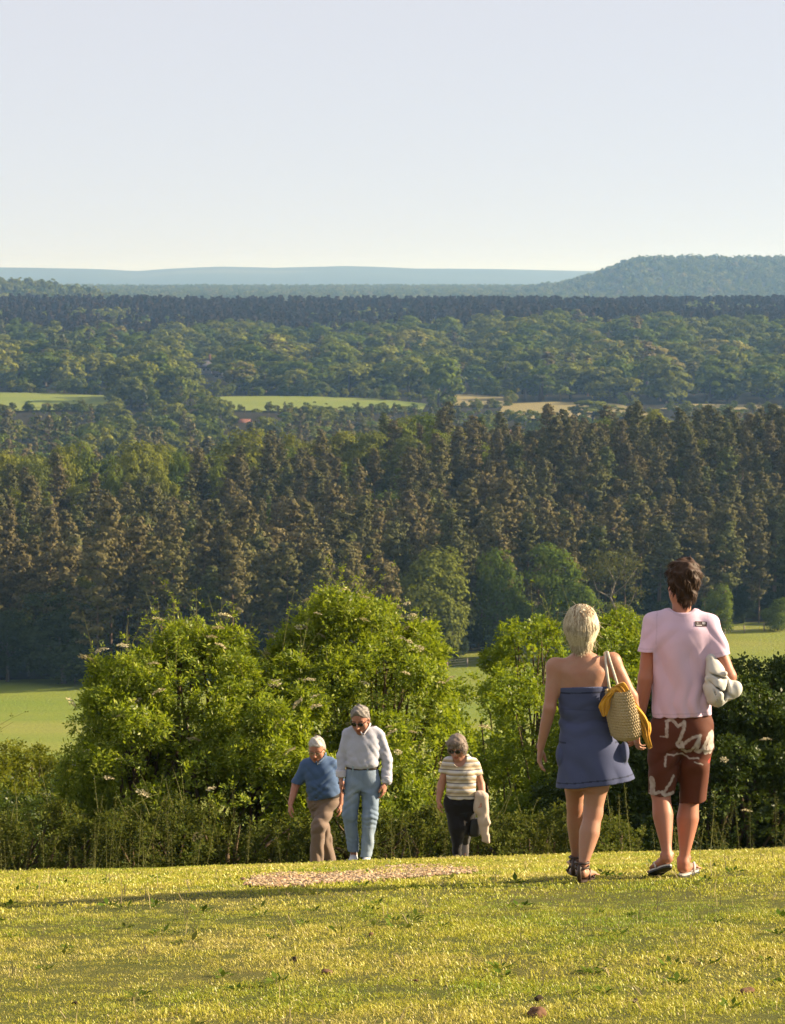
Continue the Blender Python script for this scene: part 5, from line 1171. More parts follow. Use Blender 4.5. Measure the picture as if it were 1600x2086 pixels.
def woman():
    x0 = (1190-800)/F*YW; g = gz(x0, YW-.08)+.008; print('WOMAN dz', g-at(1190, 1802, YW)[2])
    root = empty('person', (x0, YW, g)); tag(root, 'blonde woman in strapless blue dress walking away, straw bag on her shoulder', 'person'); W0 = np.array(root.location)
    one = lambda V, o: np.ones((len(V), 3)); skin = skin_mat('woman skin', (.52, .29, .19))
    B = Sdf((-.34, -.30, -.03), (.40, .50, 1.60), .0055)
    B.loft([(.52, .02, 0, .12, .09), (.68, .025, -.005, .138, .108), (.76, .02, 0, .135, .102), (.90, .006, .01, .112, .082), (1.0, .0, .008, .122, .085), (1.10, -.003, 0, .14, .092), (1.19, 0, -.002, .150, .09), (1.25, .002, -.005, .125, .07), (1.295, .003, 0, .07, .055)], .03)
    B.limb((.002, .0, 1.26), (-.004, .016, 1.37), [(0, .055, .05), (.5, .046, .048), (1, .046, .05)], .035)
    Rh = rotm(yaw=-.12, pitch=-.12, roll=0); hc = np.array((-.010, .02, 1.445)); head(B, hc, Rh, .93, .92, .9)
    for a in ((-.158, -.003, 1.225), (.165, -.003, 1.255)): B.ell(a, (.05, .048, .048), .05)
    for sg in (-1, 1): B.limb((sg*.05, -.062, 1.16), (sg*.085, -.056, 1.20), [(0, .006), (.5, .010), (1, .006)], .05)       # shoulder blades
    B.limb((-.160, -.003, 1.225), (-.192, -.045, .99), [(0, .043), (.35, .043), (.8, .036), (1, .034)], .03)
    B.limb((-.192, -.045, .99), (-.240, .0, .765), [(0, .034), (.25, .036), (.75, .027), (1, .022, .02)], .02)
    hand(B, (-.241, .002, .758), (-.08, .05, -1), (.25, .95, 0), (1, .1, 0), .90, .55)
    B.limb((.168, -.003, 1.255), (.275, -.02, 1.055), [(0, .043), (.35, .043), (.8, .036), (1, .035)], .03)
    B.limb((.275, -.02, 1.055), (.312, .02, .865), [(0, .035), (.3, .036), (.8, .026), (1, .022)], .02)
    hand(B, (.313, .022, .858), (-.03, .0, -1), (-.3, .9, 0), (1, .2, 0), .88, .9)
    B.limb((-.045, .03, .70), (-.034, .16, .40), [(0, .085, .09), (.5, .066, .072), (1, .046, .05)], .03)
    B.limb((-.034, .16, .40), (-.022, .30, .075), [(0, .046, .05), (.3, .05, .054), (.6, .04, .043), (.9, .026, .031), (1, .026, .03)], .02)
    B.limb((-.022, .295, .04), (-.035, .42, .025), [(0, .028), (.5, .033, .024), (1, .036, .013)], .02)
    B.limb((.090, -.01, .70), (.060, -.02, .385), [(0, .082, .088), (.45, .075, .080), (.85, .056, .06), (1, .053, .056)], .03)
    B.limb((.060, -.02, .385), (.000, -.095, .095), [(0, .053, .055), (.15, .053, .056), (.38, .060, .061), (.65, .046, .048), (.92, .030, .034), (1, .030, .034)], .02)
    B.limb((-.008, -.115, .052), (.055, .035, .03), [(0, .030, .028), (.35, .031, .03), (.8, .036, .018), (1, .034, .012)], .02)
    for i in range(5): B.limb((.034+.0115*i, .040-.008*i, .024), (.048+.013*i, .076-.013*i, .02), [(0, .009-.0007*i), (1, .0082-.0007*i)], .005)
    B.ell((-.029, -.098, .098), (.01, .012, .012), .012); B.ell((.028, -.09, .102), (.01, .012, .012), .012)
    B.build('body', skin, root, 3, one)
    # dress with flared skirt and side pockets
    S = Sdf((-.26, -.24, .48), (.38, .30, 1.16), .005)
    S.loft([(.50, .088, .01, .226, .168), (.58, .082, .008, .212, .157), (.68, .062, .002, .192, .142), (.76, .042, 0, .176, .130), (.86, .016, .006, .148, .108), (.94, .004, .01, .134, .099), (1.02, -.002, .006, .138, .100), (1.12, -.004, .002, .150, .105)], .02, n=2.15)
    S.warp([(24, 12, 3, .4, .011, .42, .68), (40, -8, 5, 1.9, .006, .42, .64), (5, 3, 75, .7, .0035, .84, 1.05), (22, 4, 40, 1.4, .0045, .76, 1.0), (9, 2, 80, 2.3, .002, .9, 1.1), (-12, 0, 40, .9, .004, .8, 1.0)])
    S.ell((-.132, .0, .715), (.022, .065, .058), .016); S.ell((.238, -.03, .735), (.026, .072, .062), .016)
    S.plane((.07, 0, .552), (.115, .0, -1)); S.plane((0, 0, 1.106), (-.03, .12, 1))
    S.loft([(.48, .088, .01, .198, .142), (.62, .07, .004, .165, .118)], 0, 's')
    def dress_col(V, o):
        c = np.ones((len(V), 3)); zt = V[:, 2]-1.086; d = np.abs(V[:, 2]-(1.084+.03*V[:, 0])); c[d < .0042] *= .35
        zb = V[:, 2]-(.552+.115*(V[:, 0]-.07)); c[np.abs(zb-.032) < .0034] *= .35; c[np.abs(zb-.0) < .004] *= .8
        d = np.abs(V[:, 2]-(.985-.02*V[:, 0])); c[d < .003] *= .8
        for cx, s in ((.232, 1), (-.150, -1)):
            m = (np.abs(V[:, 2]-.795) < .004) & (s*(V[:, 0]-cx) > -.05); c[m] *= .45
        return c
    kd = NT('blue dress cloth'); co = kd.objco(); c = kd.mix(kd.noise(7, 4, co), (.058, .070, .140), (.075, .088, .165)); c = kd.mix(1.0, c, kd.n('ShaderNodeVertexColor', layer_name='Col').outputs[0], 'MULTIPLY')
    bb = kd.n('ShaderNodeBump', {'Strength': .3, 'Distance': .002, 'Height': kd.noise(240, 3, co)}); pp = kd.n('ShaderNodeBsdfPrincipled', {'Base Color': c, 'Roughness': .85, 'Normal': bb.outputs[0]}); pp.inputs['Specular IOR Level'].default_value = .15; pp.inputs['Sheen Weight'].default_value = .1
    S.build('dress', kd.end(pp.outputs[0]), root, 3, dress_col)
    # hair: blonde layered bob
    H = Sdf((-.16, -.14, 1.28), (.14, .18, 1.60), .005); L = lambda p: hc+Rh@(np.array(p, float)*.93)
    H.ell(L((0, -.014, .045)), np.array((.091, .106, .094)), .02, Rh); H.ell(L((0, -.026, -.03)), np.array((.088, .078, .075)), .04, Rh); H.ell(L((.008, -.055, -.09)), np.array((.052, .036, .055)), .04, Rh)
    H.plane(L((0, .045, -.02)), Rh@np.array((0, 1, -.25)))
    mh = hair_mat('blonde hair', [(0, (.40, .29, .16)), (.2, (.66, .54, .34)), (.6, (.86, .75, .54)), (1, (.98, .90, .70))], .42); md = hair_mat('darker hair roots', [(0, (.20, .12, .06)), (1, (.42, .29, .16))], .45)
    cap = H.build('hair', mh, root, 3); rng = np.random.default_rng(8); Vc = np.array([v.co[:] for v in cap.data.vertices]); Nc = np.array([v.normal[:] for v in cap.data.vertices])
    top = L((.01, -.02, .14)); up = np.where(Vc[:, 2] > 1.38)[0]
    i = rng.choice(up, 3600); C0 = L((0, -.02, .0))
    def hug(p, d, t):
        q = p-C0; e = np.array([.099, .106, .13]); r = np.linalg.norm(q/e)
        if q[2] > -.06 and r < 1.0: p = C0+q/r
        if q[2] > -.02 and r > 1.05: p = C0+q/r*1.04
        mr = .101*(1-.60*np.clip(-q[2]/.13, 0, 1)**1.3)+.004; rx = np.hypot(q[0], q[1]+.02)
        if q[2] < 0 and rx > mr: p = p.copy(); p[0] = C0[0]+q[0]*mr/rx; p[1] = C0[1]+(q[1]+.02)*mr/rx-.02
        if q[2] < -.04: d = d+np.array([-q[0]*5.0, -q[1]*1.5-.05, -.2])*.3
        return p, d
    D = (Vc[i]-top)*np.array([1, 1, .4]); D /= np.maximum(np.linalg.norm(D, axis=1, keepdims=True), .02); D = D*.5+np.array([0, 0, -.8])+Nc[i]*.12
    ln = np.clip((Vc[i, 2]-1.325)*1.0, .04, .21)*rng.uniform(.6, 1.2, 3600)
    strands('hair_strands', Vc[i]+Nc[i]*.001, D, ln, rng, mh, cap, .0015, 6, .9, .14, hug)
    c = rng.choice(np.where((Vc[:, 2] > 1.46) & (Vc[:, 1] < .02) & (np.abs(Vc[:, 0]+.0) < .06))[0], 220); D = (Vc[c]-top); D[:, 2] = 0; D = D/np.maximum(np.linalg.norm(D, axis=1, keepdims=True), .02)*.4+np.array([0, -.1, -.9])
    strands('hair_roots', Vc[c]+Nc[c]*.003, D, rng.uniform(.05, .13, 220), rng, md, cap, .0022, 6, .9, .12, hug)
    c = rng.choice(np.where((Vc[:, 2] < 1.37))[0], 330); D = Nc[c]*.18+np.array([0, 0, -1.])
    strands('hair_tips', Vc[c], D, rng.uniform(.015, .05, 330), rng, mh, cap, .0017, 5, .3, .2)
    c = rng.choice(np.where(Vc[:, 2] > 1.36)[0], 160); D = Nc[c]*.5+np.array([0, 0, -.6])+rng.normal(0, .35, (160, 3))
    strands('hair_flyaways', Vc[c], D, rng.uniform(.03, .08, 160), rng, mh, cap, .0009, 6, .6, .6)
    # sandal on the visible foot
    dk = plain_mat('dark brown leather', (.055, .03, .022), .5, .4, .2, 30)
    def sandal(o, k, lab):
        r = empty('sandal', tuple(W0+np.array(o)*1.0)); tag(r, lab, 'sandal', 'sandals worn by the blonde woman')
        d = np.array([.39, .92, 0]) if k else np.array([-.1, .99, 0]); d /= np.linalg.norm(d); sd_ = np.array([d[1], -d[0], 0]); V = []; n = 24
        for tt in (0, .012):
            for j in range(n):
                an = 2*pi*j/n; u = .5-.54*cos(an); w = sin(an)*.036*(.75+.3*u); V.append(d*.205*u+sd_*w+np.array([0, 0, tt]))
        mesh_obj('sole', V, [tuple(range(n))[::-1], tuple(range(n, 2*n))]+[(j, (j+1) % n, n+(j+1) % n, n+j) for j in range(n)], dk, r)
        def ring(c, rx, z, m=.0065, tilt=0): 
            a = np.linspace(0, 2*pi, 19); return tube(np.stack([c[0]+rx*np.cos(a), c[1]+(rx+.004)*np.sin(a), z+tilt*np.sin(a)], 1), np.full(19, m), 5, False)
        mb = MB(); ac = np.array([.010, .022]) if k else np.array([.0, .01]); mb.add(ring(ac, .037, .112, .008)); mb.add(ring(ac+np.array([.002, .003]), .037, .088, .006, .006)); mb.build('ankle_strap', dk, r, True)
        mb = MB(); hl = np.array([ac[0]-.016, ac[1]-.036, 0]); mb.add(tube([hl+np.array([0, 0, .01]), hl+np.array([-.003, -.004, .06]), hl+np.array([.002, .004, .112])], [.012, .013, .012], 6)); mb.build('heel_strap', dk, r, True)
        mb = MB(); mb.add(tube([d*.06+sd_*.034+np.array([0, 0, .012]), d*.10+sd_*.02+np.array([0, 0, .062]), d*.115-sd_*.01+np.array([0, 0, .058]), d*.10-sd_*.036+np.array([0, 0, .012])], [.007]*4, 5)); mb.add(tube([d*.125+sd_*.037+np.array([0, 0, .012]), d*.15+np.array([0, 0, .038]), d*.14-sd_*.038+np.array([0, 0, .012])], [.006]*3, 5)); mb.build('foot_strap', dk, r, True)
    sandal((-.018, -.145, .004), True, 'dark leather sandal on the woman\'s trailing right foot'); sandal((-.022, .255, -.03), False, 'dark leather sandal on the woman\'s forward left foot')
    # straw bag
    bag = empty('straw_bag', tuple(W0+np.array([.245, -.135, .83]))); tag(bag, 'woven straw bag hanging from the blonde woman\'s shoulder', 'bag'); bag.rotation_euler = (0, -.235, .55)
    S = Sdf((-.12, -.15, -.02), (.12, .15, .33), .0034); S.loft([(.0, 0, 0, .050, .080), (.03, 0, 0, .062, .108), (.12, 0, 0, .062, .116), (.22, 0, 0, .050, .106), (.285, 0, 0, .040, .096)], .0, n=2.6)
    X = np.meshgrid(*[a.astype(np.float32) for a in S.ax], indexing='ij', sparse=True); th = np.arctan2(X[1]*.6, X[0]); row = X[2]/.0165; S.f = S.f-(.0028*np.abs(np.sin(pi*row))+.0019*np.sin(th*32+pi*np.floor(row)))*(np.abs(S.f) < .04)
    S.loft([(.255, 0, 0, .030, .086), (.34, 0, 0, .038, .094)], 0, 's')
    straw = NT('plaited straw'); co = straw.objco(); cs = straw.mix(straw.noise(45, 4, co), (.30, .215, .10), (.45, .345, .185)); b_ = straw.n('ShaderNodeBump', {'Strength': .5, 'Distance': .004, 'Height': straw.noise(140, 3, co)})
    ms = straw.end(straw.n('ShaderNodeBsdfPrincipled', {'Base Color': cs, 'Roughness': .75, 'Normal': b_.outputs[0]}).outputs[0]); S.build('bag_body', ms, bag, 1)
    bi = np.linalg.inv(np.array(rotm_euler(bag.rotation_euler))); toB = lambda p: bi@(np.array(p, float)-np.array([.245, -.135, .83]))
    st = plain_mat('pale canvas strap', (.66, .60, .50), .8, .2, .1, 40); mb = MB()
    sh = (.125, -.04, 1.305); mb.add(tube([toB(p) for p in ((.13, .055, 1.262), (.125, .02, 1.300), sh, (.124, -.085, 1.265), (.135, -.15, 1.16), (.145, -.165, 1.10))], [.0075]*6, 5)); mb.build('strap', st, bag, True)
    mb = MB(); mb.add(tube([toB(p) for p in ((.14, .055, 1.265), (.137, .02, 1.306), (.137, -.04, 1.312), (.147, -.085, 1.27), (.178, -.13, 1.17), (.198, -.15, 1.105))], [.0075]*6, 5)); mb.build('strap', st, bag, True)
    # orange cloth stuffed in the bag
    def drape(path, widths, across, seed, pleats=3.5, amp=.011):
        rng = np.random.default_rng(seed); P_ = np.array(path, float); s_ = np.linspace(0, 1, 46); t0 = np.linspace(0, 1, len(P_)); ctr = np.stack([pchip(t0, P_[:, j])(s_) for j in range(3)], 1); wd_ = np.interp(s_, t0, widths)
        ac = np.array(across, float); ac /= np.linalg.norm(ac); out = np.array([0, -1., .15]); tt = np.linspace(-.5, .5, 34); V = []
        for i, s in enumerate(s_):
            for t in tt:
                ph = 2*pi*pleats*(t+.06*sin(7*s+seed))+.9*sin(5*s)+seed; env = .6+.4*sin(11*s+4*t)
                V.append(ctr[i]+ac*wd_[i]*t*(1+.12*sin(9*s+seed))+out*(amp*env*(1-2*abs(sin(ph*.5))**1.2)-.35*wd_[i]*(2*t)**2*.5)+np.array([0, 0, .006*sin(13*t+6*s)]))
        m_ = len(tt); q = (np.arange(len(s_)-1)[:, None]*m_+np.arange(m_-1)[None, :]).ravel(); return np.array(V), np.stack([q, q+1, q+m_+1, q+m_], 1)
    mb = MB(); mb.add(drape([(.150, -.17, 1.115), (.185, -.205, 1.128), (.225, -.22, 1.085), (.268, -.225, 1.02), (.315, -.215, .95), (.342, -.21, .895), (.352, -.205, .85), (.374, -.2, .785)], [.05, .075, .07, .07, .075, .06, .038, .022], (.8, -.1, .62), 1)); mb.add(drape([(.165, -.205, 1.11), (.130, -.20, 1.07), (.112, -.195, 1.02), (.112, -.19, .965)], [.03, .055, .06, .03], (.9, -.2, .1), 2, 2.5, .009)); mb.add(drape([(.33, -.2, .93), (.352, -.2, .91), (.360, -.195, .87), (.35, -.19, .84)], [.03, .045, .04, .02], (.8, -.2, .5), 3, 2, .008))
    cl = mb.build('cloth', cloth_mat('orange yellow cotton', (.72, .36, .035), .12, 30), None, True); sm_ = cl.modifiers.new('thickness', 'SOLIDIFY'); sm_.thickness = .003; cl.location = tuple(W0); tag(cl, 'orange yellow cloth spilling out of the straw bag', 'cloth')
def rotm_euler(e):
    import mathutils
    return mathutils.Euler(e).to_matrix()
woman()
# ------------------------------------------------------------------ three older walkers coming up over the crest (they face the camera)
def shoe(S, heel, toe, w=.045, hgt=.075):
    a = np.array(heel, float); b = np.array(toe, float); S.limb(a+np.array([0, 0, .045]), b+np.array([0, 0, .032]), [(0, w*.85, .045), (.35, w*.9, .048), (.75, w*1.05, .034), (1, w*.9, .026)], .015); S.limb(a+np.array([0, 0, .05]), a+np.array([0, 0, hgt+.02]), [(0, w*.85, .045), (1, w*.8, .045)], .02)
    return S
def face_col(L, R, c, s, brow=(.35, .3, .28), lip=(.8, .5, .5), beard=.9):
    def f(V, o):
        q = (V-c)@R/s; col = np.ones((len(V), 3))
        front = q[:, 1] > .03
        for sg in (-1, 1):
            m = front & (np.abs(q[:, 0]-sg*.031) < .019) & (np.abs(q[:, 2]-.028) < .0055); col[m] *= np.array(brow)
            m = front & (np.abs(q[:, 0]-sg*.031) < .013) & (np.abs(q[:, 2]-.004) < .004); col[m] *= .3
        m = front & (np.abs(q[:, 0]) < .023) & (np.abs(q[:, 2]+.067) < .011); col[m] *= np.array(lip)
        m = (q[:, 2] < -.04) & (q[:, 2] > -.13) & (q[:, 1] > 0) & ~m; col[m] *= beard
        return col
    return f
def glasses(name, L, s, lens_mat, frame_mat, label, parent_loc, big=1.0):
    r = empty(name, (0, 0, 0)); r.location = parent_loc; tag(r, label, 'glasses')
    def disc(cx, w, h):
        n = 14; V = [L((cx+w*cos(2*pi*j/n), .092-.25*abs(cx+w*cos(2*pi*j/n))**1.6*4, .004+h*sin(2*pi*j/n)*(1 if sin(2*pi*j/n) < 0 else .8))) for j in range(n)]
        V2 = [v+(L((0, .004, 0))-L((0, 0, 0))) for v in V]
        return V+V2, [tuple(range(n))[::-1], tuple(range(n, 2*n))]+[(j, (j+1) % n, n+(j+1) % n, n+j) for j in range(n)]
    for sg in (-1, 1):
        V, Fs = disc(sg*.032, .026*big, .019*big); mesh_obj('lens', V, Fs, lens_mat, r)
    mb = MB(); mb.add(tube([L((-.01, .096, .008)), L((0, .1, .011)), L((.01, .096, .008))], np.full(3, .0025*s), 4))
    for sg in (-1, 1):
        mb.add(tube([L((sg*.056*big, .083, .012)), L((sg*.078, .055, .012)), L((sg*.083, -.005, .012))], np.full(3, .003*s), 4))
        a = np.linspace(0, 2*pi, 15); mb.add(tube([L((sg*.032+.027*big*cos(t), .094-.25*abs(.032+.02*cos(t)*sg*sg)**1.6*4, .004+.0195*big*sin(t)*(1 if sin(t) < 0 else .8))) for t in a], np.full(15, .0022*s), 4, False))
    mb.build('frame', frame_mat, r, True); return r
def hair_cap(root, c, R, s, ells, cuts, mat, seed, n=700, ln=.03, warp=.003, grav=.5, low_z=-.05, r=.0022, noise=.15, flow=1):
    c = np.array(c, float); L = lambda p: c+R@(np.array(p, float)*s); H = Sdf(c-.2*s, c+.2*s, .0058)
    for p, rr in ells: H.ell(L(p), np.array(rr)*s, .025, R)
    H.soft = True; H.warp([(70, 40, 55, .3, warp), (-50, 70, 80, 1.2, warp), (120, -60, 90, 2.0, warp*.6)])
    for kind, p, q in cuts:
        if kind == 'p': H.plane(L(p), R@np.array(q, float))
        else: H.ell(L(p), np.array(q)*s, .012, R, 's')
    cap = H.build('hair', mat, root, 3); V = np.array([v.co[:] for v in cap.data.vertices]); N_ = np.array([v.normal[:] for v in cap.data.vertices]); rng = np.random.default_rng(seed)
    i = rng.choice(len(V), n); cw = L((.01, -.05, .13)); D = V[i]-cw; D *= flow/np.linalg.norm(D, axis=1, keepdims=True); D = D-(D*N_[i]).sum(1, keepdims=True)*N_[i]*.85+rng.normal(0, noise, (n, 3))
    strands('hair_strands', V[i]-N_[i]*.003, D, ln*rng.uniform(.6, 1.4, n), rng, mat, cap, r, 4, grav, .25); return cap
def person(label, px, Y, dx=0, dy=0):
    x0 = (px-800)/F*Y; root = empty('person', (x0, Y, gz(x0+dx, Y+dy)+.006)); tag(root, label, 'person'); return root, np.array(root.location)
HS = .0068
def tall_man():
    root, W0 = person('tall grey haired man in pale shirt and light jeans with sunglasses, walking towards the camera', 735, 37.0); skin = skin_mat('old man skin', (.50, .25, .165)); h = HS
    # the photograph's zoom: x = (zx-625)/601, z = (1150-zy)/601
    Rh = rotm(pi-.32, -.38, .03); hc = np.array((-.004, -.075, 1.575)); hs = 1.20
    B = Sdf((-.36, -.36, -.03), (.42, .28, 1.82), h)
    B.loft([(.80, .02, 0, .12, .085), (.92, .018, 0, .15, .10), (1.08, .018, 0, .155, .11), (1.25, .03, .005, .145, .09), (1.36, .035, .01, .135, .085), (1.44, .03, .0, .075, .06)], .03)
    B.limb((.025, 0, 1.38), (.01, -.045, 1.53), [(0, .075), (.5, .062), (1, .06)], .03); L = head(B, hc, Rh, hs, .95, 1.08)
    B.limb((-.145, .01, 1.38), (-.205, .02, 1.15), [(0, .045), (1, .038)], .03); B.limb((-.205, .02, 1.15), (-.215, -.03, .925), [(0, .038), (1, .028)], .02); hand(B, (-.217, -.03, .925), (-.02, -.10, -1), (.1, -.95, 0), (1, 0, 0), 1.12, .6)
    B.limb((.205, .01, 1.37), (.285, .02, 1.13), [(0, .045), (1, .038)], .03); B.limb((.285, .02, 1.13), (.268, -.05, .895), [(0, .038), (1, .029)], .02); hand(B, (.266, -.052, .89), (-.12, -.10, -1), (-.35, -.9, 0), (-.9, .3, 0), 1.18, .55)
    for a, b, d in (((-.085, 0, .85), (-.118, -.02, .50), (-.078, .02, .09)), ((.09, 0, .85), (.095, -.07, .50), (.062, -.06, .08))): B.limb(a, b, [(0, .075), (1, .052)], .03); B.limb(b, d, [(0, .052), (.35, .052), (1, .034)], .02)
    B.limb((-.078, .03, .05), (-.09, -.11, .032), [(0, .028), (1, .02)], .02); B.limb((.062, -.05, .05), (.05, -.19, .032), [(0, .028), (1, .02)], .02)
    B.build('body', skin, root, 3, face_col(L, Rh, hc, hs))
    S = Sdf((-.36, -.26, .86), (.42, .26, 1.50), h)   # shirt
    S.loft([(1.04, .017, 0, .170, .128), (1.09, .018, -.004, .182, .138), (1.18, .022, 0, .182, .132), (1.30, .028, .006, .180, .128), (1.39, .032, .01, .172, .112), (1.46, .032, .01, .125, .088), (1.53, .026, .0, .080, .074)], .03); S.limb((-.03, .0, 1.505), (-.15, .01, 1.425), [(0, .036), (1, .042)], .06); S.limb((.09, .0, 1.51), (.205, .01, 1.415), [(0, .036), (1, .042)], .06)
    S.limb((-.150, .01, 1.40), (-.208, .02, 1.16), [(0, .054), (.5, .054, .06), (1, .052)], .04); S.limb((-.208, .02, 1.17), (-.214, -.02, .975), [(0, .052), (.7, .050), (1, .052)], .03)
    S.limb((.208, .01, 1.39), (.286, .02, 1.13), [(0, .055), (.5, .055, .062), (1, .055)], .04); S.limb((.286, .02, 1.14), (.283, -.035, .915), [(0, .055), (.7, .056), (1, .062)], .03)
    S.warp([(24, 8, 30, .4, .0032), (46, 9, 16, 1.9, .0035), (-34, 8, 60, 3.1, .003), (18, 3, 90, 2.2, .003, .9, 1.2), (70, 10, 40, .9, .002)])
    S.limb((-.045, -.075, 1.515), (.022, -.128, 1.43), [(0, .009, .028), (1, .008, .02)], .006); S.limb((.098, -.065, 1.535), (.035, -.128, 1.43), [(0, .010, .032), (1, .009, .022)], .006); S.limb((.105, -.01, 1.53), (.098, -.065, 1.535), [(0, .016), (1, .012)], .01)
    S.limb((.030, -.132, 1.41), (.024, -.148, 1.08), [(0, .003), (1, .003)], .004, op='s'); S.limb((.002, -.133, 1.40), (-.004, -.148, 1.08), [(0, .0025), (1, .0025)], .004, op='s')
    S.limb((.085, -.135, 1.285), (.155, -.118, 1.285), [(0, .003), (1, .003)], .004)
    X = np.meshgrid(*[a.astype(np.float32) for a in S.ax], indexing='ij', sparse=True); S.f = np.where((X[0] > -.165) & (X[0] < .205), np.maximum(S.f, 1.062-.02*np.cos(X[0]*9)-X[2]), S.f); S.ell((.022, -.115, 1.52), (.05, .055, .085), .008, None, 's')
    S.build('shirt', cloth_mat('pale lilac shirt cotton', (.55, .56, .66), .06, 40), root, 3)
    lt = cloth_mat('pale shirt trim', (.70, .67, .74), .05, 40); shirt = [o for o in root.children if o.name.startswith('shirt')][0]
    C = Sdf((-.12, -.20, 1.36), (.18, .14, 1.62), .005); C.limb((-.062, -.03, 1.535), (-.040, -.105, 1.525), [(0, .007, .024), (1, .007, .026)], .006); C.limb((-.040, -.108, 1.522), (.018, -.140, 1.425), [(0, .008, .026), (1, .007, .012)], .006)
    C.limb((.106, -.01, 1.525), (.096, -.08, 1.52), [(0, .007, .018), (1, .007, .02)], .006); C.limb((.096, -.085, 1.515), (.036, -.142, 1.43), [(0, .008, .022), (1, .007, .012)], .006); C.build('collar', lt, shirt, 1)
    for cx_, cy_, cz_, tl in ((-.214, -.015, .985, .0), (.283, -.03, .925, .0)):
        C = Sdf((cx_-.09, cy_-.09, cz_-.07), (cx_+.09, cy_+.09, cz_+.09), .005); C.loft([(cz_-.035, cx_, cy_-.006, .058, .060), (cz_+.035, cx_, cy_, .060, .062)], 0); C.loft([(cz_-.06, cx_, cy_-.006, .047, .049), (cz_-.01, cx_, cy_, .047, .049)], 0, 's'); C.warp([(40, 30, 60, .3, .004)]); C.build('cuff', lt, shirt, 1)
    J = Sdf((-.26, -.26, .03), (.30, .24, 1.12), h)   # jeans
    J.loft([(.80, .017, 0, .165, .115), (.90, .017, 0, .182, .125), (1.0, .017, 0, .178, .125), (1.08, .017, 0, .168, .12)], .03); J.limb((-.082, 0, .86), (-.120, -.025, .52), [(0, .102, .115), (.5, .092, .1), (1, .080, .085)], .04); J.limb((-.120, -.025, .52), (-.078, .025, .115), [(0, .080, .085), (.5, .068, .075), (1, .060, .07)], .03)
    J.limb((.115, 0, .86), (.098, -.07, .52), [(0, .102, .115), (.5, .092, .1), (1, .082, .085)], .04); J.limb((.098, -.07, .52), (.058, -.05, .085), [(0, .082, .085), (.5, .070, .078), (1, .066, .078)], .03)
    J.warp([(24, 8, 34, .4, .004), (44, 10, 14, 1.2, .004), (14, 4, 110, 2.0, .005, .05, .3), (-36, 6, 64, .7, .004, .4, .85), (20, 4, 110, 1.4, .004, .4, .62)]); X = np.meshgrid(*[a.astype(np.float32) for a in J.ax], indexing='ij', sparse=True)
    J.f = np.where(X[0] < -.01, np.maximum(J.f, .118-X[2]), np.maximum(J.f, .072-X[2])); J.plane((0, 0, 1.075), (0, 0, 1)); J.limb((-.008, -.03, .80), (-.01, -.06, .10), [(0, .003, .04), (.4, .012, .05), (1, .01, .06)], .012, op='s'); J.limb((.017, -.135, 1.04), (.005, -.13, .86), [(0, .004), (1, .004)], .006, op='s')
    k = NT('faded denim'); co = k.objco(); mp = k.n('ShaderNodeMapping', {0: co, 'Scale': (1, 1, .35)}); c = k.ramp(k.noise(7, 4, mp.outputs[0]), [(.3, (.12, .175, .26)), (.55, (.19, .25, .335)), (.75, (.32, .36, .41))])
    b = k.n('ShaderNodeBump', {'Strength': .3, 'Distance': .003, 'Height': k.noise(160, 3, co)}); J.build('jeans', k.end(k.n('ShaderNodeBsdfPrincipled', {'Base Color': c, 'Roughness': .85, 'Normal': b.outputs[0]}).outputs[0]), root, 3)
    T = Sdf((-.22, -.18, 1.0), (.26, .18, 1.12), .005); T.loft([(1.032, .017, 0, .178, .130), (1.070, .017, 0, .174, .128)], 0); T.loft([(1.0, .017, 0, .165, .118), (1.12, .017, 0, .165, .118)], 0, 's')
    belt = T.build('belt', plain_mat('dark leather belt', (.035, .02, .016), .45, .4, .2, 40), root, 1)
    den = plain_mat('denim loop', (.3, .42, .5)); 
    for x in (-.085, .075): mesh_obj('belt_loop', [(x+a, -.128+.02*abs(x)*3+b_, z) for z in (1.022, 1.08) for a, b_ in ((-.007, 0), (.007, 0), (.007, -.006), (-.007, -.006))], [(0, 1, 2, 3), (7, 6, 5, 4), (0, 4, 5, 1), (1, 5, 6, 2), (2, 6, 7, 3), (3, 7, 4, 0)], den, belt)
    wh = plain_mat('white trainer leather', (.68, .68, .70), .6, .3, .12, 30)
    for hl, to in (((-.078, .05, .0), (-.095, -.14, .0)), ((.062, -.03, -.005), (.048, -.225, .0))):
        S = Sdf((-.18, -.30, -.03), (.16, .14, .20), .005); shoe(S, hl, to, .046, .07); S.plane((0, 0, .0), (0, 0, -1)); S.warp([(60, 40, 90, .3, .0015)])
        o = S.build('trainer', wh, root, 2); mb = MB(); d = np.array(to, float)-np.array(hl, float)
        for q in range(3): m = np.array(hl)+d*(.50+.12*q)+np.array([0, 0, .078-.010*q]); mb.add(tube([m+np.array([-.028, 0, -.012]), m, m+np.array([.028, 0, -.012])], [.003, .004, .003], 4))
        mb.build('laces', plain_mat('grey laces', (.5, .52, .56)), o, True)
    hair_cap(root, hc, Rh, hs, [((0, -.014, .048), (.084, .102, .086)), ((0, -.055, -.01), (.075, .05, .07)), ((0, .02, .095), (.055, .05, .034)), ((0, .01, .115), (.04, .06, .022))], [('p', (0, .046, .04), (0, 1, -.52)), ('e', (-.07, .06, .01), (.04, .05, .04)), ('e', (.07, .06, .01), (.04, .05, .04))], hair_mat('grey hair', [(0, (.11, .09, .08)), (.5, (.20, .17, .155)), (1, (.34, .31, .28))]), 5, 900, .03, .003, .0, noise=.1, flow=-1)
    glasses('sunglasses', L, hs, plain_mat('dark sunglass lens', (.012, .012, .014), .08, .6, 0), plain_mat('dark metal frame', (.05, .04, .04), .4, .5, 0), 'dark sunglasses on the tall man in jeans', tuple(W0))
tall_man()

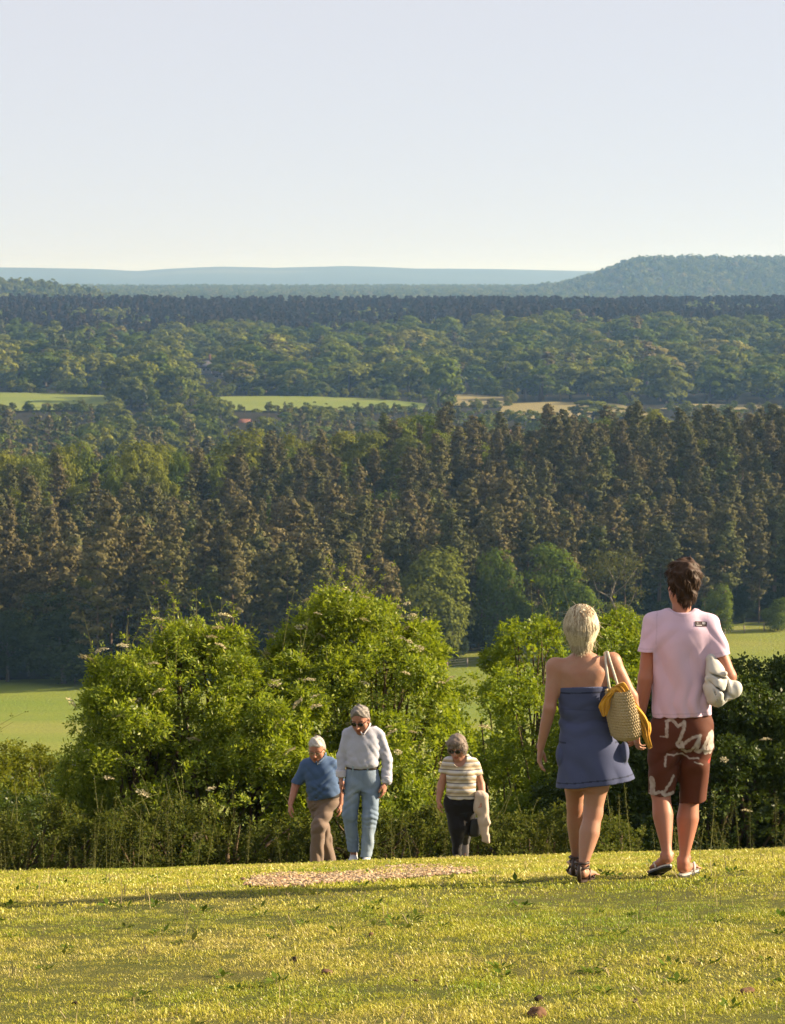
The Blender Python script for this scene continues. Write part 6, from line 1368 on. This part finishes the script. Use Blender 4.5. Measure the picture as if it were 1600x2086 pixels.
def polo_man():
    root, W0 = person('white haired man in blue polo shirt and taupe trousers leaning into the climb', 649, 39.2); skin = skin_mat('ruddy skin', (.52, .25, .165)); h = HS
    # x = (zx-350)/568, z = (1210-zy)/568
    Rh = rotm(pi-.25, -.42, -.02); hc = np.array((-.022, -.15, 1.405)); hs = 1.12
    B = Sdf((-.44, -.42, -.03), (.36, .40, 1.64), h)
    B.loft([(.74, .045, .03, .13, .10), (.86, .05, .0, .155, .13), (1.0, .03, -.03, .145, .12), (1.15, .01, -.05, .145, .10), (1.22, 0, -.06, .12, .075), (1.30, -.01, -.075, .075, .065)], .03)
    B.limb((-.005, -.07, 1.25), (-.015, -.125, 1.36), [(0, .07), (1, .06)], .03); L = head(B, hc, Rh, hs, 1.02, 1.0)
    B.limb((-.16, -.05, 1.20), (-.265, -.03, .985), [(0, .042), (1, .045)], .03); B.limb((-.265, -.03, .985), (-.325, -.13, .775), [(0, .046), (.3, .044), (1, .03)], .02); hand(B, (-.327, -.134, .77), (-.1, -.15, -1), (.3, -.9, 0), (1, .2, 0), 1.02, .6)
    B.limb((.16, -.05, 1.22), (.25, .02, 1.0), [(0, .042), (1, .045)], .03); B.limb((.25, .02, 1.0), (.25, -.02, .76), [(0, .045), (1, .03)], .02); hand(B, (.25, -.02, .755), (0, -.1, -1), (-.2, -.95, 0), (-1, 0, 0), 1.0, .6)
    B.limb((.12, .02, .80), (.0, -.15, .52), [(0, .085), (1, .06)], .03); B.limb((.0, -.15, .52), (-.04, -.10, .08), [(0, .058), (1, .036)], .02); B.limb((-.04, .03, .80), (.04, .08, .44), [(0, .085), (1, .058)], .03); B.limb((.04, .08, .44), (.10, .25, .10), [(0, .056), (1, .036)], .02)
    B.limb((-.04, -.09, .05), (-.05, -.24, .035), [(0, .036), (1, .034)], .02); B.limb((.10, .25, .06), (.105, .12, .03), [(0, .036), (1, .034)], .02)
    B.build('body', skin, root, 3, face_col(L, Rh, hc, hs, (.8, .8, .8), (.75, .45, .45), 1.0))
    S = Sdf((-.38, -.32, .78), (.36, .26, 1.36), h)
    S.loft([(.80, .056, -.01, .176, .160), (.87, .055, -.02, .188, .170), (.96, .045, -.035, .192, .172), (1.06, .025, -.045, .188, .155), (1.16, .01, -.055, .19, .135), (1.24, .0, -.062, .17, .108), (1.29, -.008, -.072, .10, .082), (1.325, -.012, -.085, .078, .075)], .03)
    S.limb((-.155, -.055, 1.205), (-.250, -.035, 1.0), [(0, .060), (.5, .062), (1, .066)], .04); S.limb((.155, -.055, 1.225), (.235, .0, 1.03), [(0, .060), (1, .066)], .04); S.limb((-.05, -.06, 1.28), (-.15, -.055, 1.225), [(0, .045), (1, .045)], .05); S.limb((.04, -.06, 1.285), (.15, -.055, 1.24), [(0, .045), (1, .045)], .05)
    S.warp([(24, 8, 30, .4, .005), (44, 9, 26, 1.9, .004), (-34, 8, 56, 3.1, .006), (36, 6, 70, 1.1, .006, .78, 1.0)]); X = np.meshgrid(*[a.astype(np.float32) for a in S.ax], indexing='ij', sparse=True)
    S.f = np.where((X[0] < -.17) & (X[2] < 1.12), np.maximum(S.f, .985-.25*(X[0]+.23)-X[2]), S.f); S.f = np.where((X[0] > .225) & (X[2] < 1.05) & (X[2] > .985), np.maximum(S.f, 1.02-X[2]), S.f); S.plane((.056, 0, .848), (.22, .1, -1))
    S.limb((-.095, -.125, 1.325), (-.012, -.185, 1.255), [(0, .012, .034), (1, .010, .02)], .006); S.limb((.078, -.125, 1.335), (-.005, -.185, 1.255), [(0, .012, .036), (1, .010, .02)], .006); S.ell((-.008, -.17, 1.315), (.042, .05, .065), .006, None, 's')
    polo = S.build('polo_shirt', cloth_mat('blue pique', (.075, .135, .27), .1, 40), root, 3)
    C = Sdf((-.13, -.24, 1.20), (.12, .06, 1.42), .005); C.limb((-.100, -.09, 1.335), (-.088, -.145, 1.325), [(0, .007, .026), (1, .007, .028)], .006); C.limb((-.086, -.15, 1.32), (-.020, -.196, 1.262), [(0, .008, .028), (1, .007, .014)], .006)
    C.limb((.086, -.09, 1.345), (.074, -.145, 1.335), [(0, .007, .026), (1, .007, .03)], .006); C.limb((.072, -.15, 1.33), (.006, -.196, 1.262), [(0, .008, .03), (1, .007, .014)], .006); C.build('collar', cloth_mat('blue collar', (.10, .17, .32), .08, 40), polo, 1)
    but = plain_mat('white placket', (.7, .68, .66)); mb = MB().add(tube([(-.004, -.192, 1.262), (-.012, -.196, 1.235)], [.004, .003], 5)); mb.build('placket_edge', but, polo, True)
    J = Sdf((-.24, -.34, -.02), (.36, .42, .92), h)
    J.loft([(.72, .045, .01, .165, .135), (.80, .05, 0, .180, .152), (.87, .054, -.01, .178, .156)], .03, cap=.0)
    J.limb((.13, .0, .80), (.005, -.16, .52), [(0, .100, .12), (.6, .092, .105), (1, .080, .086)], .05); J.limb((.005, -.16, .52), (-.035, -.10, .05), [(0, .086, .09), (.5, .080, .09), (1, .082, .105)], .04)
    J.limb((-.035, .02, .78), (.045, .08, .44), [(0, .095, .12), (1, .080, .086)], .05); J.limb((.045, .08, .44), (.110, .25, .06), [(0, .084, .09), (.5, .078, .085), (1, .080, .095)], .03)
    J.warp([(30, 10, 30, .4, .005), (56, 12, 8, 1.2, .008, 0, .5), (-30, 14, 60, 2.0, .006, .4, .85), (-40, 6, 90, .9, .005, .5, .8)]); J.plane((0, 0, .045), (0, 0, -1)); J.plane((.05, 0, .872), (-.22, .0, 1))
    J.build('trousers', cloth_mat('taupe trouser cloth', (.235, .165, .125), .1, 30), root, 3)
    T = Sdf((-.20, -.24, .76), (.30, .22, .96), .005); T.loft([(.838, .054, -.012, .186, .166), (.876, .054, -.012, .184, .165)], 0); T.loft([(.80, .054, -.012, .172, .15), (.94, .054, -.012, .172, .15)], 0, 's'); T.build('belt', plain_mat('black belt', (.02, .018, .018), .5, .3, .1), root, 1)
    dk = plain_mat('brown shoe leather', (.07, .045, .03), .5, .4, .2, 30)
    for hl, to in (((-.04, -.07, .0), (-.052, -.27, -.0)), ((.10, .27, .03), (.106, .09, .0))):
        S = Sdf((-.16, -.34, -.03), (.22, .38, .16), .006); shoe(S, hl, to, .045, .05); S.plane((0, 0, -.005), (0, 0, -1)); S.build('shoe', dk, root, 2)
    hair_cap(root, hc, Rh, hs, [((0, -.014, .044), (.083, .101, .090)), ((0, -.06, -.01), (.080, .05, .065))], [('p', (0, .045, .045), (0, 1, -.75)), ('e', (-.07, .055, .02), (.04, .05, .045)), ('e', (.07, .055, .02), (.04, .05, .045))], hair_mat('white hair', [(0, (.30, .27, .25)), (.4, (.52, .48, .44)), (1, (.72, .67, .62))]), 6, 1100, .022, .003, .0, noise=.22, flow=-1)
    k = NT('clear spectacle lens'); lens = k.end(k.n('ShaderNodeMixShader', {0: .12, 1: k.n('ShaderNodeBsdfTransparent').outputs[0], 2: k.n('ShaderNodeBsdfGlossy', {'Roughness': .05}).outputs[0]}).outputs[0])
    glasses('spectacles', L, hs, lens, plain_mat('thin metal frame', (.4, .36, .3), .35, .5, 0, metallic=.8), 'thin framed spectacles on the man in the blue polo shirt', tuple(W0), .9)
polo_man()

def striped_woman():
    root, W0 = person('grey haired woman in striped t-shirt and black trousers, cream cardigan over her arm', 937, 37.6); skin = skin_mat('old woman skin', (.53, .28, .19)); h = HS
    # x = (zx-1270)/592, z = (1172-zy)/592
    Rh = rotm(pi-.35, -.40, .05); hc = np.array((-.022, -.10, 1.275)); hs = 1.12
    B = Sdf((-.34, -.38, -.03), (.38, .40, 1.50), h)
    B.loft([(.60, .02, .02, .12, .09), (.70, .02, .0, .155, .13), (.82, .02, -.01, .15, .125), (.95, .022, -.02, .148, .125), (1.08, .024, -.03, .15, .10), (1.14, .02, -.035, .12, .075), (1.18, .01, -.045, .065, .055)], .03)
    B.limb((.005, -.04, 1.13), (-.012, -.075, 1.235), [(0, .062), (1, .052)], .035); L = head(B, hc, Rh, hs, .93, .9)
    B.limb((-.13, -.03, 1.10), (-.20, -.005, .84), [(0, .048), (.5, .046), (1, .042)], .03); B.limb((-.20, -.005, .84), (-.230, -.05, .68), [(0, .043), (.3, .042), (1, .030)], .02); hand(B, (-.231, -.052, .675), (.05, -.1, -1), (.3, -.9, 0), (1, .2, 0), .95, .7)
    B.limb((.165, -.03, 1.08), (.240, .0, .85), [(0, .048), (.5, .046), (1, .042)], .03); B.limb((.240, .0, .85), (.262, -.10, .72), [(0, .043), (.3, .042), (1, .030)], .02); hand(B, (.263, -.104, .715), (-.05, -.5, -.8), (-.5, -.5, .2), (-1, 0, -.2), .9, .8)
    B.limb((-.05, 0, .64), (-.02, -.05, .40), [(0, .08), (1, .055)], .03); B.limb((-.02, -.05, .40), (-.03, .0, .08), [(0, .052), (1, .034)], .02); B.limb((.09, 0, .64), (.075, .04, .36), [(0, .08), (1, .055)], .03); B.limb((.075, .04, .36), (.075, .26, .17), [(0, .052), (1, .034)], .02)
    B.limb((-.03, 0, .05), (-.045, -.13, .03), [(0, .033), (1, .032)], .02); B.limb((.075, .27, .15), (.07, .19, .03), [(0, .033), (1, .03)], .02)
    B.build('body', skin, root, 3, face_col(L, Rh, hc, hs, (.6, .55, .5), (.8, .45, .45), 1.0))
    S = Sdf((-.32, -.26, .68), (.34, .22, 1.24), h)
    S.loft([(.70, .022, 0, .178, .150), (.78, .022, -.008, .180, .155), (.88, .022, -.016, .165, .146), (.98, .022, -.024, .168, .148), (1.06, .024, -.03, .172, .128), (1.12, .022, -.036, .155, .10), (1.16, .015, -.04, .11, .078), (1.19, .012, -.045, .085, .07)], .03)
    S.limb((-.12, -.032, 1.10), (-.190, -.01, .935), [(0, .066), (.5, .064), (1, .060)], .04); S.limb((.155, -.032, 1.08), (.222, -.005, .915), [(0, .066), (.5, .064), (1, .062)], .04)
    S.warp([(24, 8, 34, .4, .004), (36, 9, 70, 1.9, .005, .75, 1.0), (-34, 8, 50, 3.1, .005)]); X = np.meshgrid(*[a.astype(np.float32) for a in S.ax], indexing='ij', sparse=True)
    S.f = np.where((X[0] < -.145) & (X[2] < 1.05), np.maximum(S.f, .982-.15*(X[0]+.19)-X[2]), S.f); S.f = np.where((X[0] > .185) & (X[2] < 1.05), np.maximum(S.f, .958+.2*(X[0]-.22)-X[2]), S.f); S.plane((.02, 0, .722), (.03, .25, -1)); S.ell((.0, -.135, 1.165), (.078, .09, .10), .006, None, 's')
    k = NT('striped knit'); z = k.n('ShaderNodeSeparateXYZ', {0: k.objco()}).outputs[2]
    zz = k.n('ShaderNodeMath', {0: k.n('ShaderNodeMath', {0: z, 1: .147}, operation='DIVIDE').outputs[0]}, operation='FRACT').outputs[0]; W, Tn, Bk, Cr, Gr = (.54, .51, .51), (.34, .26, .155), (.05, .045, .06), (.50, .43, .32), (.22, .2, .21)
    r = k.t.nodes.new('ShaderNodeValToRGB'); r.color_ramp.interpolation = 'CONSTANT'; k.t.links.new(zz, r.inputs[0]); el = r.color_ramp.elements
    stops = [(0, Bk), (.035, Cr), (.17, Tn), (.30, Gr), (.335, Cr), (.46, W), (.56, Bk), (.59, Tn), (.72, Cr), (.80, W), (.95, Gr)]
    while len(el) < len(stops): el.new(.5)
    for e, (p, c_) in zip(el, stops): e.position = p; e.color = (*c_, 1)
    b = k.n('ShaderNodeBump', {'Strength': .2, 'Distance': .002, 'Height': k.noise(200, 2, k.objco())}); tee = S.build('striped_t_shirt', k.end(k.n('ShaderNodeBsdfPrincipled', {'Base Color': r.outputs[0], 'Roughness': .9, 'Normal': b.outputs[0]}).outputs[0]), root, 3)
    J = Sdf((-.22, -.26, .0), (.28, .36, .82), h)
    J.loft([(.56, .02, .01, .165, .125), (.66, .02, 0, .182, .145), (.76, .02, 0, .165, .135)], .03); J.limb((-.06, 0, .62), (-.025, -.06, .38), [(0, .105, .12), (1, .088, .09)], .05); J.limb((-.025, -.06, .38), (-.022, .0, .08), [(0, .086, .09), (.6, .06, .075), (1, .050, .07)], .04)
    J.limb((.10, 0, .62), (.075, .03, .36), [(0, .105, .12), (1, .080, .085)], .05); J.limb((.075, .03, .36), (.072, .24, .19), [(0, .076, .085), (1, .055, .06)], .03); J.warp([(26, 10, 30, .4, .005), (40, 12, 50, 1.2, .003, 0, .4)])
    J.plane((0, 0, .055), (0, 0, -1)); J.build('trousers', cloth_mat('black trouser cloth', (.012, .010, .011), .1, 30), root, 3)
    gy = plain_mat('dark walking shoe', (.06, .05, .045), .7, .3, .2, 40); sol = plain_mat('grey shoe sole', (.26, .23, .22), .8, .2, .2, 40)
    S = Sdf((-.13, -.24, -.03), (.05, .12, .18), .0055); shoe(S, (-.025, .03, .0), (-.045, -.16, .0), .043, .06); S.plane((0, 0, .0), (0, 0, -1)); S.build('shoe', gy, root, 2)
    S = Sdf((-.02, .10, -.02), (.17, .36, .26), .0055); S.limb((.078, .255, .165), (.072, .195, .025), [(0, .040, .038), (.5, .040, .034), (1, .038, .024)], .015); S.build('shoe', gy, root, 2)
    S = Sdf((-.02, .08, -.03), (.17, .30, .24), .0055); S.limb((.078, .232, .185), (.070, .165, .018), [(0, .036, .010), (.35, .033, .009), (.75, .042, .010), (1, .034, .008)], .004); S.build('shoe_sole', sol, root, 1)
    hair_cap(root, hc, Rh, hs, [((0, -.014, .046), (.090, .106, .090)), ((0, -.05, -.02), (.086, .06, .08)), ((.03, .05, .08), (.06, .045, .034)), ((-.03, .05, .08), (.06, .045, .034)), ((-.07, .01, -.005), (.026, .05, .05)), ((.07, .01, -.005), (.026, .05, .05))], [('e', (0, .12, -.02), (.056, .07, .062))], hair_mat('steel grey hair', [(0, (.17, .125, .095)), (.5, (.32, .255, .21)), (1, (.56, .49, .43))]), 7, 900, .034, .002, .5, noise=.08)
    glasses('sunglasses', L, hs, plain_mat('dark sunglass lens', (.012, .011, .012), .08, .6, 0), plain_mat('dark plastic frame', (.02, .015, .015), .3, .5, 0), 'dark sunglasses on the woman in the striped t-shirt', tuple(W0), 1.1)
    S = Sdf((.10, -.34, .18), (.42, .06, .80), .0055)   # cardigan over the forearm
    S.limb((.215, -.11, .745), (.285, -.10, .735), [(0, .045), (1, .035)], .03); S.limb((.225, -.12, .74), (.205, -.12, .58), [(0, .055, .05), (1, .05, .045)], .03); S.limb((.265, -.11, .72), (.265, -.12, .45), [(0, .06, .05), (.6, .062, .05), (1, .055, .04)], .03); S.limb((.262, -.12, .46), (.288, -.12, .25), [(0, .055, .04), (.7, .048, .036), (1, .042, .034)], .03)
    S.limb((.300, -.12, .50), (.328, -.13, .44), [(0, .026, .03), (1, .022, .028)], .02); S.limb((.315, -.13, .30), (.318, -.13, .235), [(0, .026, .03), (1, .024, .03)], .012); S.ell((.320, -.135, .225), (.014, .018, .03), .006, None, 's')
    S.warp([(70, 14, 6, .4, .006), (44, 18, 14, 1.7, .005), (100, 10, -20, .9, .002)]); cd = S.build('cardigan', cloth_mat('cream knit', (.66, .52, .42), .06, 60, bump=.5, bscale=200), None, 3); cd.location = tuple(W0); tag(cd, 'cream cardigan draped over the arm of the striped woman', 'cardigan')
    S = Sdf((.06, -.16, .22), (.30, .10, .80), .006); S.loft([(.275, .165, -.03, .05, .05), (.30, .166, -.03, .066, .06), (.40, .172, -.03, .062, .055), (.475, .178, -.03, .048, .045)], 0, n=3); hb = S.build('handbag', plain_mat('black handbag leather', (.012, .011, .012), .45, .4, .2, 30), None, 2); hb.location = tuple(W0); tag(hb, 'black handbag hanging behind the cream cardigan', 'handbag')
    mb = MB().add(tube([(.145, -.03, .47), (.19, -.03, .60), (.235, -.07, .70), (.225, -.03, .60), (.205, -.03, .47)], [.006]*5, 5)); mb.build('handle', plain_mat('black strap', (.015, .013, .013), .5, .3, 0), hb, True)
striped_woman()
# ------------------------------------------------------------------ small things of the valley: houses, fence, pole, trough, track
def boxm(x0, x1, y0, y1, z0, z1):
    V = [(x, y, z) for z in (z0, z1) for x, y in ((x0, y0), (x1, y0), (x1, y1), (x0, y1))]
    return np.array(V, float), np.array([(0, 3, 2, 1), (4, 5, 6, 7), (0, 1, 5, 4), (1, 2, 6, 5), (2, 3, 7, 6), (3, 0, 4, 7)])
M_SLATE = plain_mat('dark slate', (.07, .065, .075), .7, .3, .2, 1); M_TILE = plain_mat('red clay tile', (.20, .09, .07), .85, .2, .25, 1); M_BRICK = plain_mat('red brick', (.19, .10, .075), .9, .2, .25, 1); M_WHITE = plain_mat('white render', (.34, .33, .32), .85, .2, .1, 1); M_PANE = plain_mat('dark window pane', (.03, .035, .04), .1, .6, .1, 1); M_FRAME = plain_mat('white window frame', (.7, .7, .68), .6, .3, .05)
def house(px, py, Y, w, d, hw, hr, roof, wall, label, rz=0.0, chim=0.0):
    """py is where the eaves show; walls go down to the ground"""
    x, _, ze = at(px, py, Y); g = min(gz(x, Y), ze-hw); r = empty('house', (x, Y, g), rz); tag(r, label, 'house'); e = ze-g
    MB().add(boxm(-w/2, w/2, 0, d, -1, e)).build('wall', wall, r)
    gb = MB()
    for sx in (-w/2, w/2-.3): gb.add((np.array([(sx, 0, e), (sx+.3, 0, e), (sx+.3, d, e), (sx, d, e), (sx, d/2, e+hr), (sx+.3, d/2, e+hr)], float), np.array([(0, 3, 2, 1), (0, 1, 5, 4), (2, 3, 4, 5), (0, 4, 3, 3), (1, 2, 5, 5)])))
    gb.build('gable', wall, r)
    rf = MB()
    for y0, y1 in ((-.5, d/2), (d+.5, d/2)):
        z0 = e-.5*hr/(d/2); V = [(-w/2-.4, y0, z0+.32), (w/2+.4, y0, z0+.32), (w/2+.4, y1, e+hr+.32), (-w/2-.4, y1, e+hr+.32)]; V += [(a, b, c-.3) for a, b, c in V]; rf.add((np.array(V), np.array([(0, 1, 2, 3), (7, 6, 5, 4), (0, 4, 5, 1), (1, 5, 6, 2), (2, 6, 7, 3), (3, 7, 4, 0)])))
    rfo = rf.build('roof', roof, r)
    if chim: MB().add(boxm(w/2-1.6, w/2-.5, d/2-.5, d/2+.5, e+hr*.6, e+hr+chim)).add(boxm(w/2-1.7, w/2-.4, d/2-.6, d/2+.6, e+hr+chim-.05, e+hr+chim+.2)).build('chimney', M_BRICK, rfo)
    for i, wx in enumerate(np.linspace(-w/2+1.6, w/2-1.6, 3)):
        f = MB().add(boxm(wx-.6, wx+.6, -.06, .05, e-1.9, e-.5)).build('window', M_FRAME, r); MB().add(boxm(wx-.5, wx-.04, -.09, -.05, e-1.8, e-.6)).build('pane', M_PANE, f); MB().add(boxm(wx+.04, wx+.5, -.09, -.05, e-1.8, e-.6)).build('pane', M_PANE, f)
    return r
house(416, 748, 1700, 7.4, 7, 2.6, 3.6, M_SLATE, M_WHITE, 'house with dark roof and brick chimney among the round trees', chim=2.6)
house(442, 762, 1665, 4.2, 5, 2.2, 2.2, M_SLATE, M_WHITE, 'small white annexe below the house with the brick chimney', rz=-.5)
house(1043, 887, 1270, 5.0, 6, 2.4, 1.6, M_TILE, M_BRICK, 'red tiled roof peeping out above the near pines', rz=.2)
house(494, 864, 1300, 4.4, 5, 2.2, 1.6, M_TILE, M_BRICK, 'small brick house in the trees below the bright green field', rz=-.3)
# fence along the foot of the wood
M_POST = plain_mat('weathered fence post', (.30, .25, .19), .9, .1, .3, 6); M_WIRE = plain_mat('fence wire', (.25, .24, .22), .5, .4, .1)
fr = empty('fence', (20, 488, gz(20, 488))); tag(fr, 'post and wire fence along the foot of the pine wood', 'fence'); FO = np.array(fr.location); fp = []
pm = MB().add(boxm(-.075, .075, -.075, .075, -.3, 1.25)).build('post', M_POST, fr); pmd = pm.data; bpy.data.objects.remove(pm)
for i, px in enumerate(np.arange(872, 1640, 40.5)):
    Y = float(np.interp(px, [872, 1015, 1340, 1640], [462, 470, 494, 508])); x = (px-800)/F*Y; z = gz(x, Y); fp.append((x, Y, z))
    o = bpy.data.objects.new('post', pmd); COL.objects.link(o); o.parent = fr; o.location = tuple(np.array((x, Y, z))-FO); o.rotation_euler = (RNG.normal(0, .03), RNG.normal(0, .03), RNG.uniform(0, 1))
for hz in (.45, .8, 1.12): MB().add(tube([np.array(p)-FO+np.array([0, -.08, hz]) for p in fp], np.full(len(fp), .012), 4, False)).build('wire', M_WIRE, fr)
x, Y, z = at(153, 1391, 452); z = gz(x, 452)
pl = empty('pole', (x, 452, z)); tag(pl, 'thin pale pole at the edge of the shaded field', 'pole'); MB().add(tube([(0, 0, -.3), (.02, 0, 1.6), (0, 0, 3.3)], [.075, .07, .06], 7)).build('shaft', M_POST, pl, True); MB().add(boxm(-.12, .12, -.05, .05, 3.1, 3.3)).build('crosspiece', M_POST, pl)
# water trough beside the track
x, Y, z = at(146, 1556, 301); z = gz(x, 301); tr = empty('water_trough', (x, 301, z), .2); tag(tr, 'dark water trough beside the pale track at left', 'trough'); dkm = plain_mat('dark galvanised steel', (.05, .052, .06), .6, .4, .2, 3)
MB().add(boxm(-.75, .75, -.32, -.26, .05, .72)).add(boxm(-.75, .75, .26, .32, .05, .72)).add(boxm(-.75, -.69, -.26, .26, .05, .72)).add(boxm(.69, .75, -.26, .26, .05, .72)).add(boxm(-.69, .69, -.26, .26, .05, .12)).build('basin', dkm, tr)
for sx in (-.55, .55): MB().add(boxm(sx-.06, sx+.06, -.3, .3, -.2, .05)).build('foot', dkm, tr)
def strip(name, pts, hw, mat, label, lift=.06):
    P_ = np.array(pts, float); V = []
    for i, (px, Y) in enumerate(P_):
        for s in (-1, 1):
            yy = Y+s*hw*(1+.25*sin(i*1.7)); x = (px-800)/F*yy; V.append((x, yy, gz(x, yy)+lift))
    n = len(P_); return tag(mesh_obj(name, V, [(2*i, 2*i+2, 2*i+3, 2*i+1) for i in range(n-1)], mat, smooth=True), label, kind='structure')
strip('track', [(p, 303-.004*p) for p in range(-200, 420, 20)], 1.1, M_TRACK, 'pale chalk track along the near edge of the left field')
# ------------------------------------------------------------------ haze: the air between here and the hills
hx, hy0, hy1, hz0, hz1 = 4700, -45, 16300, -75, 108
hv = [(-hx, hy0, hz0), (hx, hy0, hz0), (hx, hy1, hz0), (-hx, hy1, hz0), (-hx, hy0, hz1), (hx, hy0, hz1), (hx, hy1, hz1), (-hx, hy1, hz1)]
hf = [(0, 3, 2, 1), (4, 5, 6, 7), (0, 1, 5, 4), (1, 2, 6, 5), (2, 3, 7, 6), (3, 0, 4, 7)]
hm = bpy.data.materials.new('haze air'); hm.use_nodes = True; ht = hm.node_tree; ht.nodes.clear()
ho = ht.nodes.new('ShaderNodeOutputMaterial'); pv = ht.nodes.new('ShaderNodeVolumePrincipled')
pv.inputs['Color'].default_value = (.31, .57, 1.0, 1); pv.inputs['Density'].default_value = 0.92e-4; pv.inputs['Absorption Color'].default_value = (1, 1, 1, 1); pv.inputs['Anisotropy'].default_value = 0.5
ht.links.new(pv.outputs[0], ho.inputs['Volume'])
haze = mesh_obj('haze', hv, hf, hm)
tag(haze, 'pale blue haze filling the air over the valley', kind='stuff')
